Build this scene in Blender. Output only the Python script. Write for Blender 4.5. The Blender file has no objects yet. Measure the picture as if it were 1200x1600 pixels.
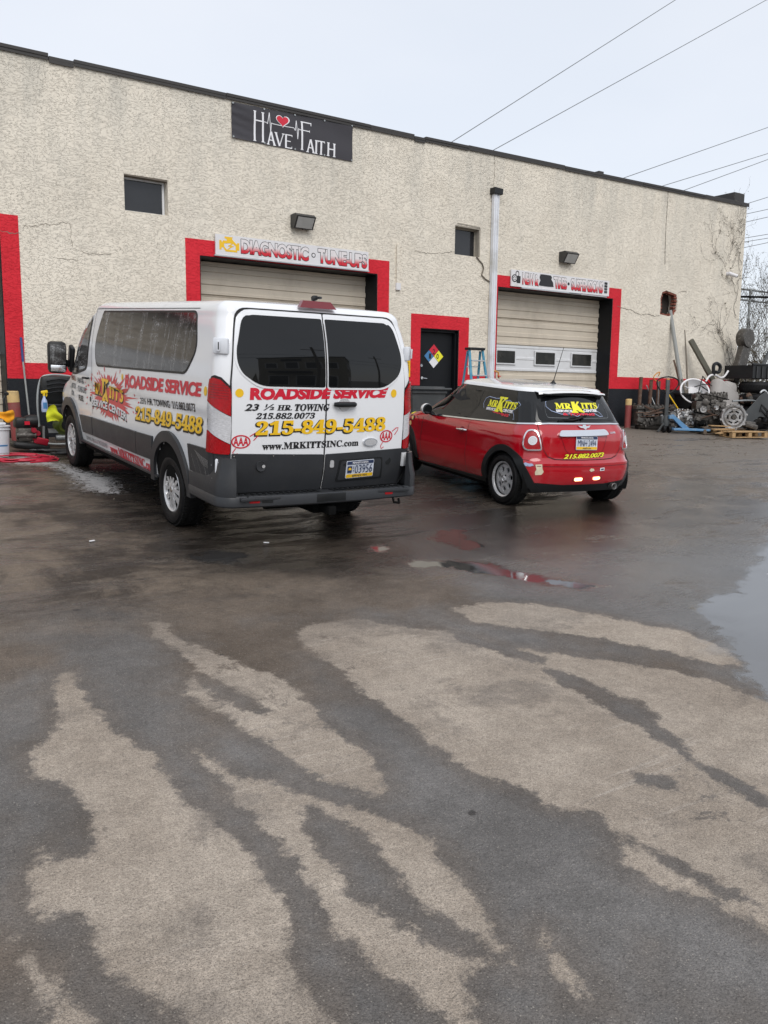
import bpy, bmesh, math, random
import numpy as np
from mathutils import Vector, Matrix, Euler
from mathutils.geometry import delaunay_2d_cdt
R = math.radians
PI = math.pi
random.seed(7)
SC = bpy.context.scene
COL = SC.collection

# ---------------------------------------------------------------- camera, sky, sun, exposure
EYE = 1.8606
cd = bpy.data.cameras.new('camera')
cam = bpy.data.objects.new('camera', cd)
COL.objects.link(cam)
cd.sensor_fit = 'VERTICAL'
cd.sensor_height = 36.0
cd.lens = 29.477
cd.clip_end = 2000
cd.clip_start = 0.05
_r = Vector((0.8298345150, -0.5578907274, 0.0115158115))
_u = Vector((0.0697926727, 0.1242441352, 0.9897941088))
_f = Vector((0.5536277274, 0.8205615950, -0.1420387566))
M = Matrix.Identity(4)
for i in range(3):
    M[i][0], M[i][1], M[i][2], M[i][3] = _r[i], _u[i], -_f[i], (0, 0, EYE)[i]
cam.matrix_world = M
SC.camera = cam
SC.view_settings.view_transform = 'Standard'
SC.view_settings.look = 'None'
SC.view_settings.exposure = 0.14
SC.view_settings.gamma = 1.0
SC.view_settings.use_curve_mapping = False
SC.render.film_transparent = False
try:
    SC.cycles.max_bounces = 8
    SC.cycles.use_denoising = True
except Exception:
    pass

W = bpy.data.worlds.new('World')
SC.world = W
W.use_nodes = True
nt = W.node_tree
nt.nodes.clear()
SUN_EL, SUN_AZ = R(43), R(205)          # a veiled sun behind the photographer
sky = nt.nodes.new('ShaderNodeTexSky')
sky.sky_type = 'NISHITA'
sky.sun_disc = False
sky.sun_elevation = SUN_EL
sky.sun_rotation = SUN_AZ
bg1 = nt.nodes.new('ShaderNodeBackground')
bg1.inputs[1].default_value = 0.025
nt.links.new(sky.outputs[0], bg1.inputs[0])
bg2 = nt.nodes.new('ShaderNodeBackground')          # the closed cloud layer
tc = nt.nodes.new('ShaderNodeTexCoord')
mp = nt.nodes.new('ShaderNodeMapping')
mp.inputs['Scale'].default_value = (1, 1, 2.5)
nt.links.new(tc.outputs['Generated'], mp.inputs[0])
nz = nt.nodes.new('ShaderNodeTexNoise')
nz.inputs['Scale'].default_value = 2.2
nz.inputs['Detail'].default_value = 4
nt.links.new(mp.outputs[0], nz.inputs[0])
cr = nt.nodes.new('ShaderNodeValToRGB')
cr.color_ramp.elements[0].position = 0.3
cr.color_ramp.elements[0].color = (0.775, 0.81, 0.87, 1)
cr.color_ramp.elements[1].position = 0.7
cr.color_ramp.elements[1].color = (0.845, 0.865, 0.91, 1)
nt.links.new(nz.outputs[0], cr.inputs[0])
nt.links.new(cr.outputs[0], bg2.inputs[0])
bg2.inputs[1].default_value = 0.86
ad = nt.nodes.new('ShaderNodeAddShader')
wo = nt.nodes.new('ShaderNodeOutputWorld')
nt.links.new(bg1.outputs[0], ad.inputs[0])
nt.links.new(bg2.outputs[0], ad.inputs[1])
nt.links.new(ad.outputs[0], wo.inputs[0])

sd = bpy.data.lights.new('sun', 'SUN')
sun = bpy.data.objects.new('sun', sd)
COL.objects.link(sun)
sd.energy = 1.5
sd.angle = R(40)
sd.color = (1.0, 0.965, 0.92)
_sdir = Vector((math.cos(SUN_EL) * math.sin(R(195)), math.cos(SUN_EL) * math.cos(R(195)), math.sin(SUN_EL)))
sun.rotation_euler = _sdir.to_track_quat('Z', 'Y').to_euler()
sky.sun_rotation = R(195)

# ---------------------------------------------------------------- materials
MATS = {}


def N(nt, t, **kw):
    n = nt.nodes.new('ShaderNode' + t)
    for k, v in kw.items():
        if k in n.inputs:
            n.inputs[k].default_value = v
        else:
            setattr(n, k, v)
    return n


def mat(name, col, rough=0.5, metal=0.0, var=0.12, vscale=6.0, bump=0.0, bscale=60.0, coat=0.0, rvar=0.15,
        spec=0.5, dirt=None, dscale=2.0, dlo=0.5, dhi=0.75, stretch=(1, 1, 1)):
    if name in MATS:
        return MATS[name]
    m = bpy.data.materials.new(name)
    MATS[name] = m
    m.use_nodes = True
    t = m.node_tree
    L = t.links.new
    b = t.nodes['Principled BSDF']
    b.inputs['Metallic'].default_value = metal
    b.inputs['Specular IOR Level'].default_value = spec
    b.inputs['Coat Weight'].default_value = coat
    b.inputs['Coat Roughness'].default_value = 0.06
    tc = N(t, 'TexCoord')
    mp = N(t, 'Mapping')
    mp.inputs['Scale'].default_value = stretch
    L(tc.outputs['Object'], mp.inputs[0])
    nz = N(t, 'TexNoise', Scale=vscale, Detail=6.0, Roughness=0.6)
    L(mp.outputs[0], nz.inputs[0])
    mx = N(t, 'MixRGB')
    mx.blend_type = 'MIX'
    c = list(col) + [1]
    mx.inputs[1].default_value = [max(0, x * (1 - var)) for x in col] + [1]
    mx.inputs[2].default_value = [min(1, x * (1 + var)) for x in col] + [1]
    L(nz.outputs[0], mx.inputs[0])
    out = mx.outputs[0]
    if dirt:
        n2 = N(t, 'TexNoise', Scale=dscale, Detail=8.0, Roughness=0.65)
        L(mp.outputs[0], n2.inputs[0])
        r2 = N(t, 'MapRange')
        r2.inputs[1].default_value = dlo
        r2.inputs[2].default_value = dhi
        L(n2.outputs[0], r2.inputs[0])
        m2 = N(t, 'MixRGB')
        L(r2.outputs[0], m2.inputs[0])
        L(out, m2.inputs[1])
        m2.inputs[2].default_value = list(dirt) + [1]
        out = m2.outputs[0]
    L(out, b.inputs['Base Color'])
    mr = N(t, 'MapRange')
    mr.inputs[1].default_value = 0.3
    mr.inputs[2].default_value = 0.7
    mr.inputs[3].default_value = max(0, rough * (1 - rvar))
    mr.inputs[4].default_value = min(1, rough * (1 + rvar))
    L(nz.outputs[0], mr.inputs[0])
    L(mr.outputs[0], b.inputs['Roughness'])
    if bump:
        n3 = N(t, 'TexNoise', Scale=bscale, Detail=5.0)
        L(mp.outputs[0], n3.inputs[0])
        bp = N(t, 'Bump')
        bp.inputs['Strength'].default_value = min(1, bump)
        bp.inputs['Distance'].default_value = 0.01
        L(n3.outputs[0], bp.inputs['Height'])
        L(bp.outputs[0], b.inputs['Normal'])
    return m


def stucco(name, col, col2, gloss=0.85, strength=1.0, stain=None, spec=.4):
    """skip-trowelled render: horizontal torn ridges over fine grit"""
    m = bpy.data.materials.new(name)
    MATS[name] = m
    m.use_nodes = True
    t = m.node_tree
    L = t.links.new
    b = t.nodes['Principled BSDF']
    tc = N(t, 'TexCoord')
    # warp
    w1 = N(t, 'TexNoise', Scale=2.2, Detail=3.0)
    L(tc.outputs['Object'], w1.inputs[0])
    wv = N(t, 'VectorMath', operation='MULTIPLY')
    wv.inputs[1].default_value = (0.25, 0.25, 0.25)
    L(w1.outputs['Color'], wv.inputs[0])
    av = N(t, 'VectorMath', operation='ADD')
    L(tc.outputs['Object'], av.inputs[0])
    L(wv.outputs[0], av.inputs[1])
    mp = N(t, 'Mapping')
    mp.inputs['Scale'].default_value = (1.0, 1.0, 2.2)
    L(av.outputs[0], mp.inputs[0])
    n1 = N(t, 'TexNoise', Scale=13.0, Detail=8.0, Roughness=0.66, Distortion=0.25)
    L(mp.outputs[0], n1.inputs[0])
    # torn edges: creases where the noise crosses a level
    ab = N(t, 'MapRange')
    ab.inputs[1].default_value = 0.50
    ab.inputs[2].default_value = 0.525
    ab.interpolation_type = 'SMOOTHSTEP'
    L(n1.outputs[0], ab.inputs[0])
    n2 = N(t, 'TexNoise', Scale=45.0, Detail=5.0, Roughness=0.7)
    L(tc.outputs['Object'], n2.inputs[0])
    a1 = N(t, 'Math', operation='MULTIPLY')
    L(ab.outputs[0], a1.inputs[0])
    a1.inputs[1].default_value = 0.55
    a2 = N(t, 'Math', operation='MULTIPLY_ADD')
    L(n1.outputs[0], a2.inputs[0])
    a2.inputs[1].default_value = 0.5
    L(a1.outputs[0], a2.inputs[2])
    a3 = N(t, 'Math', operation='MULTIPLY_ADD')
    L(n2.outputs[0], a3.inputs[0])
    a3.inputs[1].default_value = 0.4
    L(a2.outputs[0], a3.inputs[2])
    bp = N(t, 'Bump')
    bp.inputs['Strength'].default_value = strength
    bp.inputs['Distance'].default_value = 0.009
    L(a3.outputs[0], bp.inputs['Height'])
    L(bp.outputs[0], b.inputs['Normal'])
    # colour
    n3 = N(t, 'TexNoise', Scale=1.1, Detail=6.0, Roughness=0.6)
    L(tc.outputs['Object'], n3.inputs[0])
    mx = N(t, 'MixRGB')
    mx.inputs[1].default_value = list(col) + [1]
    mx.inputs[2].default_value = list(col2) + [1]
    mr = N(t, 'MapRange')
    mr.inputs[1].default_value = 0.35
    mr.inputs[2].default_value = 0.68
    L(n3.outputs[0], mr.inputs[0])
    L(mr.outputs[0], mx.inputs[0])
    out = mx.outputs[0]
    # ridge shadow painted into the colour: darker along the creases
    cz = N(t, 'MapRange')
    cz.inputs[1].default_value = 0.47
    cz.inputs[2].default_value = 0.505
    cz.inputs[3].default_value = 0.0
    cz.inputs[4].default_value = 1.0
    L(n1.outputs[0], cz.inputs[0])
    cz2 = N(t, 'MapRange')
    cz2.inputs[1].default_value = 0.505
    cz2.inputs[2].default_value = 0.53
    cz2.inputs[3].default_value = 1.0
    cz2.inputs[4].default_value = 0.0
    L(n1.outputs[0], cz2.inputs[0])
    cm = N(t, 'Math', operation='MULTIPLY')
    L(cz.outputs[0], cm.inputs[0])
    L(cz2.outputs[0], cm.inputs[1])
    n4 = N(t, 'TexNoise', Scale=16.0, Detail=3.0)
    L(tc.outputs['Object'], n4.inputs[0])
    cn = N(t, 'MapRange')
    cn.inputs[1].default_value = 0.5
    cn.inputs[2].default_value = 0.62
    cn.inputs[4].default_value = 0.16
    L(n4.outputs[0], cn.inputs[0])
    cm2 = N(t, 'Math', operation='MULTIPLY')
    L(cm.outputs[0], cm2.inputs[0])
    L(cn.outputs[0], cm2.inputs[1])
    mg = N(t, 'MixRGB')
    L(cm2.outputs[0], mg.inputs[0])
    L(out, mg.inputs[1])
    mg.inputs[2].default_value = [c * 0.42 for c in col] + [1]
    out = mg.outputs[0]
    if stain:
        # weather streaks running down from the coping
        sx = N(t, 'SeparateXYZ')
        L(tc.outputs['Object'], sx.inputs[0])
        hz = N(t, 'MapRange')
        hz.inputs[1].default_value = 3.6
        hz.inputs[2].default_value = 7.0
        L(sx.outputs['Z'], hz.inputs[0])
        mp2 = N(t, 'Mapping')
        mp2.inputs['Scale'].default_value = (1.6, 1.6, 0.28)
        L(tc.outputs['Object'], mp2.inputs[0])
        n5 = N(t, 'TexNoise', Scale=1.5, Detail=7.0, Roughness=0.7)
        L(mp2.outputs[0], n5.inputs[0])
        s5 = N(t, 'MapRange')
        s5.inputs[1].default_value = 0.42
        s5.inputs[2].default_value = 0.72
        L(n5.outputs[0], s5.inputs[0])
        sm = N(t, 'Math', operation='MULTIPLY')
        L(s5.outputs[0], sm.inputs[0])
        L(hz.outputs[0], sm.inputs[1])
        ms = N(t, 'MixRGB')
        L(sm.outputs[0], ms.inputs[0])
        L(out, ms.inputs[1])
        ms.inputs[2].default_value = list(stain) + [1]
        out = ms.outputs[0]
    L(out, b.inputs['Base Color'])
    b.inputs['Roughness'].default_value = gloss
    b.inputs['Specular IOR Level'].default_value = spec
    return m


stucco('stucco_cream', (0.76, 0.695, 0.585), (0.83, 0.765, 0.65), stain=(0.58, 0.55, 0.48))
stucco('stucco_red', (0.62, 0.014, 0.028), (0.70, 0.022, 0.038), gloss=0.6, strength=0.8, spec=.3)
stucco('stucco_black', (0.010, 0.012, 0.016), (0.018, 0.020, 0.024), gloss=0.6, strength=0.5, spec=.25)
stucco('stucco_beige_far', (0.40, 0.36, 0.28), (0.45, 0.41, 0.33), strength=0.4)
mat('van_white', (0.80, 0.81, 0.83), 0.22, var=0.03, coat=0.6, vscale=2.0, dirt=(0.55, 0.54, 0.52), dscale=1.3, dlo=0.62, dhi=0.95)
mat('car_red', (0.42, 0.003, 0.011), 0.12, var=0.08, coat=1.0, vscale=2.0, rvar=0.3)
mat('car_white', (0.80, 0.81, 0.82), 0.2, var=0.02, coat=1.0)
mat('black_gloss', (0.008, 0.009, 0.010), 0.06, var=0.1)
mat('tinted_glass', (0.006, 0.0065, 0.007), 0.02, var=0.2, spec=0.42, rvar=0.3)
mat('grey_plastic', (0.032, 0.034, 0.038), 0.36, var=0.2, vscale=4.0, bump=0.1, bscale=300, dirt=(0.045, 0.045, 0.046), dscale=5, dlo=0.5, dhi=0.9, spec=.35)
mat('black_plastic', (0.012, 0.013, 0.014), 0.42, var=0.25, bump=0.1, bscale=250, spec=.35)
mat('wheel_well_black', (0.006, 0.006, 0.006), 0.9, spec=.1)
mat('tyre_rubber', (0.008, 0.008, 0.009), 0.55, var=0.3, vscale=14, bump=0.25, bscale=120, dirt=(0.022, 0.019, 0.017), dscale=9, dlo=0.55, dhi=0.8, spec=.2)
mat('tread_rubber', (0.010, 0.010, 0.010), 0.8, var=0.3, bump=0.8, bscale=80, spec=.2)
mat('seam_black', (0.012, 0.012, 0.013), 0.8)
mat('chrome', (0.75, 0.76, 0.78), 0.12, metal=1.0, var=0.05)
mat('silver_paint', (0.60, 0.60, 0.61), 0.28, metal=0.35, var=0.12, vscale=9, coat=0.3)
mat('cast_alloy', (0.42, 0.42, 0.42), 0.42, metal=0.8, var=0.3, vscale=25, bump=0.4, bscale=120, dirt=(0.10, 0.08, 0.06), dscale=12, dlo=0.45, dhi=0.7)
mat('oily_iron', (0.085, 0.078, 0.070), 0.42, metal=0.5, var=0.5, vscale=22, bump=0.6, bscale=90, dirt=(0.28, 0.26, 0.24), dscale=16, dlo=0.55, dhi=0.72)
mat('rusty_steel', (0.13, 0.075, 0.052), 0.8, metal=0.2, var=0.35, vscale=12, bump=0.4, bscale=90, dirt=(0.22, 0.17, 0.13), dscale=8)
mat('lens_red', (0.36, 0.002, 0.006), 0.12, var=0.45, vscale=22, coat=0.0, spec=.45, bump=.3, bscale=90)
mat('lens_dark_red', (0.16, 0.008, 0.014), 0.15, var=0.2, coat=0.6)
mat('lens_clear', (0.62, 0.62, 0.64), 0.10, metal=0.1, var=0.55, vscale=45, coat=1.0, stretch=(1, 1, 4))
mat('print_red', (0.60, 0.012, 0.035), 0.35, var=0.12, vscale=3)
mat('print_blotch', (0.62, 0.05, 0.06), 0.35, var=0.2, vscale=5)
mat('print_yellow', (0.86, 0.52, 0.015), 0.35, var=0.08)
mat('print_lemon', (0.85, 0.80, 0.03), 0.35, var=0.08)
mat('print_black', (0.012, 0.012, 0.014), 0.4)
mat('print_white', (0.80, 0.80, 0.82), 0.4, var=0.04)
mat('print_navy', (0.02, 0.035, 0.09), 0.4)
mat('print_blue', (0.06, 0.20, 0.42), 0.4)
mat('plate_white', (0.62, 0.66, 0.74), 0.4, var=0.05)
mat('black_paint', (0.007, 0.008, 0.010), 0.5, var=0.3, vscale=3, bump=0.1, bscale=30, spec=.25)
mat('coping_metal', (0.045, 0.042, 0.040), 0.6, metal=0.2, var=0.3, vscale=3, bump=0.2, bscale=12)
mat('door_beige', (0.58, 0.515, 0.42), 0.55, var=0.1, vscale=2.5, dirt=(0.40, 0.35, 0.28), dscale=1.8, dlo=0.5, dhi=0.85, stretch=(1, 1, .5))
mat('door_white', (0.66, 0.67, 0.68), 0.5, var=0.06, dirt=(0.42, 0.40, 0.37), dscale=2.5, dlo=0.55, dhi=0.9)
mat('old_glass', (0.020, 0.021, 0.019), 0.3, var=0.5, vscale=5, dirt=(0.055, 0.052, 0.044), dscale=4, dlo=0.45, dhi=0.8, spec=.25)
mat('window_pane', (0.022, 0.023, 0.026), 0.10, var=0.4, vscale=2)
mat('weathered_wood', (0.17, 0.145, 0.115), 0.85, var=0.35, vscale=5, stretch=(1, 1, 8), bump=0.3)
mat('wood_frame', (0.33, 0.30, 0.25), 0.75, var=0.25, vscale=8)
mat('pallet_wood', (0.42, 0.27, 0.13), 0.75, var=0.3, vscale=3, stretch=(1, 8, 1), bump=0.3)
mat('old_pallet_wood', (0.12, 0.09, 0.065), 0.85, var=0.4, vscale=4, bump=0.4)
mat('pvc_white', (0.72, 0.74, 0.78), 0.4, var=0.05, dirt=(0.5, 0.5, 0.48), dscale=2)
mat('sign_white', (0.72, 0.71, 0.72), 0.45, var=0.05, dirt=(0.5, 0.48, 0.45), dscale=3, dlo=0.55, dhi=0.9)
mat('banner_vinyl', (0.035, 0.032, 0.038), 0.45, var=0.2, vscale=2, bump=0.15, bscale=5)
mat('lamp_lens', (0.42, 0.42, 0.40), 0.2, var=0.2)
mat('crack_dark', (0.20, 0.17, 0.135), 0.9)
mat('brick_red', (0.22, 0.07, 0.045), 0.9, var=0.4, vscale=12, bump=0.5)
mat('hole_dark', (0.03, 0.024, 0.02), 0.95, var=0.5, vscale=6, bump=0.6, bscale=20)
mat('bollard_red', (0.27, 0.055, 0.052), 0.7, var=0.2, vscale=8, dirt=(0.20, 0.12, 0.10), dscale=4)
mat('bollard_yellow', (0.66, 0.46, 0.20), 0.7, var=0.15, dirt=(0.35, 0.28, 0.16), dscale=6)
mat('ladder_blue', (0.045, 0.25, 0.38), 0.45, var=0.15, dirt=(0.25, 0.38, 0.45), dscale=6)
mat('aluminium', (0.55, 0.56, 0.57), 0.35, metal=0.7, var=0.15)
mat('bin_plastic', (0.055, 0.060, 0.062), 0.55, var=0.2, dirt=(0.10, 0.10, 0.10), dscale=3)
mat('bucket_white', (0.70, 0.71, 0.74), 0.4, var=0.06, dirt=(0.4, 0.4, 0.4), dscale=8, dlo=.55, dhi=.8)
mat('hose_red', (0.52, 0.02, 0.05), 0.35, var=0.15)
mat('hose_black', (0.014, 0.014, 0.015), 0.4, var=0.2)
mat('cloth_yellow', (0.62, 0.66, 0.02), 0.9, var=0.2, vscale=20, bump=0.4, bscale=60)
mat('cloth_orange', (0.78, 0.33, 0.01), 0.9, var=0.2, vscale=12, bump=0.4, bscale=50)
mat('spray_yellow', (0.80, 0.56, 0.01), 0.4)
mat('spray_bottle_blue', (0.38, 0.46, 0.66), 0.25, var=0.1)
mat('machine_green', (0.10, 0.13, 0.02), 0.4, var=0.2)
mat('machine_red', (0.34, 0.012, 0.03), 0.4, var=0.3)
mat('jack_blue', (0.10, 0.24, 0.42), 0.5, var=0.25, dirt=(0.25, 0.3, 0.34), dscale=8)
mat('broom_blue', (0.03, 0.06, 0.20), 0.5, var=0.3)
mat('seat_cloth', (0.36, 0.34, 0.32), 0.95, var=0.12, vscale=10, bump=0.3, bscale=200)
mat('black_vinyl', (0.020, 0.020, 0.021), 0.5, var=0.3, vscale=6, bump=0.3, bscale=15)
mat('fender_white', (0.60, 0.62, 0.64), 0.3, var=0.08, dirt=(0.3, 0.3, 0.3), dscale=4)
mat('panel_dark', (0.075, 0.080, 0.082), 0.45, var=0.25, vscale=4, bump=0.1)
mat('galvanised', (0.36, 0.38, 0.38), 0.45, metal=0.6, var=0.2, vscale=8)
mat('grey_pole', (0.27, 0.28, 0.27), 0.6, var=0.2, vscale=5)
mat('olive_beam', (0.11, 0.105, 0.08), 0.7, var=0.25, vscale=5)
mat('vine_stem', (0.075, 0.055, 0.045), 0.9, var=0.3, vscale=15)
mat('vine_leaf', (0.085, 0.075, 0.045), 0.8, var=0.4, vscale=8)
mat('wire_grey', (0.16, 0.17, 0.18), 0.6)
mat('shade_black_metal', (0.05, 0.05, 0.048), 0.5, metal=0.3)
mat('sticker_cream', (0.66, 0.58, 0.42), 0.5, var=0.2, vscale=30)
mat('sticker_yellow', (0.85, 0.55, 0.22), 0.4, var=0.2, vscale=20)
mat('handle_orange', (0.55, 0.24, 0.05), 0.6, var=0.2)
mat('moss_rag', (0.17, 0.15, 0.09), 0.95, var=0.4, vscale=10, bump=0.6, bscale=30)


# ---------------------------------------------------------------- mesh helpers
def tag(o, label=None, cat=None, group=None, kind=None):
    if label:
        o['label'] = label
    if cat:
        o['category'] = cat
    if group:
        o['group'] = group
    if kind:
        o['kind'] = kind
    return o


def thing(name, label, cat, loc=(0, 0, 0), rotz=0.0, group=None):
    o = bpy.data.objects.new(name, None)
    COL.objects.link(o)
    o.location = loc
    o.rotation_euler = (0, 0, rotz)
    o.empty_display_size = 0.1
    return tag(o, label, cat, group)


class MB:
    """collects primitives, then links them as one mesh object"""

    def __init__(s):
        s.v = []
        s.f = []

    def add(s, vs, fs):
        n = len(s.v)
        s.v += [tuple(v) for v in vs]
        s.f += [tuple(i + n for i in f) for f in fs]
        return s

    def box(s, c, size, rot=None, bev=0.0):
        x, y, z = [d / 2 for d in size]
        if bev > 0:
            bm = bmesh.new()
            bmesh.ops.create_cube(bm, size=1)
            for v in bm.verts:
                v.co = Vector((v.co.x * size[0], v.co.y * size[1], v.co.z * size[2]))
            bmesh.ops.bevel(bm, geom=bm.edges[:], offset=min(bev, min(size) * 0.45), segments=2, affect='EDGES', profile=0.5)
            bm.verts.index_update()
            vs = [v.co.copy() for v in bm.verts]
            fs = [[v.index for v in f.verts] for f in bm.faces]
            bm.free()
        else:
            vs = [Vector((a, b, d)) for a in (-x, x) for b in (-y, y) for d in (-z, z)]
            fs = [(0, 1, 3, 2), (4, 6, 7, 5), (0, 4, 5, 1), (2, 3, 7, 6), (0, 2, 6, 4), (1, 5, 7, 3)]
        if rot is not None:
            rm = rot if isinstance(rot, Matrix) else Euler(rot).to_matrix()
            vs = [rm @ v for v in vs]
        c = Vector(c)
        return s.add([v + c for v in vs], fs)

    def bar(s, a, b, w, h, bev=0.0):
        a, b = Vector(a), Vector(b)
        d = b - a
        q = d.to_track_quat('X', 'Z').to_matrix()
        return s.box((a + b) / 2, (d.length, w, h), q, bev)

    def cyl(s, a, b, r, r2=None, n=16, cap=True):
        a, b = Vector(a), Vector(b)
        r2 = r if r2 is None else r2
        q = (b - a).to_track_quat('Z', 'Y').to_matrix()
        vs = []
        for p, rr in ((a, r), (b, r2)):
            for i in range(n):
                t = 2 * PI * i / n
                vs.append(p + q @ Vector((rr * math.cos(t), rr * math.sin(t), 0)))
        fs = [(i, (i + 1) % n, n + (i + 1) % n, n + i) for i in range(n)]
        if cap:
            fs += [tuple(reversed(range(n))), tuple(range(n, 2 * n))]
        return s.add(vs, fs)

    def lathe(s, prof, c=(0, 0, 0), axis='Z', n=32):
        """prof: list of (radius, height)"""
        vs = []
        for r, h in prof:
            for i in range(n):
                t = 2 * PI * i / n
                a, b = r * math.cos(t), r * math.sin(t)
                if axis == 'Z':
                    p = (a, b, h)
                elif axis == 'Y':
                    p = (a, h, b)
                else:
                    p = (h, a, b)
                vs.append(Vector(c) + Vector(p))
        fs = []
        for k in range(len(prof) - 1):
            for i in range(n):
                j = (i + 1) % n
                f = (k * n + i, k * n + j, (k + 1) * n + j, (k + 1) * n + i)
                fs.append(f if axis != 'Y' else tuple(reversed(f)))
        return s.add(vs, fs)

    def tube(s, pts, r, n=8, closed=False):
        pts = [Vector(p) for p in pts]
        m = len(pts)
        rr = r if isinstance(r, (list, tuple)) else [r] * m
        vs = []
        up = Vector((0.13, 0.21, 0.97)).normalized()
        for i, p in enumerate(pts):
            if closed:
                t = pts[(i + 1) % m] - pts[i - 1]
            else:
                t = pts[min(i + 1, m - 1)] - pts[max(i - 1, 0)]
            t.normalize()
            a = up - t * up.dot(t)
            if a.length < 1e-3:
                a = t.orthogonal()
            a.normalize()
            up = a
            b = t.cross(a)
            for k in range(n):
                w = 2 * PI * k / n
                vs.append(p + (a * math.cos(w) + b * math.sin(w)) * rr[i])
        fs = []
        for i in range(m if closed else m - 1):
            for k in range(n):
                j = (i + 1) % m
                fs.append((i * n + k, i * n + (k + 1) % n, j * n + (k + 1) % n, j * n + k))
        if not closed:
            fs += [tuple(reversed(range(n))), tuple(range((m - 1) * n, m * n))]
        return s.add(vs, fs)

    def prism(s, poly, fn, depth):
        """poly: 2D points; fn(u, v, w) -> 3D, extruded w 0..depth"""
        n = len(poly)
        vs = [fn(p[0], p[1], 0) for p in poly] + [fn(p[0], p[1], depth) for p in poly]
        fs = [tuple(range(n)), tuple(reversed(range(n, 2 * n)))]
        fs += [(i, n + i, n + (i + 1) % n, (i + 1) % n) for i in range(n)]
        return s.add(vs, fs)

    def build(s, name, m, parent=None, smooth=35, recalc=True):
        me = bpy.data.meshes.new(name)
        me.from_pydata([tuple(v) for v in s.v], [], s.f)
        if recalc:
            bm = bmesh.new()
            bm.from_mesh(me)
            bmesh.ops.recalc_face_normals(bm, faces=bm.faces)
            bm.to_mesh(me)
            bm.free()
        me.materials.append(MATS[m] if isinstance(m, str) else m)
        o = bpy.data.objects.new(name, me)
        COL.objects.link(o)
        if parent is not None:
            o.parent = parent
        if smooth:
            me.shade_smooth()
            me.set_sharp_from_angle(angle=R(smooth))
        return o


def copy_tree(o, parent=None):
    c = o.copy()
    COL.objects.link(c)
    c.parent = parent
    for ch in list(o.children):
        copy_tree(ch, c)
    return c


def in_poly(px, py, poly):
    px = np.asarray(px)
    py = np.asarray(py)
    r = np.zeros(px.shape, bool)
    n = len(poly)
    j = n - 1
    for i in range(n):
        xi, yi = poly[i]
        xj, yj = poly[j]
        if yi != yj:
            c = ((yi > py) != (yj > py)) & (px < (xj - xi) * (py - yi) / (yj - yi) + xi)
            r ^= c
        j = i
    return r


def dist_poly(px, py, poly):
    d = np.full(np.shape(px), 1e9)
    n = len(poly)
    for i in range(n):
        x0, y0 = poly[i]
        x1, y1 = poly[(i + 1) % n]
        dx, dy = x1 - x0, y1 - y0
        L = dx * dx + dy * dy + 1e-12
        t = np.clip(((px - x0) * dx + (py - y0) * dy) / L, 0, 1)
        d = np.minimum(d, (px - x0 - t * dx) ** 2 + (py - y0 - t * dy) ** 2)
    return np.sqrt(d)


def rpoly(pts, r=0.03, k=5):
    """round the corners of a polygon; pts may carry their own radius"""
    out = []
    n = len(pts)
    for i in range(n):
        p = Vector(pts[i][:2])
        a = Vector(pts[i - 1][:2])
        b = Vector(pts[(i + 1) % n][:2])
        rr = pts[i][2] if len(pts[i]) > 2 else r
        da, db = a - p, b - p
        q = min(rr, da.length * 0.48, db.length * 0.48)
        s, e = p + da.normalized() * q, p + db.normalized() * q
        for j in range(k + 1):
            t = j / k
            w = (1 - t) ** 2 * s + 2 * t * (1 - t) * p + t * t * e
            out.append((w.x, w.y))
    return out


def tri2d(poly, holes=(), grid=None):
    """triangulate a polygon with holes; grid adds interior points"""
    def sub(pl):
        if not grid:
            return [tuple(p) for p in pl]
        o = []
        for i in range(len(pl)):
            a, b = pl[i], pl[(i + 1) % len(pl)]
            L = math.hypot(b[0] - a[0], b[1] - a[1])
            k = max(1, int(math.ceil(L / grid)))
            o += [(a[0] + (b[0] - a[0]) * j / k, a[1] + (b[1] - a[1]) * j / k) for j in range(k)]
        return o
    loops = [sub(poly)] + [sub(h) for h in holes]
    pts, edges = [], []
    for lp in loops:
        b = len(pts)
        pts += lp
        edges += [(b + i, b + (i + 1) % len(lp)) for i in range(len(lp))]
    nb = len(pts)
    if grid:
        xs = [p[0] for p in loops[0]]
        ys = [p[1] for p in loops[0]]
        gx, gy = np.meshgrid(np.arange(min(xs) + grid / 2, max(xs), grid), np.arange(min(ys) + grid / 2, max(ys), grid))
        gx, gy = gx.ravel(), gy.ravel()
        ok = in_poly(gx, gy, loops[0]) & (dist_poly(gx, gy, loops[0]) > grid * 0.35)
        for h in loops[1:]:
            ok &= ~in_poly(gx, gy, h) & (dist_poly(gx, gy, h) > grid * 0.35)
        pts += list(zip(gx[ok].tolist(), gy[ok].tolist()))
    V, E, F, ov, oe, of = delaunay_2d_cdt([Vector(p) for p in pts], edges, [], 0, 1e-7)
    V = [(v.x, v.y) for v in V]
    cx = np.array([sum(V[i][0] for i in f) / len(f) for f in F])
    cy = np.array([sum(V[i][1] for i in f) / len(f) for f in F])
    ok = in_poly(cx, cy, loops[0])
    for h in loops[1:]:
        ok &= ~in_poly(cx, cy, h)
    F = [tuple(f) for f, k in zip(F, ok) if k]
    return V, F


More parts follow.
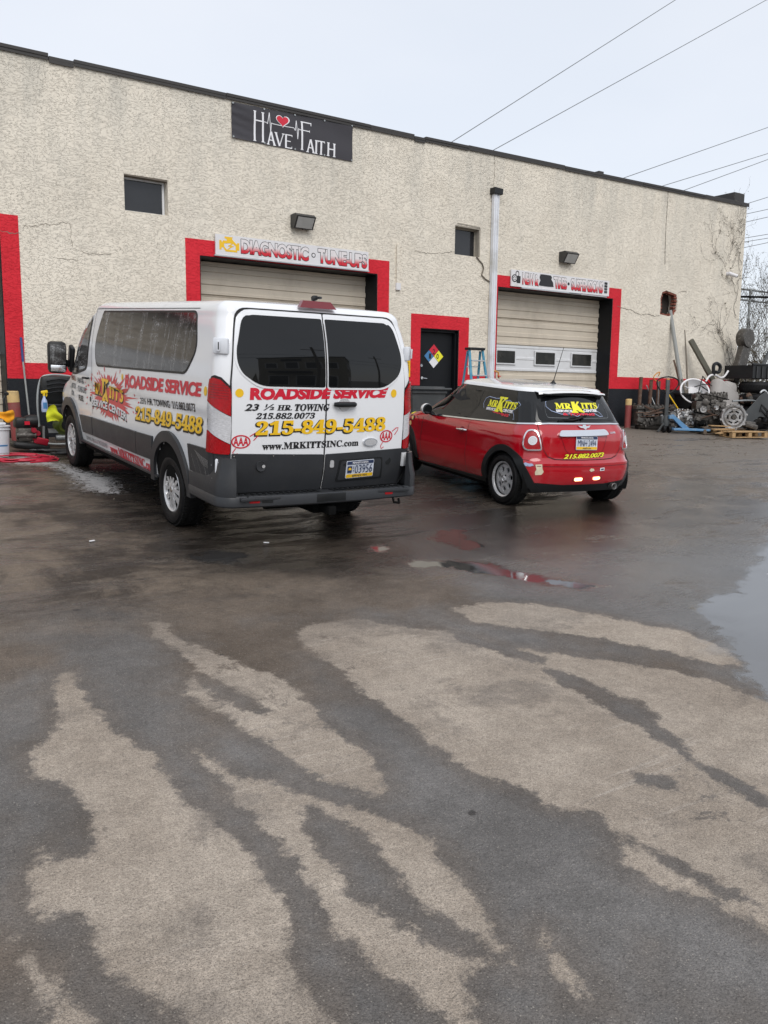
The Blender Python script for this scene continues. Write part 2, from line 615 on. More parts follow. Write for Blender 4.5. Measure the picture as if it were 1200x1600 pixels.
def patch(name, poly, fn, m, parent=None, off=0.002, thick=0.0, holes=(), grid=None, smooth=30, flip=False):
    """a sheet laid over the surface fn(u, v, offset) -> 3D; thick > 0 gives it edges down to off - thick"""
    V, F = tri2d(poly, holes, grid)
    vs = [fn(u, v, off) for u, v in V]
    fs = list(F)
    if thick > 0:
        cnt = {}
        for f in F:
            for i in range(len(f)):
                a, b = f[i], f[(i + 1) % len(f)]
                cnt[(a, b)] = 1
        bd = [(a, b) for (a, b) in cnt if (b, a) not in cnt]
        mp_ = {}
        for a, b in bd:
            for q in (a, b):
                if q not in mp_:
                    mp_[q] = len(vs)
                    vs.append(fn(V[q][0], V[q][1], off - thick))
        for a, b in bd:
            fs.append((b, a, mp_[a], mp_[b]))
    if flip:
        fs = [tuple(reversed(f)) for f in fs]
    mb = MB()
    mb.add(vs, fs)
    return mb.build(name, m, parent, smooth=smooth, recalc=False)


_TX = {}


def text_mesh(s, bold=0.0, shear=0.0, space=1.0):
    k = (s, bold, shear, space)
    if k in _TX:
        return _TX[k]
    c = bpy.data.curves.new('t', 'FONT')
    c.body = s
    c.offset = bold
    c.shear = shear
    c.space_character = space
    c.resolution_u = 3
    c.fill_mode = 'BOTH'
    o = bpy.data.objects.new('t', c)
    COL.objects.link(o)
    me = bpy.data.meshes.new_from_object(o)
    V = [(v.co.x, v.co.y) for v in me.vertices]
    F = [tuple(p.vertices) for p in me.polygons]
    bpy.data.objects.remove(o)
    bpy.data.curves.remove(c)
    bpy.data.meshes.remove(me)
    _TX[k] = (V, F)
    return V, F


def serif(s):
    """bold serif letters"""
    o = ''
    for ch in s:
        if 'A' <= ch <= 'Z':
            o += chr(0x1D400 + ord(ch) - 65)
        elif 'a' <= ch <= 'z':
            o += chr(0x1D41A + ord(ch) - 97)
        elif '0' <= ch <= '9':
            o += chr(0x1D7CE + ord(ch) - 48)
        else:
            o += ch
    return o


def sansb(s):
    """bold sans letters"""
    o = ''
    for ch in s:
        if 'A' <= ch <= 'Z':
            o += chr(0x1D5D4 + ord(ch) - 65)
        elif 'a' <= ch <= 'z':
            o += chr(0x1D5EE + ord(ch) - 97)
        elif '0' <= ch <= '9':
            o += chr(0x1D7EC + ord(ch) - 48)
        else:
            o += ch
    return o


def lettering(s, quad, fn, m, parent, off=0.004, bold=0.02, shear=0.0, space=1.0, base=None, name='lettering', arch=0.0, flip=False):
    """flat print fitted into quad = (top-left, top-right, bottom-right, bottom-left) in surface coordinates"""
    V0, _ = text_mesh(s, base if base is not None else bold, shear, space)
    x0, x1 = min(v[0] for v in V0), max(v[0] for v in V0)
    y0, y1 = min(v[1] for v in V0), max(v[1] for v in V0)
    V, F = text_mesh(s, bold, shear, space)
    tl, tr, br, bl = quad
    vs = []
    for x, y in V:
        a, b = (x - x0) / (x1 - x0), (y - y0) / (y1 - y0)
        b += arch * (1 - (2 * a - 1) ** 2)
        u = (1 - b) * ((1 - a) * bl[0] + a * br[0]) + b * ((1 - a) * tl[0] + a * tr[0])
        v = (1 - b) * ((1 - a) * bl[1] + a * br[1]) + b * ((1 - a) * tl[1] + a * tr[1])
        vs.append(fn(u, v, off))
    if flip:
        F = [tuple(reversed(f)) for f in F]
    mb = MB()
    mb.add(vs, F)
    return mb.build(name, m, parent, smooth=0, recalc=False)


def circ(cx, cy, rx, ry=None, n=20, a0=0.0):
    ry = rx if ry is None else ry
    return [(cx + rx * math.cos(a0 + 2 * PI * i / n), cy + ry * math.sin(a0 + 2 * PI * i / n)) for i in range(n)]


# ---------------------------------------------------------------- ground
SL = 0.0735758
WY = 14.4248            # the wall's face
ZW = SL * WY            # ground level along the wall


def gz(x, y):
    return SL * min(max(y, -2.0), 17.0)


POLY = {
'dry':[
[(0.99,4.60),(1.05,4.57),(1.05,4.29),(1.04,3.96),(1.06,3.76),(1.10,3.60),(1.14,3.49),(1.13,3.32),(1.13,3.20),(1.12,3.15),(1.15,3.01),(1.18,2.91),(1.19,2.75),(1.20,2.63),(1.20,2.52),(1.19,2.41),(1.18,2.30),(1.15,2.23),(1.09,2.13),(1.07,2.05),(1.07,1.95),(1.06,1.85),(1.03,1.72),(0.70,1.92),(0.72,2.02),(0.70,2.07),(0.68,2.14),(0.62,2.21),(0.60,2.31),(0.58,2.36),(0.57,2.45),(0.59,2.54),(0.57,2.59),(0.52,2.62),(0.48,2.63),(0.47,2.69),(0.47,2.78),(0.50,2.88),(0.55,3.01),(0.58,3.00),(0.62,2.92),(0.68,2.90),(0.75,3.00),(0.76,3.16),(0.76,3.30),(0.73,3.42),(0.66,3.53),(0.65,3.68),(0.72,3.80),(0.80,3.90),(0.88,4.12),(0.89,4.33)],
[(1.66,5.18),(1.75,5.22),(1.77,5.08),(1.74,4.90),(1.76,4.73),(1.85,4.55),(1.90,4.35),(1.92,4.21),(1.99,4.08),(2.03,3.93),(2.01,3.67),(1.98,3.51),(1.95,3.33),(1.98,3.21),(1.99,3.03),(1.95,2.92),(1.88,2.74),(1.84,2.70),(1.77,2.80),(1.68,2.96),(1.64,3.14),(1.63,3.27),(1.61,3.44),(1.59,3.56),(1.56,3.70),(1.50,3.88),(1.47,4.03),(1.59,4.20),(1.66,4.42),(1.66,4.58),(1.64,4.73),(1.62,4.86),(1.64,5.02)],
[(1.30,3.45),(1.33,3.44),(1.36,3.26),(1.39,3.13),(1.47,3.08),(1.52,3.00),(1.60,2.87),(1.65,2.75),(1.72,2.66),(1.77,2.58),(1.80,2.46),(1.82,2.31),(1.79,2.21),(1.75,2.05),(1.72,1.90),(1.68,1.75),(1.66,1.71),(1.63,1.75),(1.55,1.77),(1.48,1.75),(1.46,1.67),(1.39,1.51),(1.35,1.54),(1.34,1.70),(1.32,1.80),(1.29,1.89),(1.28,2.02),(1.27,2.16),(1.29,2.29),(1.31,2.49),(1.32,2.66),(1.31,2.84),(1.30,3.00),(1.32,3.16),(1.30,3.30)],
[(2.44,4.63),(2.63,4.72),(2.95,4.67),(3.16,4.36),(3.35,4.20),(3.43,4.03),(3.53,3.78),(3.66,3.62),(3.79,3.47),(3.95,3.31),(4.13,3.08),(4.26,2.86),(4.28,2.50),(4.74,2.04),(4.70,1.44),(2.54,0.69),(2.57,1.03),(2.49,1.39),(2.48,1.50),(2.46,1.59),(2.40,1.68),(2.36,1.79),(2.35,1.85),(2.36,1.90),(2.48,2.01),(2.49,2.08),(2.46,2.22),(2.40,2.30),(2.41,2.42),(2.36,2.54),(2.29,2.62),(2.30,2.70),(2.30,2.86),(2.30,3.03),(2.33,3.21),(2.34,3.45),(2.30,3.56),(2.35,3.77),(2.38,3.96),(2.35,4.13),(2.37,4.41)],
[(1.81,1.79),(1.83,1.77),(1.83,1.67),(1.81,1.59),(1.78,1.53),(1.77,1.49),(1.75,1.53),(1.73,1.60),(1.76,1.68)],
[(0.39,2.60),(0.41,2.57),(0.43,2.45),(0.45,2.35),(0.43,2.31),(0.48,2.26),(0.50,2.19),(0.51,2.13),(0.49,2.04),(0.41,2.11),(0.41,2.25),(0.39,2.30),(0.39,2.38),(0.39,2.48)],
[(3.65,4.57),(4.01,4.57),(4.35,4.33),(4.54,4.00),(4.68,3.71),(4.82,3.50),(4.82,3.30),(4.81,3.11),(4.65,2.88),(4.48,2.97),(4.41,3.19),(4.30,3.41),(4.07,3.74),(3.84,3.98),(3.62,4.26)],
[(2.41,1.96),(2.46,1.89),(2.50,1.75),(2.51,1.62),(2.57,1.44),(2.52,1.41),(2.49,1.51),(2.42,1.69),(2.36,1.85),(2.37,1.91)],
],
'wet':[
[(1.53,2.79),(1.58,2.74),(1.62,2.62),(1.61,2.40),(1.60,2.26),(1.58,2.15),(1.58,2.02),(1.62,1.89),(1.61,1.79),(1.51,1.85),(1.47,2.01),(1.43,2.14),(1.40,2.23),(1.41,2.34),(1.43,2.51),(1.45,2.68)],
[(3.44,3.40),(3.54,3.35),(3.56,3.16),(3.55,2.97),(3.62,2.84),(3.56,2.69),(3.46,2.58),(3.42,2.45),(3.32,2.28),(3.33,2.17),(3.31,2.02),(3.29,1.89),(3.34,1.39),(3.25,1.35),(3.21,1.84),(3.21,1.99),(3.23,2.13),(3.29,2.30),(3.33,2.45),(3.36,2.63),(3.36,2.80),(3.39,3.01),(3.39,3.20)],
[(2.38,2.25),(2.47,2.22),(2.51,2.15),(2.48,2.04),(2.36,1.90),(2.32,1.99),(2.29,2.09),(2.28,2.17)],
[(2.50,2.05),(2.54,1.96),(2.56,1.80),(2.57,1.64),(2.62,1.48),(2.77,1.12),(2.74,1.11),(2.59,1.45),(2.52,1.63),(2.49,1.77),(2.48,1.91),(2.46,2.02)],
[(3.38,4.23),(3.48,3.97),(3.59,3.55),(3.51,3.47),(3.39,3.74),(3.30,4.03)],
[(2.95,2.35),(2.99,2.29),(3.06,2.22),(3.00,2.13),(2.91,2.20),(2.88,2.27)],
[(1.59,4.30),(1.65,4.35),(1.72,3.99),(1.78,3.66),(1.70,3.63),(1.62,3.91)],
],
'puddle':[
[(8.75,5.17),(7.72,4.68),(7.17,4.39),(6.66,4.15),(6.11,3.89),(5.76,3.92),(5.45,3.83),(5.26,3.64),(5.19,3.43),(5.02,3.20),(4.75,2.95),(4.50,2.72),(4.32,2.53),(4.48,1.63),(7.49,2.01),(11.06,4.28),(9.99,5.22)],
[(4.71,6.37),(5.02,6.42),(5.14,6.58),(5.36,6.52),(5.16,6.25),(5.12,5.86),(4.92,5.86),(4.88,6.14)],
[(4.09,5.71),(4.48,5.63),(4.72,5.40),(4.85,4.98),(5.21,4.48),(4.99,4.48),(4.76,4.74),(4.51,5.08),(4.32,5.43),(4.04,5.60)],
[(2.50,6.52),(2.70,6.62),(2.91,6.56),(2.92,6.35),(2.66,6.26),(2.52,6.34)],
[(4.11,6.34),(4.26,6.28),(4.14,6.13),(4.03,6.17)],
],
'dark':[  # wet ground by the vehicles, with their underbody shade painted in
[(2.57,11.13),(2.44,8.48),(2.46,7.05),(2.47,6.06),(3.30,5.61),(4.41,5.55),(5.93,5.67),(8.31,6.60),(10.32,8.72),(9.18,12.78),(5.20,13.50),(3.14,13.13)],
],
'sheen':[
[(8.62,7.59),(10.89,8.56),(10.76,7.43),(10.17,6.16),(11.52,4.47),(7.49,2.01),(5.27,1.95),(4.59,2.70),(4.68,3.11),(4.90,3.46),(4.85,3.86),(4.91,4.34),(4.45,4.63),(3.87,5.36),(4.14,6.13),(5.37,6.77)],
],
'foam':[
[(2.07,12.56),(2.60,12.70),(2.81,11.78),(2.95,11.03),(3.18,10.45),(2.91,9.22),(2.49,9.36),(2.30,9.69),(2.36,10.55),(2.33,11.46),(1.91,11.67)],
[(7.05,4.32),(7.31,4.38),(7.12,4.18),(6.67,3.90),(6.66,4.04)],
],

}


def field(gx, gy, polys):
    f = np.full(gx.shape, -1.0)
    for p in polys:
        xs = [q[0] for q in p]
        ys = [q[1] for q in p]
        k = (gx > min(xs) - .4) & (gx < max(xs) + .4) & (gy > min(ys) - .4) & (gy < max(ys) + .4)
        if not k.any():
            continue
        d = dist_poly(gx[k], gy[k], p)
        s = np.where(in_poly(gx[k], gy[k], p), d, -d)
        f[k] = np.maximum(f[k], s)
    return np.clip(f, -0.35, 0.35)


def make_ground():
    def ax(segs):
        o = []
        for a, b, st in segs:
            o += list(np.arange(a, b - 1e-6, st))
        return o
    xs = [-600, -250, -120, -60, -30, -15, -8, -4] + ax([(-2, 0, .2), (0, 5, .02), (5, 12, .035), (12, 24, .12)]) + [24, 27, 32, 40, 60, 120, 250, 600]
    ys = [-600, -250, -120, -60, -30, -15, -8, -4, -2, -1, 0, .5] + ax([(1, 5, .02), (5, 9.5, .035), (9.5, 14.6, .06)]) + [14.6, 15, 16, 17, 20, 30, 60, 120, 250, 600]
    xs, ys = np.array(xs, float), np.array(ys, float)
    X, Y = np.meshgrid(xs, ys)
    nx, ny = len(xs), len(ys)
    x, y = X.ravel(), Y.ravel()
    rng = np.random.RandomState(3)
    und = 0.004 * np.sin(x * 1.9 + 0.6 * np.sin(y * 1.3)) * np.sin(y * 1.5 + x * .4) + 0.003 * np.sin(x * .7 + y * 3.1)
    z = SL * np.clip(y, -2, 17) + und * (np.abs(x) < 30) * (y > 0.3) * (y < 14)
    co = np.stack([x, y, z], 1)
    me = bpy.data.meshes.new('ground')
    me.vertices.add(nx * ny)
    me.vertices.foreach_set('co', co.ravel())
    i = np.arange((nx - 1) * (ny - 1))
    a = (i // (nx - 1)) * nx + i % (nx - 1)
    q = np.stack([a, a + 1, a + nx + 1, a + nx], 1).astype(np.int32)
    me.loops.add(q.size)
    me.loops.foreach_set('vertex_index', q.ravel())
    me.polygons.add(len(q))
    me.polygons.foreach_set('loop_start', np.arange(0, q.size, 4, dtype=np.int32))
    me.polygons.foreach_set('loop_total', np.full(len(q), 4, np.int32))
    me.update(calc_edges=True)
    me.polygons.foreach_set('use_smooth', np.ones(len(q), bool))
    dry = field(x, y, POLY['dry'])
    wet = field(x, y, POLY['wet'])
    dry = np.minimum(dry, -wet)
    for nm, v in (('dry', dry), ('puddle', field(x, y, POLY['puddle'])), ('foam', field(x, y, POLY['foam'])), ('wet_undershade', field(x, y, POLY['dark'])), ('sheen', field(x, y, POLY['sheen']))):
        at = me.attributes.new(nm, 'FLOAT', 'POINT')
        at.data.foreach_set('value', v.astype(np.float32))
    o = bpy.data.objects.new('ground', me)
    COL.objects.link(o)
    o['kind'] = 'structure'
    o['label'] = 'rain-wet asphalt yard with pale dry patches and puddles'
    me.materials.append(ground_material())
    return o


def ground_material():
    m = bpy.data.materials.new('wet_asphalt')
    m.use_nodes = True
    t = m.node_tree
    L = t.links.new
    b = t.nodes['Principled BSDF']
    tc = N(t, 'TexCoord')
    P = tc.outputs['Object']

    def noise(sc, det=5.0, ro=0.6, dist=0.0, vec=None):
        n = N(t, 'TexNoise', Scale=sc, Detail=det, Roughness=ro, Distortion=dist)
        L(vec or P, n.inputs[0])
        return n.outputs[0]

    def rng(src, a, c, lo=0.0, hi=1.0, smooth=True):
        n = N(t, 'MapRange')
        n.interpolation_type = 'SMOOTHSTEP' if smooth else 'LINEAR'
        n.inputs[1].default_value = a
        n.inputs[2].default_value = c
        n.inputs[3].default_value = lo
        n.inputs[4].default_value = hi
        L(src, n.inputs[0])
        return n.outputs[0]

    def ma(op, a, c, e=None):
        n = N(t, 'Math', operation=op)
        for k, s in enumerate((a, c, e)):
            if s is None:
                continue
            if isinstance(s, (int, float)):
                n.inputs[k].default_value = s
            else:
                L(s, n.inputs[k])
        return n.outputs[0]

    def mix(f, a, c, bt='MIX'):
        n = N(t, 'MixRGB')
        n.blend_type = bt
        for k, s in enumerate((f, a, c)):
            if isinstance(s, (int, float)):
                n.inputs[k].default_value = s
            elif isinstance(s, tuple):
                n.inputs[k].default_value = list(s) + [1]
            else:
                L(s, n.inputs[k])
        return n.outputs[0]

    def attr(nm):
        a = N(t, 'Attribute', attribute_name=nm)
        return a.outputs['Fac']
    sx = N(t, 'SeparateXYZ')
    L(P, sx.inputs[0])
    Xc, Yc = sx.outputs['X'], sx.outputs['Y']
    n_edge = noise(9, 8, 0.72)
    n_edge2 = noise(2.6, 5, 0.6)
    n_fine = noise(60, 4, 0.65)
    # dry mask with ragged edge
    e = ma('MULTIPLY', ma('SUBTRACT', n_edge, 0.5), 0.24)
    e2 = ma('MULTIPLY', ma('SUBTRACT', n_fine, 0.5), 0.05)
    dryf = ma('ADD', ma('ADD', attr('dry'), e), e2)
    dry = rng(dryf, -0.014, 0.032)
    dry = ma('MULTIPLY', dry, rng(ma('ADD', Yc, ma('MULTIPLY', ma('SUBTRACT', n_edge2, 0.5), 2.5)), 3.7, 5.4, 1.0, 0.30))
    margin = rng(dryf, -0.16, 0.0, 0.0, 0.45)
    # small damp spots inside dry areas
    vo = N(t, 'TexVoronoi', Scale=4.5)
    L(P, vo.inputs[0])
    vr = ma('ADD', vo.outputs['Distance'], ma('MULTIPLY', ma('SUBTRACT', n_edge, 0.5), 0.25))
    spots = rng(vr, 0.05, 0.10, 1.0, 0.0)
    spots = ma('MULTIPLY', spots, rng(noise(0.9, 2), 0.52, 0.6))
    dry = ma('MULTIPLY', dry, ma('SUBTRACT', 1.0, ma('MULTIPLY', spots, 0.6)))
    halfdry = ma('MULTIPLY', rng(noise(1.7, 8, 0.72, 0.3), 0.50, 0.66), 0.55)
    dry = ma('MULTIPLY', dry, ma('SUBTRACT', 1.0, halfdry))
    # streaky mottling inside
    # soaked zone round the vehicles
    yn = ma('ADD', Yc, ma('MULTIPLY', ma('SUBTRACT', n_edge2, 0.5), 1.6))
    soak = rng(yn, 4.7, 6.2)
    soak = ma('MULTIPLY', soak, rng(ma('ADD', Xc, ma('MULTIPLY', n_edge2, 3.0)), 15.5, 11.0, 0.25, 1.0))
    soak = ma('MULTIPLY', soak, rng(Yc, 12.5, 14.0, 1.0, 0.5))
    brk = ma('MULTIPLY', rng(noise(5.5, 9, 0.8, 0.4), 0.56, 0.62), rng(noise(0.75, 3), 0.50, 0.60))
    dry = ma('MULTIPLY', dry, ma('SUBTRACT', 1.0, ma('MULTIPLY', brk, 0.8)))
    # puddles
    pe = ma('ADD', attr('puddle'), ma('MULTIPLY', ma('SUBTRACT', n_edge, 0.5), 0.30))
    pe = ma('ADD', pe, ma('MULTIPLY', ma('SUBTRACT', noise(3.2, 8, 0.75, 0.4), 0.5), 0.50))
    pud = rng(pe, -0.09, 0.03)
    dk = rng(ma('ADD', attr('wet_undershade'), ma('MULTIPLY', ma('SUBTRACT', n_edge2, 0.5), 0.6)), -0.30, 0.22)  # wet area that also carries the painted vehicle shade
    shn = rng(ma('ADD', attr('sheen'), ma('MULTIPLY', ma('SUBTRACT', n_edge2, 0.5), 0.5)), -0.25, 0.20)
    mpf = N(t, 'Mapping')
    mpf.inputs['Rotation'].default_value = (0, 0, R(-55))
    mpf.inputs['Scale'].default_value = (0.45, 1.9, 1)
    L(P, mpf.inputs[0])
    fn_ = noise(1.7, 11, 0.76, 0.5, mpf.outputs[0])
    fn_ = ma('ADD', fn_, ma('ADD', ma('MULTIPLY', dk, 0.05), ma('MULTIPLY', shn, 0.10)))
    film = ma('MULTIPLY', rng(fn_, 0.47, 0.60), ma('MAXIMUM', rng(yn, 5.0, 6.0), shn))
    film = ma('MULTIPLY', film, rng(Yc, 11.5, 13.5, 1.0, 0.15))
    film = ma('MULTIPLY', film, 0.88)
    n_str = noise(3.4, 8, 0.7, 0.7, None)
    foam_n = rng(ma('ADD', ma('MULTIPLY', attr('foam'), 0.55), ma('MULTIPLY', ma('SUBTRACT', noise(11, 10, 0.82, 1.5), 0.60), 1.0)), -0.01, 0.05)
    foam = ma('MULTIPLY', ma('MULTIPLY', foam_n, rng(attr('foam'), -0.22, 0.02)), 0.55)
    # colours
    agg = noise(220, 3, 0.7)
    agg_v = N(t, 'TexVoronoi', Scale=130.0)
    L(P, agg_v.inputs[0])
    stone = N(t, 'SeparateColor')
    L(agg_v.outputs['Color'], stone.inputs[0])
    tan = mix(rng(noise(1.3, 7, 0.65), 0.3, 0.7), (0.325, 0.272, 0.220), (0.45, 0.385, 0.318))
    grey = mix(rng(noise(1.0, 6, 0.6), 0.35, 0.65), (0.132, 0.124, 0.117), (0.190, 0.180, 0.171))
    brown = mix(rng(noise(1.3, 10, 0.74, 0.4), 0.40, 0.62), (0.045, 0.035, 0.027), (0.190, 0.150, 0.113))
    # tyre-polished streaks across the soaked zone
    mp = N(t, 'Mapping')
    mp.inputs['Rotation'].default_value = (0, 0, R(-38))
    mp.inputs['Scale'].default_value = (0.8, 2.4, 1)
    L(P, mp.inputs[0])
    st = noise(2.8, 10, 0.75, 0.5, mp.outputs[0])
    brown = mix(rng(st, 0.50, 0.70, 0.0, 0.7), brown, (0.205, 0.168, 0.132))
    dampb = mix(rng(noise(1.9, 7, 0.66), 0.35, 0.65), (0.115, 0.090, 0.069), (0.165, 0.132, 0.104))
    grey = mix(rng(ma('ADD', noise(0.55, 5, 0.6), ma('MULTIPLY', Yc, 0.045)), 0.60, 0.80), grey, dampb)
    grey = mix(margin, grey, dampb)
    wetc = mix(soak, grey, brown)
    far = rng(Xc, 9.0, 15.0)
    wetc = mix(ma('MULTIPLY', far, 0.75), wetc, (0.215, 0.188, 0.162))
    col = mix(dry, wetc, tan)
    # swept tyre streaks in the dust
    mps = N(t, 'Mapping')
    mps.inputs['Rotation'].default_value = (0, 0, R(62))
    mps.inputs['Scale'].default_value = (0.35, 9.0, 1)
    L(P, mps.inputs[0])
    sw = ma('MULTIPLY', rng(noise(3.2, 6, 0.6, 0.2, mps.outputs[0]), 0.56, 0.70), rng(noise(0.7, 2), 0.46, 0.56))
    col = mix(ma('MULTIPLY', ma('MULTIPLY', sw, dry), 0.55), col, (0.50, 0.44, 0.38))
    gr1 = rng(noise(95, 5, 0.85), 0.32, 0.68, 0.74, 1.26)
    gr2 = rng(noise(24, 6, 0.75), 0.32, 0.68, 0.91, 1.09)
    gr3 = rng(noise(7, 8, 0.75), 0.32, 0.68, 0.90, 1.10)
    gg = ma('MULTIPLY', ma('MULTIPLY', gr1, gr2), gr3)
    vm = N(t, 'VectorMath', operation='SCALE')
    L(col, vm.inputs[0])
    L(gg, vm.inputs['Scale'])
    col = vm.outputs[0]
    # light stones and dark pits
    spk = rng(stone.outputs[0], 0.80, 0.97, 0.0, 0.6)
    spk = ma('MULTIPLY', spk, rng(agg_v.outputs['Distance'], 0.15, 0.5, 1.0, 0.0))
    col = mix(spk, col, (0.42, 0.38, 0.33))
    drk = ma('MULTIPLY', rng(agg, 0.50, 0.36, 0.0, 0.55), 1.0)
    col = mix(drk, col, (0.035, 0.031, 0.028))
    # oil drips and chewing-gum spots
    v3 = N(t, 'TexVoronoi', Scale=1.9)
    L(P, v3.inputs[0])
    oil = rng(ma('ADD', v3.outputs['Distance'], ma('MULTIPLY', ma('SUBTRACT', n_edge, 0.5), 0.12)), 0.02, 0.045, 0.75, 0.0)
    col = mix(oil, col, (0.025, 0.022, 0.021))
    col = mix(ma('MULTIPLY', dk, 0.70), col, (0.016, 0.013, 0.011))  # wet darkening plus vehicle shade put into the base colour
    col = mix(pud, col, (0.052, 0.050, 0.049))
    col = mix(ma('MULTIPLY', film, 0.45), col, (0.02, 0.018, 0.017))
    col = mix(foam, col, (0.62, 0.62, 0.63))
    L(col, b.inputs['Base Color'])
    # roughness: dry .9, damp .45, soaked .3, film .08, puddle .02
    ro = mix(dry, mix(soak, (0.52, 0.52, 0.52), (0.42, 0.42, 0.42)), (0.9, 0.9, 0.9))
    ro = mix(ma('MULTIPLY', rng(n_fine, 0.35, 0.65), 0.35), ro, (0.62, 0.62, 0.62))
    ro = mix(film, ro, (0.11, 0.11, 0.11))
    ro = mix(pud, ro, (0.015, 0.015, 0.015))
    ro = mix(foam, ro, (0.8, 0.8, 0.8))
    L(ro, b.inputs['Roughness'])
    sp_ = mix(ma('MAXIMUM', pud, film), (0.26, 0.26, 0.26), (1.0, 1.0, 1.0))
    L(ma('MULTIPLY_ADD', ma('MAXIMUM', pud, ma('MULTIPLY', ma('MULTIPLY', film, shn), 0.6)), 0.28, 1.45), b.inputs['IOR'])
    L(sp_, b.inputs['Specular IOR Level'])
    # relief
    h = ma('ADD', ma('MULTIPLY', agg, 0.5), ma('MULTIPLY', agg_v.outputs['Distance'], 0.7))
    h = ma('ADD', h, ma('MULTIPLY', n_fine, 1.1))
    bs = ma('MULTIPLY', ma('SUBTRACT', 1.0, ma('MULTIPLY', film, 0.72)), ma('SUBTRACT', 1.0, ma('MULTIPLY', pud, 0.985)))
    bp = N(t, 'Bump')
    bp.inputs['Distance'].default_value = 0.006
    L(bs, bp.inputs['Strength'])
    L(h, bp.inputs['Height'])
    bp2 = N(t, 'Bump')
    bp2.inputs['Distance'].default_value = 0.02
    bp2.inputs['Strength'].default_value = 0.35
    L(mix(pud, mix(film, noise(5, 3, 0.5), noise(2, 2, 0.5)), (0.5, 0.5, 0.5)), bp2.inputs['Height'])
    L(bp.outputs[0], bp2.inputs['Normal'])
    L(bp2.outputs[0], b.inputs['Normal'])
    return m


make_ground()


# ---------------------------------------------------------------- the repair shop
def wf(u, v, w=0.0):
    """wall coordinates: u along, v up from the yard, w out towards the yard"""
    return Vector((u, WY - w, ZW + v))


def rect(x0, x1, z0, z1):
    return [(x0, z0), (x1, z0), (x1, z1), (x0, z1)]


shop = thing('repair_shop', 'long cream stucco workshop building with red painted door surrounds', 'building', (11, WY, ZW))


def under(o, p):
    """parent keeping the place"""
    o.parent = p
    o.matrix_parent_inverse = Matrix.Translation(p.location).inverted() if p.type == 'EMPTY' and p.rotation_euler.z == 0 else p.matrix_world.inverted()
    return o


HOLE = [(18.25, 2.86), (18.60, 2.83), (18.82, 2.88), (18.90, 2.98), (18.93, 3.2), (18.88, 3.40), (18.72, 3.43), (18.45, 3.47), (18.30, 3.42), (18.24, 3.25), (18.27, 3.05)]
OPEN = [rect(-1.4, 2.54, -0.02, 3.17), rect(5.77, 9.51, -0.02, 3.13), rect(10.60, 11.63, -0.02, 2.13), rect(12.70, 16.45, -0.02, 3.13),
        rect(4.48, 5.22, 3.73, 4.31), rect(11.46, 12.16, 3.70, 4.30), HOLE]
top = [(21.68, 6.00), (21.3, 5.97), (16.5, 5.93), (11.9, 5.90), (11.7, 5.86), (10.6, 5.87), (9.0, 5.86), (5.0, 5.87), (3.75, 5.87), (3.35, 5.83), (-9, 5.87)]
under(patch('wall', [(-9, -0.7), (21.68, -0.7)] + top, wf, 'stucco_cream', off=0.0, thick=0.45, holes=OPEN, smooth=0), shop)
mb = MB()
mb.box((21.455, 24.4, ZW + 2.65), (0.45, 19.0, 6.7))
under(mb.build('wall', 'stucco_cream', smooth=0), shop)
mb = MB().box((6.1, 34.1, ZW + 2.65), (30.2, 0.4, 6.7)).box((-8.8, 24.3, ZW + 2.65), (0.4, 18.8, 6.7))
under(mb.build('wall', 'stucco_cream', smooth=0), shop)
under(MB().box((6.2, 24.3, ZW + 5.55), (29.8, 18.8, 0.2)).build('roof', 'coping_metal', smooth=0), shop)
under(MB().box((6.2, 24.3, ZW - 0.05), (29.8, 18.6, 0.06)).build('floor', 'stucco_black', smooth=0), shop)
# coping in lengths, a little out of line
cx = [-9, -4, 0.2, 3.36, 3.74, 6.3, 9.3, 10.35, 10.62, 11.75, 14.6, 17.3, 19.8, 21.74]
cz = [0, 0, 0, -.035, -.005, 0, 0, -.03, 0, 0.012, 0.0, 0, 0.01]
for i in range(len(cx) - 1):
    a, b = cx[i], cx[i + 1]
    za = np.interp(a, [-9, 10, 16, 21.7], [5.885, 5.885, 5.94, 6.01]) + cz[i]
    zb = np.interp(b, [-9, 10, 16, 21.7], [5.885, 5.885, 5.94, 6.01]) + cz[i]
    mb = MB()
    mb.bar((a + .004, WY + 0.20, ZW + za), (b - .004, WY + 0.20, ZW + zb), 0.47 + 0.01 * (i % 3), 0.055, 0.006)
    mb.bar((a + .004, WY - 0.028, ZW + za - .045), (b - .004, WY - 0.028, ZW + zb - .045), 0.012, 0.05)
    under(mb.build('coping_strip', 'coping_metal', smooth=0), shop)
under(MB().box((21.5, 18.6, ZW + 6.15), (0.46, 8.1, 0.34), bev=0.01).build('parapet', 'coping_metal', smooth=0), shop)
under(MB().box((15.88, WY + 0.14, ZW + 6.0), (0.17, 0.2, 0.09), bev=.01).build('roof_vent_stub', 'coping_metal', smooth=0), shop)

# paint: red surrounds and band, black dado below
def surround(x0, x1, zt, wl, wr, ht):
    return [(x0 - wl, .94), (x0, .94), (x0, zt), (x1, zt), (x1, .94), (x1 + wr, .94), (x1 + wr, zt + ht), (x0 - wl, zt + ht)]


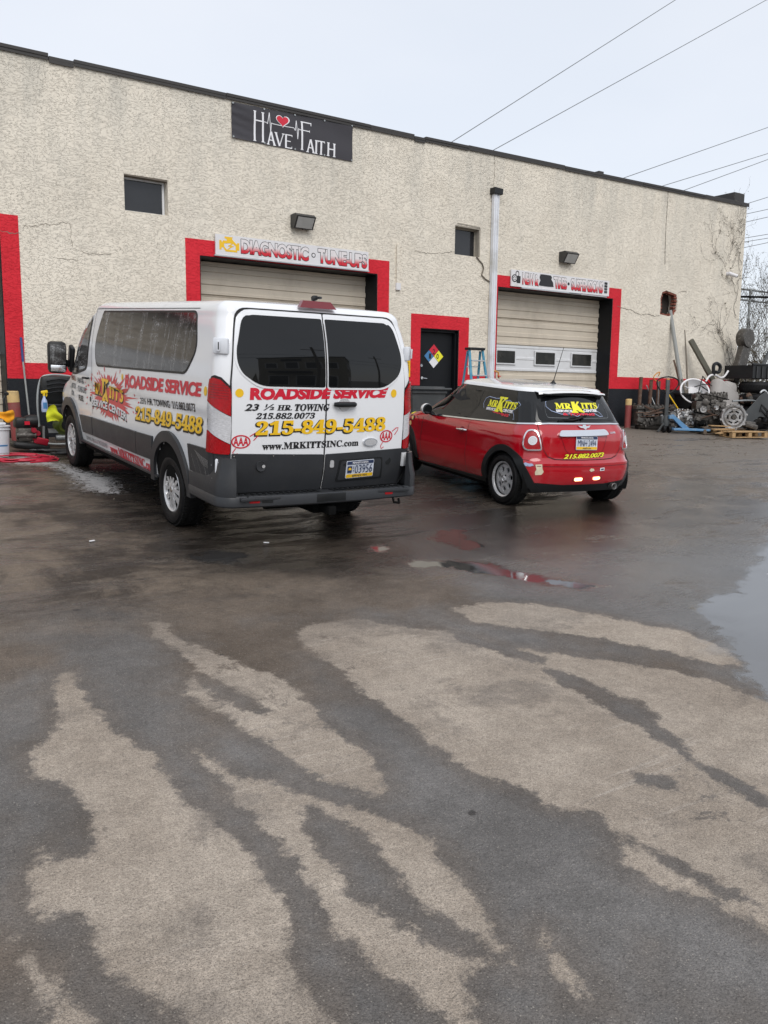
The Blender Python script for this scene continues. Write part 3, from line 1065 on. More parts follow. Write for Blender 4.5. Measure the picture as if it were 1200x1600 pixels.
for nm, pl in (('painted_surround', surround(-1.4, 2.54, 3.17, .27, .27, .27)), ('painted_surround', surround(5.77, 9.51, 3.13, .26, .28, .27)),
               ('painted_surround', surround(10.60, 11.63, 2.13, .25, .27, .28)), ('painted_surround', surround(12.70, 16.45, 3.13, .12, .29, .25)),
               ('painted_band', rect(2.812, 5.508, .94, 1.19)), ('painted_band', rect(9.792, 10.348, .94, 1.19)),
               ('painted_band', rect(11.902, 12.578, .94, 1.19)), ('painted_band', rect(16.742, 21.68, .94, 1.235))):
    under(patch(nm, pl, wf, 'stucco_red', off=0.005, thick=0.005, smooth=0), shop)
for a, b in ((-9, -1.4), (2.54, 5.77), (9.51, 10.60), (11.63, 12.70), (16.45, 21.68)):
    under(patch('painted_dado', rect(a, b, -.7, .94), wf, 'stucco_black', off=0.004, thick=0.004, smooth=0), shop)

# black jambs and heads inside the openings
for x0, x1, zt, dep in ((-1.4, 2.54, 3.17, .5), (5.77, 9.51, 3.13, .5), (10.60, 11.63, 2.13, .25), (12.70, 16.45, 3.13, .5)):
    mb = MB()
    for X, s in ((x0, 1), (x1, -1)):
        mb.box((X + s * .008, WY + dep / 2 + .002, ZW + zt / 2 - .02), (.016, dep, zt + .04))
    mb.box(((x0 + x1) / 2, WY + dep / 2 + .002, ZW + zt - .008), (x1 - x0 - .034, dep, .016))
    under(mb.build('jamb_lining', 'black_paint', smooth=0), shop)


def rollup(name, x0, x1, zt, white_at=None, wins=()):
    """sectional door: each section a part, its ribs in relief"""
    d = bpy.data.objects.new(name, None)
    COL.objects.link(d)
    d.location = ((x0 + x1) / 2, WY + .43, ZW)
    under(d, shop)
    h = 0.60
    z = 3.11
    secs = []
    while z > 0.05:
        secs.append((max(z - h, 0.02), z))
        z -= h
    for k, (a, b) in enumerate(secs):
        m = 'door_white' if white_at is not None and k == white_at else 'door_beige'
        # profile (depth, z): two shallow ribs and a rounded meeting rail
        H = b - a
        pr = [(0, a + .004), (0.012, a + .016), (0.012, a + .10 * H), (0.002, a + .125 * H), (0.002, a + .30 * H), (.014, a + .325 * H), (.014, a + .46 * H),
              (.002, a + .485 * H), (.002, a + .68 * H), (.014, a + .705 * H), (.014, a + .84 * H), (.002, a + .865 * H), (.002, a + .95 * H), (.010, b - .014), (0, b - .004)]
        if m == 'door_white':
            pr = [(0, a + .004), (0.012, a + .016), (0.012, a + .10 * H), (0.004, a + .12 * H), (0.004, a + .44 * H), (0.012, a + .46 * H), (.012, a + .54 * H), (.004, a + .56 * H), (.004, a + .88 * H), (.012, a + .90 * H), (.012, b - .014), (0, b - .004)]
        n = len(pr)
        vs = []
        for X in (x0 + .02, x1 - .02):
            vs += [(X, WY + .43 - p[0] * 1.5, ZW + p[1]) for p in pr] + [(X, WY + .47, ZW + pr[-1][1]), (X, WY + .47, ZW + pr[0][1])]
        n += 2
        fs = [(i, (i + 1) % n, n + (i + 1) % n, n + i) for i in range(n)] + [tuple(range(n)), tuple(reversed(range(n, 2 * n)))]
        mbs = MB().add(vs, fs)
        s = mbs.build('door_section', m, smooth=0)
        s.parent = d
        s.matrix_parent_inverse = Matrix.Translation(Vector((-(x0 + x1) / 2, -(WY + .43), -ZW)))
    for a, b in wins:
        w = patch('window_frame', rect(a - .03, b + .03, 1.462, 1.80), lambda u, v, q: Vector((u, WY + .41 - q, ZW + v)), 'door_white', off=.02, thick=.03, holes=[rpoly(rect(a, b, 1.49, 1.77), .02)], smooth=0)
        p = patch('window_pane', rect(a - .01, b + .01, 1.48, 1.78), lambda u, v, q: Vector((u, WY + .41 - q, ZW + v)), 'old_glass', off=.008, thick=.006, smooth=0)
        for o in (w, p):
            o.parent = d
            o.matrix_parent_inverse = Matrix.Translation(Vector((-(x0 + x1) / 2, -(WY + .43), -ZW)))
    return d


rollup('garage_door', -1.4, 2.54, 3.17, white_at=2)
rollup('garage_door', 5.77, 9.51, 3.13, white_at=2)
rollup('garage_door', 12.70, 16.45, 3.13, white_at=2, wins=((13.08, 13.64), (14.30, 14.94), (15.53, 16.21)))

dd = bpy.data.objects.new('door', None)
COL.objects.link(dd)
under(dd, shop)
for nm, bx, m in (('door_leaf', ((11.10, WY + .185, ZW + 1.03), (.94, .045, 2.06)), 'black_paint'),):
    MB().box(bx[0], bx[1], bev=.004).build(nm, m, dd, smooth=0)
MB().box((11.60, WY + .15, ZW + 1.04), (.05, .16, 2.1)).box((10.63, WY + .15, ZW + 1.04), (.05, .16, 2.1)).box((11.11, WY + .15, ZW + 2.09), (.96, .16, .05)).build('door_frame', 'black_paint', dd, smooth=0)
h = MB().cyl((10.735, WY + .16, ZW + 1.10), (10.735, WY + .10, ZW + 1.10), .028).tube([(10.735, WY + .11, ZW + 1.10), (10.76, WY + .095, ZW + 1.095), (10.86, WY + .095, ZW + 1.085)], .011).build('handle', 'chrome', dd)
MB().cyl((10.735, WY + .16, ZW + 1.36), (10.735, WY + .125, ZW + 1.36), .03).build('lock', 'chrome', dd)
MB().box((11.115, WY + .05, ZW + .01), (1.0, .34, .06)).build('threshold', 'rusty_steel', dd, smooth=0)


def small_window(x0, x1, z0, z1, rough):
    w = bpy.data.objects.new('window', None)
    COL.objects.link(w)
    under(w, shop)
    f = lambda u, v, q: Vector((u, WY + .17 - q, ZW + v))
    patch('window_frame', rect(x0 + .012, x1 - .012, z0 + .002, z1 - .012), f, 'wood_frame' if rough else 'door_white', w, off=.03, thick=.04, holes=[rect(x0 + .04, x1 - .05, z0 + .03, z1 - .05)], smooth=0)
    patch('window_pane', rect(x0 + .03, x1 - .04, z0 + .02, z1 - .04), f, 'window_pane', w, off=.008, thick=.01, smooth=0)
    mb = MB()
    mb.box(((x0 + x1) / 2, WY + .10, ZW + z1 - .012), (x1 - x0 + (.04 if rough else 0), .19, .024), (0, R(.7), 0))
    if rough:
        mb.box(((x0 + x1) / 2 + .02, WY + .02, ZW + z1 + .03), (.62, .06, .022), (0, R(1.5), 0))
        mb.box((x1 - .015, WY + .09, ZW + (z0 + z1) / 2), (.03, .16, z1 - z0 - .03))
    mb.build('lintel_board', 'weathered_wood' if not rough else 'wood_frame', w, smooth=0)


small_window(4.48, 5.22, 3.73, 4.31, False)
small_window(11.46, 12.16, 3.70, 4.30, True)

# hole broken through the wall with brick edges
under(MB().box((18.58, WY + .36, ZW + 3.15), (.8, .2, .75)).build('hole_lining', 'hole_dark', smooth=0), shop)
rng = random.Random(4)
for k in range(26):
    t = k / 26
    n = len(HOLE)
    i = int(t * n)
    f = t * n - i
    a, b = HOLE[i], HOLE[(i + 1) % n]
    x, z = a[0] + (b[0] - a[0]) * f, a[1] + (b[1] - a[1]) * f
    cxh, czh = 18.58, 3.15
    x += (cxh - x) * .05
    z += (czh - z) * .05
    under(MB().box((x, WY + .07 + rng.random() * .03, ZW + z), (.10 + .03 * rng.random(), .13, .055), (0, rng.uniform(-.2, .2), rng.uniform(-.2, .2)), bev=.006).build('brick', 'brick_red', smooth=0), shop)


def crack(pts, w=.006, m='crack_dark', jit=.012, seed=1):
    r = random.Random(seed)
    P = []
    for i in range(len(pts) - 1):
        a, b = pts[i], pts[i + 1]
        k = max(2, int(math.hypot(b[0] - a[0], b[1] - a[1]) / .03))
        for j in range(k):
            t = j / k
            P.append((a[0] + (b[0] - a[0]) * t + r.uniform(-jit, jit), a[1] + (b[1] - a[1]) * t + r.uniform(-jit, jit)))
    P.append(pts[-1])
    vs, fs = [], []
    for i, p in enumerate(P):
        q = P[min(i + 1, len(P) - 1)]
        o = P[max(i - 1, 0)]
        d = Vector((q[0] - o[0], q[1] - o[1]))
        d = d.normalized() if d.length > 0 else Vector((1, 0))
        ww = w * r.uniform(.35, 1.2) * (0.3 if i in (0, len(P) - 1) else 1)
        n = Vector((-d.y, d.x)) * ww / 2
        vs += [wf(p[0] + n.x, p[1] + n.y, .0065), wf(p[0] - n.x, p[1] - n.y, .0065)]
    for i in range(len(P) - 1):
        fs.append((2 * i, 2 * i + 1, 2 * i + 3, 2 * i + 2))
    return under(MB().add(vs, fs).build('crack', m, smooth=0), shop)


crack([(2.54, 3.18), (2.68, 3.17), (2.85, 3.17)], .016)
crack([(2.87, 3.24), (2.90, 3.30), (3.09, 3.31), (3.16, 3.36), (3.40, 3.37), (3.45, 3.41), (3.58, 3.42), (3.60, 3.33), (3.59, 3.18), (3.61, 3.05)], .007, seed=2)
crack([(3.66, 3.02), (3.76, 3.00), (3.86, 2.96), (3.98, 2.98), (4.24, 2.99)], .007, seed=3)
crack([(3.36, 2.86), (3.52, 2.85), (3.69, 2.85)], .007, seed=4)
crack([(16.60, 2.95), (16.80, 2.93), (17.11, 2.90), (17.31, 2.84), (17.55, 2.80), (17.77, 2.83), (18.03, 2.80), (18.25, 2.83)], .014, seed=5)
crack([(18.30, 5.93), (18.29, 4.95), (18.33, 4.1)], .020, jit=.006, seed=6)
crack([(11.47, 3.76), (11.28, 3.72), (10.94, 3.67), (10.81, 3.65), (10.4, 3.66)], .010, seed=7)
crack([(18.95, 3.45), (19.05, 3.5), (19.3, 3.5)], .012, seed=8)
crack([(12.5, 5.85), (12.51, 5.5), (12.48, 5.2)], .010, seed=9)

# things fixed to the wall -------------------------------------------------
def board(name, label, cat, x0, x1, z0, z1, m, off=.03, th=.02, tilt=0.0):
    t = thing(name, label, cat, ((x0 + x1) / 2, WY, ZW + z0))
    o = patch('sign_board', rect(x0, x1, z0, z1), lambda u, v, q: wf(u, v, q + (v - z0) * tilt), m, None, off=off, thick=th, smooth=0)
    o.parent = t
    o.matrix_parent_inverse = Matrix.Translation(-t.location)
    return t


def onto(t, o):
    o.parent = t
    o.matrix_parent_inverse = t.matrix_world.inverted() if t.rotation_euler.z else Matrix.Translation(-Vector(t.location))
    return o


# HAVE FAITH banner
bt = thing('banner', 'black vinyl banner reading HAVE FAITH with a red heart, high on the wall', 'banner', (7.65, WY, ZW + 5.18))
BQ = [(6.40, 5.785), (8.89, 5.835), (8.89, 5.17), (6.40, 5.19)]


def bfn(u, v, q):
    s = (u - 6.4) / 2.49
    z1 = 5.785 + .05 * s
    z0 = 5.19 - .02 * s
    r = .004 * math.sin(u * 9 + v * 4) + .01 * math.exp(-((u - 6.4) / .35) ** 2) * math.sin(v * 26 + u * 8) + .006 * math.sin(v * 7 + u * 2.2)
    return wf(u, z0 + (z1 - z0) * v, .02 + q + r)


onto(bt, patch('banner_sheet', [(6.40, 0), (8.89, 0), (8.89, 1), (6.40, 1)], bfn, 'banner_vinyl', off=0, thick=.004, grid=.09, smooth=60))
mbz = lambda z, u: (z - (5.19 - .02 * (u - 6.4) / 2.49)) / ((5.785 + .05 * (u - 6.4) / 2.49) - (5.19 - .02 * (u - 6.4) / 2.49))


def strokes(segs, w, m, name='letter', off=.006):
    mb = MB()
    for (a, b, *rest) in segs:
        ww = rest[0] if rest else w
        a, b = Vector(a), Vector(b)
        d = (b - a)
        n = Vector((-d.y, d.x)).normalized() * ww / 2
        k = 4
        vs = []
        for j in range(k + 1):
            p = a + d * j / k
            for s in (1, -1):
                q = p + n * s
                vs.append(bfn(q.x, mbz(q.y, q.x), off))
        mb.add(vs, [(2 * j, 2 * j + 1, 2 * j + 3, 2 * j + 2) for j in range(k)])
    return onto(bt, mb.build(name, m, smooth=0, recalc=False))


def ser(x, z, w=.055):
    return ((x - w / 2, z), (x + w / 2, z), .016)


def capH(x0, x1, z0, z1, w, bar):
    return [((x0 + .02, z0), (x0 + .02, z1)), ((x1 - .02, z0), (x1 - .02, z1)), ((x0 + .02, bar), (x1 - .02, bar), w * .6), ser(x0 + .02, z0), ser(x0 + .02, z1), ser(x1 - .02, z0), ser(x1 - .02, z1)]


def capA(x0, x1, z0, z1, w):
    c = (x0 + x1) / 2
    return [((x0 + .02, z0), (c - .005, z1), w * .7), ((x1 - .02, z0), (c, z1)), ((x0 + .05, z0 + (z1 - z0) * .35), (x1 - .05, z0 + (z1 - z0) * .35), w * .5), ser(x0 + .02, z0), ser(x1 - .02, z0)]


strokes(capH(6.82, 7.02, 5.215, 5.71, .036, 5.56), .036, 'print_white')
strokes(capA(7.08, 7.25, 5.195, 5.42, .036), .036, 'print_white')
strokes([((7.26, 5.42), (7.335, 5.20)), ((7.335, 5.20), (7.41, 5.42), .017), ser(7.26, 5.42), ser(7.41, 5.42)], .036, 'print_white')
strokes([((7.465, 5.20), (7.465, 5.42)), ((7.45, 5.42), (7.59, 5.42), .018), ((7.45, 5.20), (7.59, 5.20), .018), ((7.465, 5.315), (7.56, 5.315), .015), ((7.585, 5.42), (7.585, 5.395), .012), ((7.585, 5.20), (7.585, 5.23), .012)], .036, 'print_white')
strokes([((7.795, 5.215), (7.795, 5.70)), ((7.78, 5.70), (7.99, 5.70), .02), ((7.985, 5.70), (7.985, 5.655), .014), ((7.795, 5.555), (7.955, 5.555), .016), ((7.952, 5.575), (7.952, 5.535), .012), ser(7.795, 5.215), ser(7.795, 5.70)], .036, 'print_white')
strokes(capA(7.89, 8.06, 5.195, 5.42, .036), .036, 'print_white')
strokes([((8.095, 5.195), (8.095, 5.42)), ser(8.095, 5.195), ser(8.095, 5.42)], .036, 'print_white')
strokes([((8.20, 5.195), (8.20, 5.42)), ((8.125, 5.42), (8.275, 5.42), .018), ((8.13, 5.42), (8.13, 5.395), .012), ((8.27, 5.42), (8.27, 5.395), .012), ser(8.20, 5.195)], .036, 'print_white')
strokes(capH(8.33, 8.50, 5.195, 5.42, .036, 5.315), .036, 'print_white')
E_ = [(7.02, 5.56), (7.07, 5.56), (7.09, 5.54), (7.13, 5.74), (7.155, 5.39), (7.17, 5.57), (7.19, 5.56), (7.39, 5.555), (7.41, 5.575), (7.43, 5.555), (7.62, 5.56), (7.65, 5.52), (7.675, 5.70), (7.70, 5.38), (7.72, 5.57), (7.74, 5.55), (7.80, 5.555)]
strokes([(E_[i], E_[i + 1], .012) for i in range(len(E_) - 1)], .012, 'print_white', 'pulse_line')
hp = []
for i in range(28):
    t = 2 * PI * i / 28
    hp.append((7.40 + .0075 * 16 * math.sin(t) ** 3, 5.645 + .0062 * (13 * math.cos(t) - 5 * math.cos(2 * t) - 2 * math.cos(3 * t) - math.cos(4 * t))))
onto(bt, patch('heart', [(7.40 + (x - 7.40) * 1.16, 5.645 + (y - 5.645) * 1.16) for x, y in hp], lambda u, v, q: bfn(u, mbz(v, u), q), 'print_white', off=.005, smooth=0))
onto(bt, patch('heart', [(x - .006, y) for x, y in hp], lambda u, v, q: bfn(u, mbz(v, u), q), 'print_red', off=.008, smooth=0))
mb = MB()
for u in (6.42, 7.03, 7.65, 8.27, 8.87):
    for v in (.03, .97):
        p = bfn(u, v, .004)
        mb.cyl(p, p + Vector((0, -.01, 0)), .016, n=10)
onto(bt, mb.build('grommets', 'galvanised'))

# gradient print used on the two long signs: white letters turning red at the foot
gm = bpy.data.materials.new('print_fade')
MATS['print_fade'] = gm
gm.use_nodes = True
t_ = gm.node_tree
g_b = t_.nodes['Principled BSDF']
g_b.inputs['Roughness'].default_value = .45
g_tc = N(t_, 'TexCoord')
g_s = N(t_, 'SeparateXYZ')
t_.links.new(g_tc.outputs['Generated'], g_s.inputs[0])
g_r = N(t_, 'ValToRGB')
g_r.color_ramp.elements[0].position = .22
g_r.color_ramp.elements[0].color = (.60, .015, .03, 1)
g_r.color_ramp.elements[1].position = .62
g_r.color_ramp.elements[1].color = (.74, .70, .70, 1)
t_.links.new(g_s.outputs['Z'], g_r.inputs[0])
t_.links.new(g_r.outputs[0], g_b.inputs['Base Color'])

s1 = board('shop_sign', 'long white sign reading DIAGNOSTIC • TUNE-UPS over the left garage door', 'sign', 6.05, 9.26, 3.165, 3.52, 'sign_white', off=.05, th=.03)
for st, q in (('DIAGNOSTIC', ((6.54, 3.475), (7.91, 3.465), (7.91, 3.225), (6.54, 3.235))), ('TUNE-UPS', ((8.12, 3.47), (9.22, 3.46), (9.22, 3.205), (8.12, 3.215)))):
    onto(s1, lettering(st, q, wf, 'print_black', None, off=.053, bold=.075, base=.03, space=.92))
    onto(s1, lettering(st, q, wf, 'print_fade', None, off=.056, bold=.045, base=.03, space=.92))
onto(s1, patch('dot', circ(8.02, 3.34, .045), wf, 'print_black', off=.052, smooth=0))
onto(s1, patch('dot', circ(8.02, 3.34, .03), wf, 'sign_white', off=.054, smooth=0))
eng = [(6.12, 3.42), (6.12, 3.26), (6.16, 3.26), (6.16, 3.30), (6.19, 3.30), (6.24, 3.235), (6.46, 3.235), (6.46, 3.27), (6.50, 3.27), (6.50, 3.40), (6.46, 3.40), (6.46, 3.37), (6.42, 3.40), (6.36, 3.46), (6.38, 3.49), (6.22, 3.49), (6.22, 3.46), (6.26, 3.45), (6.26, 3.42), (6.19, 3.42), (6.17, 3.38), (6.16, 3.42)]
onto(s1, patch('engine_symbol', eng, wf, 'print_yellow', off=.053, smooth=0, holes=[[(6.21, 3.37), (6.21, 3.32), (6.26, 3.27), (6.43, 3.27), (6.43, 3.34), (6.38, 3.38), (6.30, 3.38)]]))
onto(s1, patch('engine_symbol', [(6.40, 3.40), (6.27, 3.33), (6.33, 3.33), (6.25, 3.25), (6.40, 3.34), (6.34, 3.34)], wf, 'print_yellow', off=.055, smooth=0))
onto(s1, MB().box((7.65, WY - .035, ZW + 3.155), (3.25, .05, .022)).build('sign_bracket', 'aluminium', smooth=0))

s2 = board('shop_sign', 'white sign reading NEW & TIRES • SUSPENSIONS with a word blacked out, over the right garage door', 'sign', 13.04, 16.24, 3.165, 3.525, 'sign_white', off=.05, th=.03)
for st, q in (('NEW &', ((13.37, 3.475), (13.86, 3.475), (13.87, 3.23), (13.38, 3.23))), ('TIRES', ((14.35, 3.475), (14.77, 3.47), (14.79, 3.22), (14.39, 3.22))), ('SUSPENSIONS', ((14.91, 3.475), (16.02, 3.48), (16.01, 3.22), (14.94, 3.22)))):
    onto(s2, lettering(st, q, wf, 'print_black', None, off=.053, bold=.075, base=.03, space=.92))
    onto(s2, lettering(st, q, wf, 'print_fade', None, off=.056, bold=.045, base=.03, space=.92))
onto(s2, patch('blacked_out_word', [(13.92, 3.49), (14.0, 3.495), (14.25, 3.49), (14.29, 3.45), (14.27, 3.40), (14.33, 3.34), (14.35, 3.24), (14.2, 3.235), (13.9, 3.24), (13.885, 3.27), (13.93, 3.36), (13.90, 3.42)], wf, 'print_black', off=.058, smooth=0))
onto(s2, patch('dot', circ(14.84, 3.35, .035), wf, 'print_black', off=.052, smooth=0))
onto(s2, patch('wheel_symbol', circ(13.14, 3.34, .085), wf, 'print_black', off=.053, smooth=0))
onto(s2, patch('wheel_symbol', circ(13.14, 3.34, .06), wf, 'sign_white', off=.055, smooth=0))
for k in range(5):
    a = 2 * PI * k / 5 + .3
    onto(s2, patch('wheel_symbol', circ(13.14 + .035 * math.cos(a), 3.34 + .035 * math.sin(a), .014, n=8), wf, 'print_black', off=.057, smooth=0))
onto(s2, patch('tyre_symbol', circ(13.22, 3.44, .055, .07), wf, 'print_black', off=.052, smooth=0, holes=[circ(13.22, 3.44, .035, .048)]))
onto(s2, patch('tyre_symbol', rpoly(rect(13.20, 13.32, 3.24, 3.40), .02), wf, 'print_black', off=.0515, smooth=0))
for k in range(4):
    onto(s2, patch('tyre_symbol', rpoly(rect(16.06, 16.17, 3.225 + .068 * k, 3.283 + .068 * k), .015), wf, 'print_black' if k > 1 else 'bin_plastic', off=.053, smooth=0))
onto(s2, MB().box((14.3, WY - .04, ZW + 3.15), (1.9, .06, .03)).box((15.5, WY - .04, ZW + 3.14), (1.3, .06, .02)).build('sign_bracket', 'aluminium', smooth=0))


def floodlight(x, z, label):
    t = thing('floodlight', label, 'floodlight', (x, WY, ZW + z), group='wall floodlights over the garage doors')
    mb = MB()
    pr = [(-.02, .12), (.19, .125), (.265, .075), (.13, -.135), (-.02, -.10)]      # (out, z)
    mb.prism(pr, lambda u, v, w: Vector((w - .20, -u, v)), .40)
    mb.build('housing', 'shade_black_metal', t, smooth=0)
    a, b = Vector((0, -.265, .075)), Vector((0, -.13, -.135))
    n = Vector((0, (a - b).z, -(a - b).y)).normalized()
    n = Vector((0, -abs(n.y), abs(n.z)))
    nn = (b - a).cross(Vector((1, 0, 0))).normalized()
    if nn.y > 0:
        nn = -nn
    vs = []
    for p in (a.lerp(b, .08), a.lerp(b, .92)):
        for sx in (-.17, .17):
            vs.append(p + Vector((sx, 0, 0)) + nn * .006)
    MB().add(vs, [(0, 1, 3, 2)]).build('lens', 'lamp_lens', t, smooth=0)
    MB().box((0, -.02, .0), (.12, .05, .14)).cyl((0, -.10, -.10), (0, -.10, -.14), .015).build('mounting_box', 'shade_black_metal', t, smooth=0)
    return t


floodlight(7.76, 3.91, 'dark box floodlight on the wall above the left garage sign')
floodlight(14.74, 3.93, 'dark box floodlight on the wall above the right garage sign')

dp = thing('downpipe', 'white rectangular downpipe with black outlet on the cream wall', 'downpipe', (12.5, WY, ZW))
onto(dp, MB().box((12.51, WY - .06, ZW + 3.05), (.145, .10, 4.0), bev=.012).build('pipe', 'pvc_white', smooth=20))
onto(dp, MB().box((12.475, WY - .118, ZW + 3.05), (.02, .014, 3.98)).box((12.545, WY - .118, ZW + 3.05), (.02, .014, 3.98)).build('pipe_ribs', 'pvc_white', smooth=0))
onto(dp, MB().box((12.51, WY - .08, ZW + 5.10), (.24, .17, .13), (0, .05, 0), bev=.01).build('outlet_box', 'black_plastic', smooth=0))

rw = thing('cable_trunking', 'flat cream cable trunking on the wall right of the left garage door', 'trunking', (9.99, WY, ZW + 2.9))
onto(rw, MB().box((9.99, WY - .02, ZW + 3.32), (.075, .03, .86), bev=.004).build('trunking', 'stucco_cream', smooth=0))
onto(rw, MB().box((10.0, WY - .022, ZW + 2.92), (.11, .04, .14), bev=.004).build('junction_box', 'sign_white', smooth=0))
cb = MB().tube([wf(*p, .02) for p in [(12.05, 3.70), (12.12, 3.64), (12.22, 3.57), (12.26, 3.47), (12.22, 3.38), (12.21, 3.33), (12.31, 3.26), (12.44, 3.21)]], .014)
tag(cb.build('cable', 'weathered_wood'), 'loose brown cable curling from the small window to the downpipe', 'cable')

sc = thing('security_camera', 'small white bullet camera high on the right end of the wall', 'camera', (21.05, WY, ZW + 4.06))
onto(sc, MB().cyl((20.98, WY, ZW + 4.10), (20.98, WY - .05, ZW + 4.10), .055).tube([(20.98, WY - .03, ZW + 4.1), (20.99, WY - .10, ZW + 4.09)], .02).build('mount', 'sign_white'))
onto(sc, MB().cyl((20.93, WY - .08, ZW + 4.11), (21.12, WY - .22, ZW + 4.03), .05).build('camera_body', 'sign_white'))
onto(sc, MB().cyl((21.12, WY - .22, ZW + 4.03), (21.135, WY - .23, ZW + 4.024), .036).build('lens', 'black_gloss'))

# hazard diamond on the black door
hz = thing('hazard_placard', 'fire-hazard diamond with 2, 1 and 0 on the black door', 'sign', (11.08, WY + .15, ZW + 1.38))
hf = lambda u, v, q: Vector((11.08 + (u - v) * .130, WY + .160 - q, ZW + 1.565 + (u + v) * .128))
for nm, a, b, m in (('red_quarter', 0, 0, 'print_red'), ('blue_quarter', -1, 0, 'print_blue'), ('yellow_quarter', 0, -1, 'print_lemon'), ('white_quarter', -1, -1, 'print_white')):
    onto(hz, patch(nm, rect(a + .02, a + .98, b + .02, b + .98), hf, m, off=.004, thick=.003, smooth=0))
for st, cx_, cz_ in (('2', 11.08, 1.66), ('1', 10.98, 1.565), ('0', 11.18, 1.565)):
    onto(hz, lettering(st, ((cx_ - .032, cz_ + .055), (cx_ + .032, cz_ + .055), (cx_ + .032, cz_ - .055), (cx_ - .032, cz_ - .055)), lambda u, v, q: Vector((u, WY + .160 - q, ZW + v)), 'print_black', None, off=.006, bold=.02))

ys = board('warning_sign', 'small yellow notice on the wall left of the black door', 'sign', 10.14, 10.335, 1.11, 1.45, 'print_yellow', off=.02, th=.008)
onto(ys, patch('printed_frame', rect(10.18, 10.30, 1.18, 1.36), wf, 'print_black', off=.022, smooth=0, holes=[rect(10.19, 10.29, 1.19, 1.35)]))
onto(ys, lettering('NOTICE', ((10.17, 1.42), (10.31, 1.42), (10.31, 1.385), (10.17, 1.385)), wf, 'print_black', None, off=.022))

# hose tap
tp = thing('hose_tap', 'brass and red outdoor tap beside the downpipe', 'tap', (12.62, WY, ZW + 1.2))
onto(tp, MB().tube([(12.55, WY, ZW + 1.28), (12.57, WY - .14, ZW + 1.28), (12.64, WY - .17, ZW + 1.25), (12.66, WY - .17, ZW + 1.06)], .02).build('pipe', 'handle_orange'))
onto(tp, MB().lathe([(.0, 0), (.045, 0), (.045, .018), (0, .018)], (12.64, WY - .20, ZW + 1.16), 'Z', 10).build('valve_wheel', 'print_red'))


# ---------------------------------------------------------------- vehicle shells
def herm(tab, z):
    """smooth interpolation of a table {z: (values...)}"""
    ks = [r[0] for r in tab]
    if z <= ks[0]:
        return tab[0][1:]
    if z >= ks[-1]:
        return tab[-1][1:]
    i = max(k for k in range(len(ks)) if ks[k] <= z)
    z0, z1 = ks[i], ks[i + 1]
    h = z1 - z0
    t = (z - z0) / h
    out = []
    for c in range(1, len(tab[0])):
        p0, p1 = tab[i][c], tab[i + 1][c]
        s = (p1 - p0) / h
        sa = (p0 - tab[i - 1][c]) / (z0 - ks[i - 1]) if i > 0 else s
        sb = (tab[i + 2][c] - p1) / (ks[i + 2] - z1) if i + 2 < len(ks) else s
        ma_ = 0 if sa * s <= 0 else 2 * sa * s / (sa + s)
        mb_ = 0 if sb * s <= 0 else 2 * sb * s / (sb + s)
        t2, t3 = t * t, t * t * t
        out.append((2 * t3 - 3 * t2 + 1) * p0 + (t3 - 2 * t2 + t) * h * ma_ + (-2 * t3 + 3 * t2) * p1 + (t3 - t2) * h * mb_)
    return tuple(out)


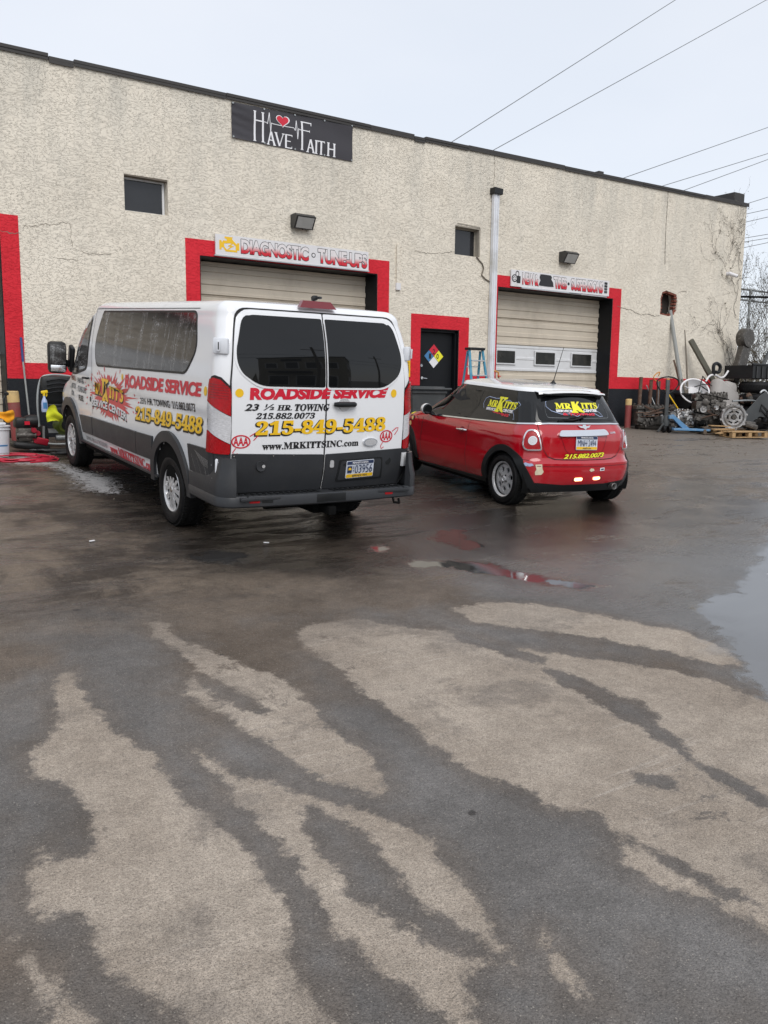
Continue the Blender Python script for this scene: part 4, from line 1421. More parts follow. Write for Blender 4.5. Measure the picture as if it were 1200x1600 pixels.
class Shell:
    """a body made of stacked plan curves. tab rows: z, half width, rear x, front x, rear corner radius, front corner radius, rear barrel"""

    def __init__(s, tab, rr, crown):
        s.tab, s.rr, s.crown = tab, rr, crown
        s.zt = tab[-1][0]
        s.cache = {}

    def ring(s, v):
        k = round(v, 5)
        if k in s.cache:
            return s.cache[k]
        if v <= s.zt:
            w, xr, xf, rc, rf, br = herm(s.tab, v)
            r = (v, w, xr, xf, rc, rf, br)
        else:
            w, xr, xf, rc, rf, br = s.tab[-1][1:]
            t = v - s.zt
            if t < s.rr * PI / 2:
                a = t / s.rr
                d = s.rr * (1 - math.cos(a))
                z = s.zt + s.rr * math.sin(a)
            else:
                d = s.rr + (t - s.rr * PI / 2)
                q = min(1, (d - s.rr) / (w - s.rr))
                z = s.zt + s.rr + s.crown * (1 - (1 - q) ** 2)
            d = min(d, w - .01)
            r = (z, w - d, xr + d, xf - d, max(.02, rc - d * .5) if rc > d else max(.005, min(rc, w - d)) * .6, max(.01, rf - d) if rf > d + .01 else .01, br)
            rc2 = min(r[4], (w - d) * .9)
            rf2 = min(r[5], (w - d) * .9)
            r = (z, w - d, xr + d, xf - d * s.fk, rc2, rf2, br)
        s.cache[k] = r
        return r

    def P(s, q, v):
        z, w, xr, xf, rc, rf, br = s.ring(v)
        sg = 1 if q >= 0 else -1
        a = abs(q)
        if a <= 1:
            y = a * (w - rc)
            x = xr + br * a * a
        elif a <= 2:
            t = (a - 1) * PI / 2
            y = (w - rc) + rc * math.sin(t)
            x = xr + br + (rc) * (1 - math.cos(t))
        elif a <= 3:
            x = (xr + br + rc) + (a - 2) * ((xf - rf) - (xr + br + rc))
            y = w
            tx = (x - s.taper) / max(.01, xf - s.taper)
            if tx > 0:
                y -= s.tamt * tx * tx
        elif a <= 4:
            t = (a - 3) * PI / 2
            y = (w - s.tamt) - rf + rf * math.cos(t)
            x = xf - rf + rf * math.sin(t)
        else:
            y = (5 - a) * (w - s.tamt - rf)
            x = xf + (s.fbar * (1 - (5 - a) ** 2) if v <= s.zt else 0)
        return Vector((x, sg * y, z))

    taper = 4.3
    tamt = 0.04
    fbar = 0.12
    fk = 1.0

    def S(s, q, v, off=0.0):
        p = s.P(q, v)
        if off == 0:
            return p
        e = 0.01
        a, b = s.P(q - e, v), s.P(q + e, v)
        c, d = s.P(q, v - e), s.P(q, v + e)
        n = (b - a).cross(d - c)
        if n.length < 1e-9:
            n = Vector((0, 0, 1))
        n.normalize()
        out = p - Vector((s.mid, 0, p.z - .01 if v <= s.zt else s.zt - .5))
        if n.dot(out) < 0:
            n = -n
        return p + n * off

    mid = 2.5

    def y2q(s, y, v):
        z, w, xr, xf, rc, rf, br = s.ring(v)
        a = abs(y)
        sg = 1 if y >= 0 else -1
        if a <= w - rc:
            return sg * a / (w - rc)
        return sg * (1 + math.asin(min(1, (a - (w - rc)) / rc)) / (PI / 2))

    def x2q(s, x, v, sg=1):
        z, w, xr, xf, rc, rf, br = s.ring(v)
        x0 = xr + br
        if x < x0 + rc:
            t = min(1, max(0, (x - x0) / rc))
            return sg * (1 + math.acos(1 - t) / (PI / 2))
        x1 = xf - rf
        if x <= x1:
            return sg * (2 + (x - x0 - rc) / (x1 - x0 - rc))
        return sg * (3 + math.asin(min(1, (x - x1) / rf)) / (PI / 2))

    def rear(s, y, z, off=0.0):
        return s.S(s.y2q(y, z), z, off)

    def side(s, x, z, off=0.0):
        return s.S(s.x2q(x, z), z, off)

    def sider(s, x, z, off=0.0):
        return s.S(-s.x2q(x, z), z, off)

    def mesh(s, v0, v1, nv=50, dens=(10, 8, 46, 10, 8), off=0.0, base=True, vs=None):
        qs = []
        for k, n in enumerate(dens):
            qs += [k + i / n for i in range(n)]
        qs += [5.0]
        ring = [q for q in qs] + [-q for q in reversed(qs[1:-1])]
        vl = vs or [v0 + (v1 - v0) * i / nv for i in range(nv + 1)]
        mb = MB()
        V, F = [], []
        for v in vl:
            for q in ring:
                V.append(s.S(q, v, off))
        n = len(ring)
        for i in range(len(vl) - 1):
            for j in range(n):
                k = (j + 1) % n
                F.append((i * n + j, i * n + k, (i + 1) * n + k, (i + 1) * n + j))
        if base:
            F.append(tuple(reversed(range(n))))
            F.append(tuple(range((len(vl) - 1) * n, len(vl) * n)))
        mb.add(V, F)
        return mb


def cut_wells(o, centres, r, y0, y1, fix=False):
    """boolean the wheel wells out of a closed shell"""
    mb = MB()
    for x, z in centres:
        for sg in (1, -1):
            mb.cyl((x, sg * y0, z), (x, sg * y1, z), r, n=48)
    c = mb.build('cutter', 'wheel_well_black', smooth=0)
    md = o.modifiers.new('b', 'BOOLEAN')
    md.operation = 'DIFFERENCE'
    md.solver = 'EXACT'
    md.use_self = fix
    md.use_hole_tolerant = fix
    md.object = c
    md.material_mode = 'TRANSFER'
    dg = bpy.context.evaluated_depsgraph_get()
    me = bpy.data.meshes.new_from_object(o.evaluated_get(dg))
    print('WELLS', o.name, len(o.data.polygons), len(me.polygons))
    o.modifiers.clear()
    old = o.data
    o.data = me
    bpy.data.meshes.remove(old)
    bpy.data.objects.remove(c)
    if len(me.materials) < 2:
        me.materials.append(MATS['wheel_well_black'])
    for p in me.polygons:
        c3 = p.center
        inw = abs(c3.y) > y0 - .01 and any(math.hypot(c3.x - x, c3.z - z) < r * 1.002 and abs(c3.z - z) < r for x, z in centres)
        if inw and abs(c3.y) < 5:
            p.material_index = 1
        else:
            p.material_index = 0
    me.shade_smooth()
    me.set_sharp_from_angle(angle=R(38))


def ribbon(fn, pts, w, m, name, parent, off=.003, grid=.05, closed=False):
    """a thin strip lying on a surface"""
    P = []
    n = len(pts)
    for i in range(n if closed else n - 1):
        a, b = pts[i], pts[(i + 1) % n]
        k = max(1, int(math.hypot(b[0] - a[0], b[1] - a[1]) / grid))
        P += [(a[0] + (b[0] - a[0]) * j / k, a[1] + (b[1] - a[1]) * j / k) for j in range(k)]
    if not closed:
        P.append(pts[-1])
    vs, fs = [], []
    m_ = len(P)
    for i in range(m_):
        q = P[(i + 1) % m_] if closed else P[min(i + 1, m_ - 1)]
        o = P[i - 1] if (closed or i) else P[0]
        d = Vector((q[0] - o[0], q[1] - o[1]))
        d = d.normalized() if d.length else Vector((1, 0))
        nn = Vector((-d.y, d.x)) * w / 2
        vs += [fn(P[i][0] + nn.x, P[i][1] + nn.y, off), fn(P[i][0] - nn.x, P[i][1] - nn.y, off)]
    for i in range(m_ if closed else m_ - 1):
        j = (i + 1) % m_
        fs.append((2 * i, 2 * i + 1, 2 * j + 1, 2 * j))
    return MB().add(vs, fs).build(name, m, parent, smooth=60, recalc=False)


def vehicle(name, label, cat, ox, oy, psi):
    t = thing(name, label, cat)
    n = Vector((0, -SL, 1)).normalized()
    fw = Vector((math.sin(psi), math.cos(psi), 0))
    fw = (fw - n * fw.dot(n)).normalized()
    lf = n.cross(fw)
    m = Matrix.Identity(4)
    for i in range(3):
        m[i][0], m[i][1], m[i][2], m[i][3] = fw[i], lf[i], n[i], (ox, oy, SL * oy)[i]
    t.matrix_world = m
    t.location = (ox, oy, SL * oy)
    t.rotation_euler = m.to_euler()
    return t


def make_wheel(parent, x, y, sg, rad, width, rimr, kind):
    """wheel with its axis along y; outer face towards sg"""
    w = bpy.data.objects.new('wheel', None)
    COL.objects.link(w)
    w.parent = parent
    w.location = (x, y, rad)
    if sg < 0:
        w.rotation_euler = (0, 0, PI)
    h = width / 2
    pr = [(rimr - .012, -h + .02), (rimr + .015, -h + .004), (rad - .06, -h), (rad - .022, -h + .012), (rad - .004, -h + .035), (rad, -h + .07), (rad, h - .07), (rad - .004, h - .035),
          (rad - .022, h - .012), (rad - .03, h - .002), (rad - .05, h + .002), (rad - .075, h + .004), (rimr + .028, h - .004), (rimr + .012, h - .012), (rimr - .008, h - .028)]
    MB().lathe(pr, n=56, axis='Y').build('tyre', 'tyre_rubber', w, smooth=25)
    tr = MB()
    nb = 60
    for k in range(nb):
        a = 2 * PI * k / nb
        for yy, sh in ((-h + .035, 0), (h - .035, .5), (0, .25)):
            aa = a + sh * 2 * PI / nb
            q = Euler((0, -aa, 0)).to_matrix()
            tr.box(q @ Vector((rad - .001, yy, 0)), (.010, .045, .022), q)
    tb = tr.build('tread', 'tread_rubber', w, smooth=0)
    tb['kind'] = 'stuff'
    if kind == 'van':
        MB().lathe([(0, -.06), (rimr - .02, -.06), (rimr - .012, h - .03)], n=40, axis='Y').build('brake_disc', 'wheel_well_black', w)
        rim = MB().lathe([(rimr - .028, h - .045), (rimr - .02, h - .022), (rimr - .004, h - .010), (rimr + .006, h - .018), (rimr + .002, h - .04)], n=48, axis='Y')
        # ten curved spokes of the wheel cover
        for k in range(5):
            for s2 in (-1, 1):
                a0 = 2 * PI * k / 5 + PI / 2 + s2 * .17
                a1 = 2 * PI * k / 5 + PI / 2 + s2 * .38
                pts = []
                for a_, r_ in ((a0 - .22, .045), (a0 + .22, .045), (a1 + .125, rimr - .015), (a1 - .125, rimr - .015)):
                    pts.append((r_ * math.cos(a_), r_ * math.sin(a_)))
                rim.prism(pts, lambda u, v, d: Vector((u, h - .038 + .012 * (1 - math.hypot(u, v) / rimr) + d, v)), .016)
            a0 = 2 * PI * k / 5 + PI / 2
            pts = [(r_ * math.cos(a_), r_ * math.sin(a_)) for a_, r_ in ((a0 - .2, .06), (a0 + .2, .06), (a0 + .13, .115), (a0 - .13, .115))]
            rim.prism(pts, lambda u, v, d: Vector((u, h - .040 + d, v)), .016)
        rim.lathe([(0.075, h - .05), (.078, h - .022), (.062, h - .014), (0, h - .012)], n=24, axis='Y')
        rim.build('wheel_cover', 'silver_paint', w, smooth=30)
        MB().lathe([(.03, h - .012), (.028, h - .008), (0, h - .007)], n=20, axis='Y').build('hub_cap', 'chrome', w)
    else:
        MB().lathe([(0, -.07), (rimr - .03, -.07), (rimr - .02, h - .035)], n=40, axis='Y').build('brake_disc', 'wheel_well_black', w)
        rim = MB().lathe([(rimr - .022, h - .075), (rimr - .018, h - .045), (rimr - .012, h - .022), (rimr + .004, h - .012), (rimr + .012, h - .022), (rimr + .008, h - .04)], n=56, axis='Y')
        holes = []
        for k in range(7):
            a = 2 * PI * k / 7 + .2
            holes.append(circ(.118 * math.cos(a), .118 * math.sin(a), .036, n=18))
        fnr = lambda u, v, q: Vector((u, h - .055 + .016 * math.cos(min(1.5, math.hypot(u, v) / rimr * 1.6)) + q, v))
        V, F = tri2d(circ(0, 0, rimr - .018, n=48), holes, .03)
        vs = [fnr(u, v, 0) for u, v in V]
        rim.add(vs, F)
        for hl in holes:
            c_ = Vector((sum(p[0] for p in hl) / 18, sum(p[1] for p in hl) / 18))
            va = [fnr(u, v, 0) for u, v in hl] + [fnr(c_.x + (u - c_.x) * .86, c_.y + (v - c_.y) * .86, -.03) for u, v in hl]
            rim.add(va, [(i, (i + 1) % 18, 18 + (i + 1) % 18, 18 + i) for i in range(18)])
        rim.lathe([(.034, h - .06), (.032, h - .030), (.026, h - .026), (.020, h - .034), (0, h - .034)], n=20, axis='Y')
        rim.build('rim', 'silver_paint', w, smooth=35)
        nb_ = MB()
        for k in range(4):
            a = 2 * PI * k / 4 + .5
            nb_.cyl((.05 * math.cos(a), h - .05, .05 * math.sin(a)), (.05 * math.cos(a), h - .036, .05 * math.sin(a)), .011, n=8)
        nb_.build('wheel_nuts', 'wheel_well_black', w)['kind'] = 'stuff'
    return w


def plate(parent, fn_map, text, cx, cz, w, h, tilt=0.0, photo=True, small=None):
    """licence plate built in surface coordinates (u to the left)"""
    def f(u, v, q):
        a, b = u - cx, v - cz
        return fn_map(cx + a * math.cos(tilt) - b * math.sin(tilt), cz + a * math.sin(tilt) + b * math.cos(tilt), q)
    p = patch('licence_plate', rpoly(rect(cx - w / 2, cx + w / 2, cz - h / 2, cz + h / 2), .012), f, 'plate_white', parent, off=.012, thick=.004, smooth=0)
    hw = w / 2 - .006
    patch('plate_header', rpoly(rect(cx - hw, cx + hw, cz + h / 2 - .034, cz + h / 2 - .005), .006), f, 'print_navy', p, off=.0135, smooth=0)
    patch('plate_footer', rpoly(rect(cx - hw, cx + hw, cz - h / 2 + .005, cz - h / 2 + .036), .006), f, 'print_yellow', p, off=.0135, smooth=0)
    lettering('PENNSYLVANIA', ((cx + hw * .6, cz + h / 2 - .011), (cx - hw * .6, cz + h / 2 - .011), (cx - hw * .6, cz + h / 2 - .028), (cx + hw * .6, cz + h / 2 - .028)), f, 'print_white', p, off=.0145, bold=.02)
    if photo:
        patch('plate_picture', rect(cx + hw * .62, cx + hw * .95, cz - .028, cz + .030), f, 'print_navy', p, off=.0135, smooth=0)
        patch('plate_picture', [(cx + hw * .9, cz - .004), (cx + hw * .68, cz - .004), (cx + hw * .68, cz + .008), (cx + hw * .75, cz + .018), (cx + hw * .88, cz + .014)], f, 'print_yellow', p, off=.0145, smooth=0)
        for k, ch in enumerate(small or 'SY'):
            zz = cz + .028 - .032 * k
            lettering(ch, ((cx + hw * .56, zz), (cx + hw * .46, zz), (cx + hw * .46, zz - .022), (cx + hw * .56, zz - .022)), f, 'print_navy', p, off=.0145, bold=.02)
        lettering(text, ((cx + hw * .40, cz + .036), (cx - hw * .93, cz + .036), (cx - hw * .93, cz - .036), (cx + hw * .40, cz - .036)), f, 'print_navy', p, off=.0145, bold=.0)
        lettering('SERVICE VEH.', ((cx + hw * .55, cz - h / 2 + .029), (cx - hw * .6, cz - h / 2 + .029), (cx - hw * .6, cz - h / 2 + .012), (cx + hw * .55, cz - h / 2 + .012)), f, 'print_navy', p, off=.0145)
    else:
        lettering(text, ((cx + hw * .9, cz + .036), (cx - hw * .9, cz + .036), (cx - hw * .9, cz - .036), (cx + hw * .9, cz - .036)), f, 'print_navy', p, off=.0145, bold=.0)
        lettering('visitPA.com', ((cx + hw * .4, cz - h / 2 + .029), (cx - hw * .4, cz - h / 2 + .029), (cx - hw * .4, cz - h / 2 + .012), (cx + hw * .4, cz - h / 2 + .012)), f, 'print_navy', p, off=.0145)
    return p


# ---------------------------------------------------------------- the van
VS = Shell([
    (0.40, .970, .13, 5.68, .14, .45, .05),
    (0.50, .985, .10, 5.78, .14, .45, .05),
    (0.70, 1.00, .05, 5.85, .13, .45, .05),
    (0.90, 1.005, .04, 5.86, .13, .45, .05),
    (1.05, 1.001, .035, 5.74, .13, .50, .05),
    (1.13, .996, .035, 5.55, .13, .55, .05),
    (1.18, 1.008, .035, 5.44, .13, .55, .05),
    (1.30, 1.00, .04, 5.22, .13, .45, .05),
    (1.45, .995, .044, 5.04, .13, .40, .05),
    (1.58, .985, .055, 4.92, .12, .34, .05),
    (1.75, .962, .085, 4.68, .12, .30, .05),
    (1.90, .935, .130, 4.42, .12, .28, .05),
    (1.985, .915, .165, 4.20, .12, .27, .05)], .12, .035)
VS.taper, VS.tamt, VS.fbar, VS.mid = 4.2, .05, .14, 2.9
VS.fk = 3.0

van = vehicle('passenger_van', 'white passenger van lettered ROADSIDE SERVICE with soapy side windows, parked nose to the wall', 'van', 3.7449, 6.5519, R(.058))
vs_ = [.40 + (1.985 - .40) * i / 44 for i in range(45)] + [1.985 + .12 * PI / 2 * i / 8 for i in range(1, 9)] + [1.985 + .12 * PI / 2 + .79 * i / 10 for i in range(1, 11)]
body = VS.mesh(0, 0, vs=vs_).build('body', 'van_white', van, smooth=35)
cut_wells(body, ((1.20, .36), (4.95, .36)), .455, .60, 1.3, True)
MB().box((2.95, 0, .375), (2.75, 1.93, .09), bev=.02).box((3.1, 0, .42), (4.6, 1.5, .30)).box((1.2, 0, .36), (.12, 1.5, .12)).box((.5, -.1, .38), (.9, .35, .2)).build('underbody', 'wheel_well_black', van, smooth=0)

vr, vsd = VS.rear, VS.side
# side glazing
GW = [(3.60, 1.985, .04), (.76, 1.995, .06), (.60, 1.68, .12), (.82, 1.475, .07), (3.66, 1.385, .08), (3.75, 1.62, .2)]
soap = bpy.data.materials.new('soapy_glass')
MATS['soapy_glass'] = soap
soap.use_nodes = True
t_ = soap.node_tree
b_ = t_.nodes['Principled BSDF']
tcn = N(t_, 'TexCoord')


def _streak(rot, sc, scale, lo, hi, src=None):
    mpn = N(t_, 'Mapping')
    mpn.inputs['Rotation'].default_value = rot
    mpn.inputs['Scale'].default_value = sc
    t_.links.new(tcn.outputs['Object'], mpn.inputs[0])
    nn_ = N(t_, 'TexNoise', Scale=scale, Detail=8.0, Roughness=.72, Distortion=.3)
    t_.links.new(mpn.outputs[0], nn_.inputs[0])
    rr_ = N(t_, 'MapRange')
    rr_.inputs[1].default_value = lo
    rr_.inputs[2].default_value = hi
    t_.links.new(nn_.outputs[0], rr_.inputs[0])
    return rr_.outputs[0]


s_a = _streak((0, 0, 0), (5.5, 5.5, .45), 1.6, .50, .74)
s_b = _streak((0, .72, 0), (1.2, 3, 9), 1.5, .50, .74)
s_f = _streak((0, 0, 0), (1, 1, 1), 38, .47, .60)
s_z = _streak((0, 0, 0), (1, 1, 1), 1.1, .42, .62)
mm1 = N(t_, 'MixRGB')
t_.links.new(s_z, mm1.inputs[0])
t_.links.new(s_a, mm1.inputs[1])
t_.links.new(s_b, mm1.inputs[2])
mm2 = N(t_, 'Math', operation='MULTIPLY')
t_.links.new(mm1.outputs[0], mm2.inputs[0])
t_.links.new(s_f, mm2.inputs[1])
mm3 = N(t_, 'Math', operation='MULTIPLY_ADD')
t_.links.new(mm1.outputs[0], mm3.inputs[0])
mm3.inputs[1].default_value = .30
t_.links.new(mm2.outputs[0], mm3.inputs[2])
mm4 = N(t_, 'MixRGB')
t_.links.new(mm3.outputs[0], mm4.inputs[0])
mm4.inputs[1].default_value = (.035, .033, .032, 1)
mm4.inputs[2].default_value = (.50, .51, .52, 1)
t_.links.new(mm4.outputs[0], b_.inputs['Base Color'])
mm5 = N(t_, 'MapRange')
mm5.inputs[3].default_value = .10
mm5.inputs[4].default_value = .6
t_.links.new(mm3.outputs[0], mm5.inputs[0])
t_.links.new(mm5.outputs[0], b_.inputs['Roughness'])

sw = patch('side_window', rpoly(GW, .06), vsd, 'soapy_glass', van, off=.006, thick=.006, grid=.12)
patch('window_seal', rpoly([(3.62, 2.005, .05), (.75, 2.015, .07), (.58, 1.68, .13), (.81, 1.455, .08), (3.68, 1.365, .1), (3.775, 1.62, .2)], .06), vsd, 'black_plastic', sw, off=.0035, thick=.003, grid=.12)
patch('side_window', rpoly(GW, .06), VS.sider, 'tinted_glass', van, off=.006, thick=.006, grid=.12, flip=True)
DW = [(4.02, 1.95, .06), (4.05, 1.55, .1), (4.10, 1.33, .10), (4.60, 1.235, .1), (4.86, 1.24, .08), (4.90, 1.40, .05), (4.66, 1.72, .3), (4.38, 1.95, .12)]
for f_, m_, fl in ((vsd, 'soapy_glass', False), (VS.sider, 'tinted_glass', True)):
    dw = patch('door_window', rpoly(DW, .06), f_, m_, van, off=.006, thick=.006, grid=.1, flip=fl)
    patch('window_seal', rpoly([(x + (.03 if x < 4.2 else -.03) * -1, z + (.025 if z > 1.6 else -.025), r_) for x, z, r_ in DW], .06), f_, 'black_plastic', dw, off=.003, thick=.003, grid=.1, flip=fl)
# windscreen and bonnet seam (seen only from ahead)
patch('windscreen', rpoly([(-4.75, 1.32), (-4.75, 1.93), (4.75, 1.93), (4.75, 1.32)], .05), lambda u, v, q: VS.S(3.3 + (5 - abs(u)) * 0 + (abs(u) - 3.0) if False else (5 - (1 - abs(u) / 4.75) * 0) if False else 5 - abs(u) / 4.75 * 1.55 if u >= 0 else -(5 - abs(u) / 4.75 * 1.55), v, q), 'tinted_glass', van, off=.006, thick=.004, grid=.4)

# grey cladding, white strip and sill, wheel-arch flares
for f_, fl in ((vsd, False), (VS.sider, True)):
    patch('side_moulding', rpoly([(3.825, .755), (4.40, .735), (4.35, .66), (4.30, .53), (3.83, .54)], .012), f_, 'grey_plastic', van, off=.022, thick=.022, grid=.15, flip=fl)
    patch('side_moulding', rpoly([(2.175, .785), (3.81, .755), (3.815, .54), (2.18, .55)], .012), f_, 'grey_plastic', van, off=.022, thick=.022, grid=.15, flip=fl)
    patch('side_moulding', rpoly([(1.66, .80), (2.16, .785), (2.165, .55), (1.69, .56)], .012), f_, 'grey_plastic', van, off=.022, thick=.022, grid=.15, flip=fl)
    patch('quarter_moulding', rpoly([(.16, .835), (.235, .865), (.70, .855), (.66, .66), (.655, .402), (.16, .402)], .01), f_, 'grey_plastic', van, off=.018, thick=.018, grid=.08, flip=fl)
    patch('sill', rpoly([(1.56, .425), (4.42, .425), (4.42, .402), (1.56, .402)], .005), f_, 'grey_plastic', van, off=.03, thick=.03, grid=.2, flip=fl)
    for cx_, rr_ in ((1.20, .455), (4.95, .455)):
        arc = []
        a0, a1 = -.12, PI + .12
        for k in range(31):
            a = a0 + (a1 - a0) * k / 30
            arc.append((cx_ + (rr_ + .085) * math.cos(a), .36 + (rr_ + .09) * math.sin(a)))
        for k in range(31):
            a = a1 + (a0 - a1) * k / 30
            arc.append((cx_ + (rr_ - .012) * math.cos(a), .36 + (rr_ - .012) * math.sin(a)))
        arc = [(x, max(z, .362)) for x, z in arc]
        patch('wheel_arch_flare', arc, f_, 'grey_plastic', van, off=.032, thick=.05, grid=.06, flip=fl, smooth=50)
for f_ in (vsd, VS.sider):
    ribbon(f_, [(3.90, 2.02), (3.90, 1.5), (3.86, 1.3), (3.84, .8)], .007, 'seam_black', 'door_seam', van)
    ribbon(f_, [(3.84, .80), (3.825, .42)], .006, 'seam_black', 'door_seam', van, off=.024)
    ribbon(f_, [(.70, 2.035), (3.7, 2.03), (4.1, 2.02), (4.45, 1.92)], .006, 'seam_black', 'roof_seam', van)
    ribbon(f_, [(4.98, 1.28), (4.95, 1.05), (4.75, .98)], .006, 'seam_black', 'wing_seam', van)
    pass

for sg in (1, -1):
    patch('corner_moulding', rpoly(rect(1.0, 1.82, .49, .845), .01), lambda u, v, q: VS.S(sg * u, v, q), 'grey_plastic', van, off=.012, thick=.012, grid=.1)
# lettering along the left side
L_ = lambda s_, q, m_, **k: lettering(s_, q, vsd, m_, van, **k)
sp = random.Random(5)
blob = []
for k in range(120):
    a = 2 * PI * k / 120
    rx, rz = .62, .215
    s_ = 1 + .16 * math.sin(k * 2.4) + .10 * math.sin(k * 5.3) + (.30 if k % 7 == 0 else 0) * (1.3 if math.sin(a) > 0 else .8)
    blob.append((3.12 + rx * s_ * math.cos(a) * (1 if math.cos(a) > 0 else 1.05), 1.055 + rz * s_ * math.sin(a) + .0))
patch('splash_print', blob, vsd, 'print_blotch', van, off=.0035, grid=.1)
for k in range(46):
    a = sp.uniform(0, 2 * PI)
    d_ = sp.uniform(1.12, 1.55)
    x, z = 3.12 + .70 * d_ * math.cos(a), 1.06 + .25 * d_ * math.sin(a)
    if z < .83 or z > 1.36 and x < 3.65 and z > 1.375:
        continue
    ang = math.atan2((z - 1.06) * 2.2, (x - 3.12))
    r1, r2 = sp.uniform(.014, .035), sp.uniform(.008, .014)
    pl = [(x + r1 * math.cos(q) * math.cos(ang) - r2 * math.sin(q) * math.sin(ang), z + r1 * math.cos(q) * math.sin(ang) + r2 * math.sin(q) * math.cos(ang)) for q in [2 * PI * j / 10 for j in range(10)]]
    patch('splash_drop', pl, vsd, 'print_blotch', van, off=.0035, smooth=0)
for s_, q in (('MR', ((3.72, 1.185), (3.43, 1.18), (3.43, 1.045), (3.72, 1.05))), ('K', ((3.45, 1.25), (3.15, 1.245), (3.17, .985), (3.42, .99))), ('ITT\u2019S', ((3.15, 1.185), (2.62, 1.175), (2.62, 1.035), (3.15, 1.045)))):
    q2 = tuple((x - .012, z - .012) for x, z in q)
    L_(serif(s_) if s_ == 'K' else sansb(s_), q2, 'print_black', off=.0045, bold=.055, base=.03, shear=.1)
    L_(serif(s_) if s_ == 'K' else sansb(s_), q, 'print_yellow', off=.0055, bold=.03, base=.03, shear=.1)
L_('SERVICE CENTER', ((3.84, .965), (2.50, .935), (2.50, .845), (3.84, .885)), 'print_black', off=.0045, bold=.07, base=.03, arch=.35)
L_('SERVICE CENTER', ((3.84, .975), (2.50, .945), (2.50, .855), (3.84, .895)), 'print_white', off=.0055, bold=.035, base=.03, arch=.35)
L_('ROADSIDE SERVICE', ((2.55, 1.345), (.42, 1.41), (.44, 1.285), (2.55, 1.205)), 'print_red', off=.0045, bold=.045, space=.95)
patch('dot', circ(.335, 1.345, .035, .04), vsd, 'print_yellow', van, off=.004, grid=.03)
patch('dot', circ(2.66, 1.31, .03, .035), vsd, 'print_yellow', van, off=.004, grid=.03)
L_('23\u00bd HR. TOWING  215.882.0073', ((2.07, 1.145), (.55, 1.22), (.55, 1.145), (2.07, 1.08)), 'print_black', off=.0045, bold=.015)
L_(serif('215-849-5488'), ((2.20, 1.035), (.37, 1.105), (.39, .960), (2.20, .895)), 'print_black', off=.0045, bold=.06, base=.018)
L_(serif('215-849-5488'), ((2.19, 1.045), (.38, 1.115), (.40, .972), (2.19, .907)), 'print_yellow', off=.0055, bold=.028, base=.018)
L_(serif('www.MRKITTSINC.com'), ((3.20, .515), (1.70, .525), (1.70, .425), (3.20, .42)), 'print_red', off=.0045, bold=.02)
L_('SERVING PHILA. & THE SUBURBS', ((4.22, .49), (3.32, .505), (3.32, .455), (4.22, .445)), 'wire_grey', off=.0045, bold=.01)
for s_, q, m_ in (('BRAKES', ((4.86, 1.20), (4.62, 1.20), (4.62, 1.13), (4.86, 1.13)), 'lens_dark_red'), ('MOTOR', ((4.86, 1.10), (4.62, 1.10), (4.62, 1.03), (4.86, 1.03)), 'wire_grey'), ('OIL', ((4.86, 1.0), (4.70, 1.0), (4.70, .94), (4.86, .94)), 'wire_grey'),
                  (': HEATER', ((4.56, 1.185), (4.22, 1.185), (4.22, 1.12), (4.56, 1.12)), 'wire_grey'), (': TUNE-UPS', ((4.56, 1.085), (4.12, 1.085), (4.12, 1.01), (4.56, 1.01)), 'wire_grey'), ('FUEL', ((4.46, .975), (4.22, .975), (4.22, .905), (4.46, .905)), 'print_black')):
    L_(s_, q, m_, off=.0045, bold=.03)
MB().tube([vsd(4.10, 1.205, .01), vsd(4.08, 1.205, .045), vsd(3.95, 1.21, .045), vsd(3.93, 1.21, .01)], .013).build('door_handle', 'black_plastic', van)
MB().tube([VS.sider(4.10, 1.205, .01), VS.sider(4.08, 1.205, .045), VS.sider(3.95, 1.21, .045), VS.sider(3.93, 1.21, .01)], .013).build('door_handle', 'black_plastic', van)
patch('sliding_door_catch', circ(3.92, .965, .022, .03), vsd, 'black_plastic', van, off=.006, thick=.006)

# mirrors
for sg in (1, -1):
    m_ = bpy.data.objects.new('mirror', None)
    COL.objects.link(m_)
    m_.parent = van
    MB().box((4.86, sg * .99, 1.40), (.15, .06, .34), (0, -.35, 0), bev=.03).bar((4.90, sg * 1.0, 1.33), (4.84, sg * 1.13, 1.35), .06, .09, .02).build('mirror_arm', 'black_plastic', m_)
    MB().box((4.86, sg * 1.165, 1.41), (.13, .225, .40), (0, 0, sg * -.12), bev=.05).build('mirror_housing', 'black_plastic', m_)
    MB().box((4.795, sg * 1.168, 1.45), (.012, .185, .24), (0, 0, sg * -.12), bev=.004).build('mirror_glass', 'soapy_glass', m_)
    MB().box((4.795, sg * 1.168, 1.275), (.012, .175, .08), (0, 0, sg * -.12), bev=.004).build('mirror_glass', 'chrome', m_)

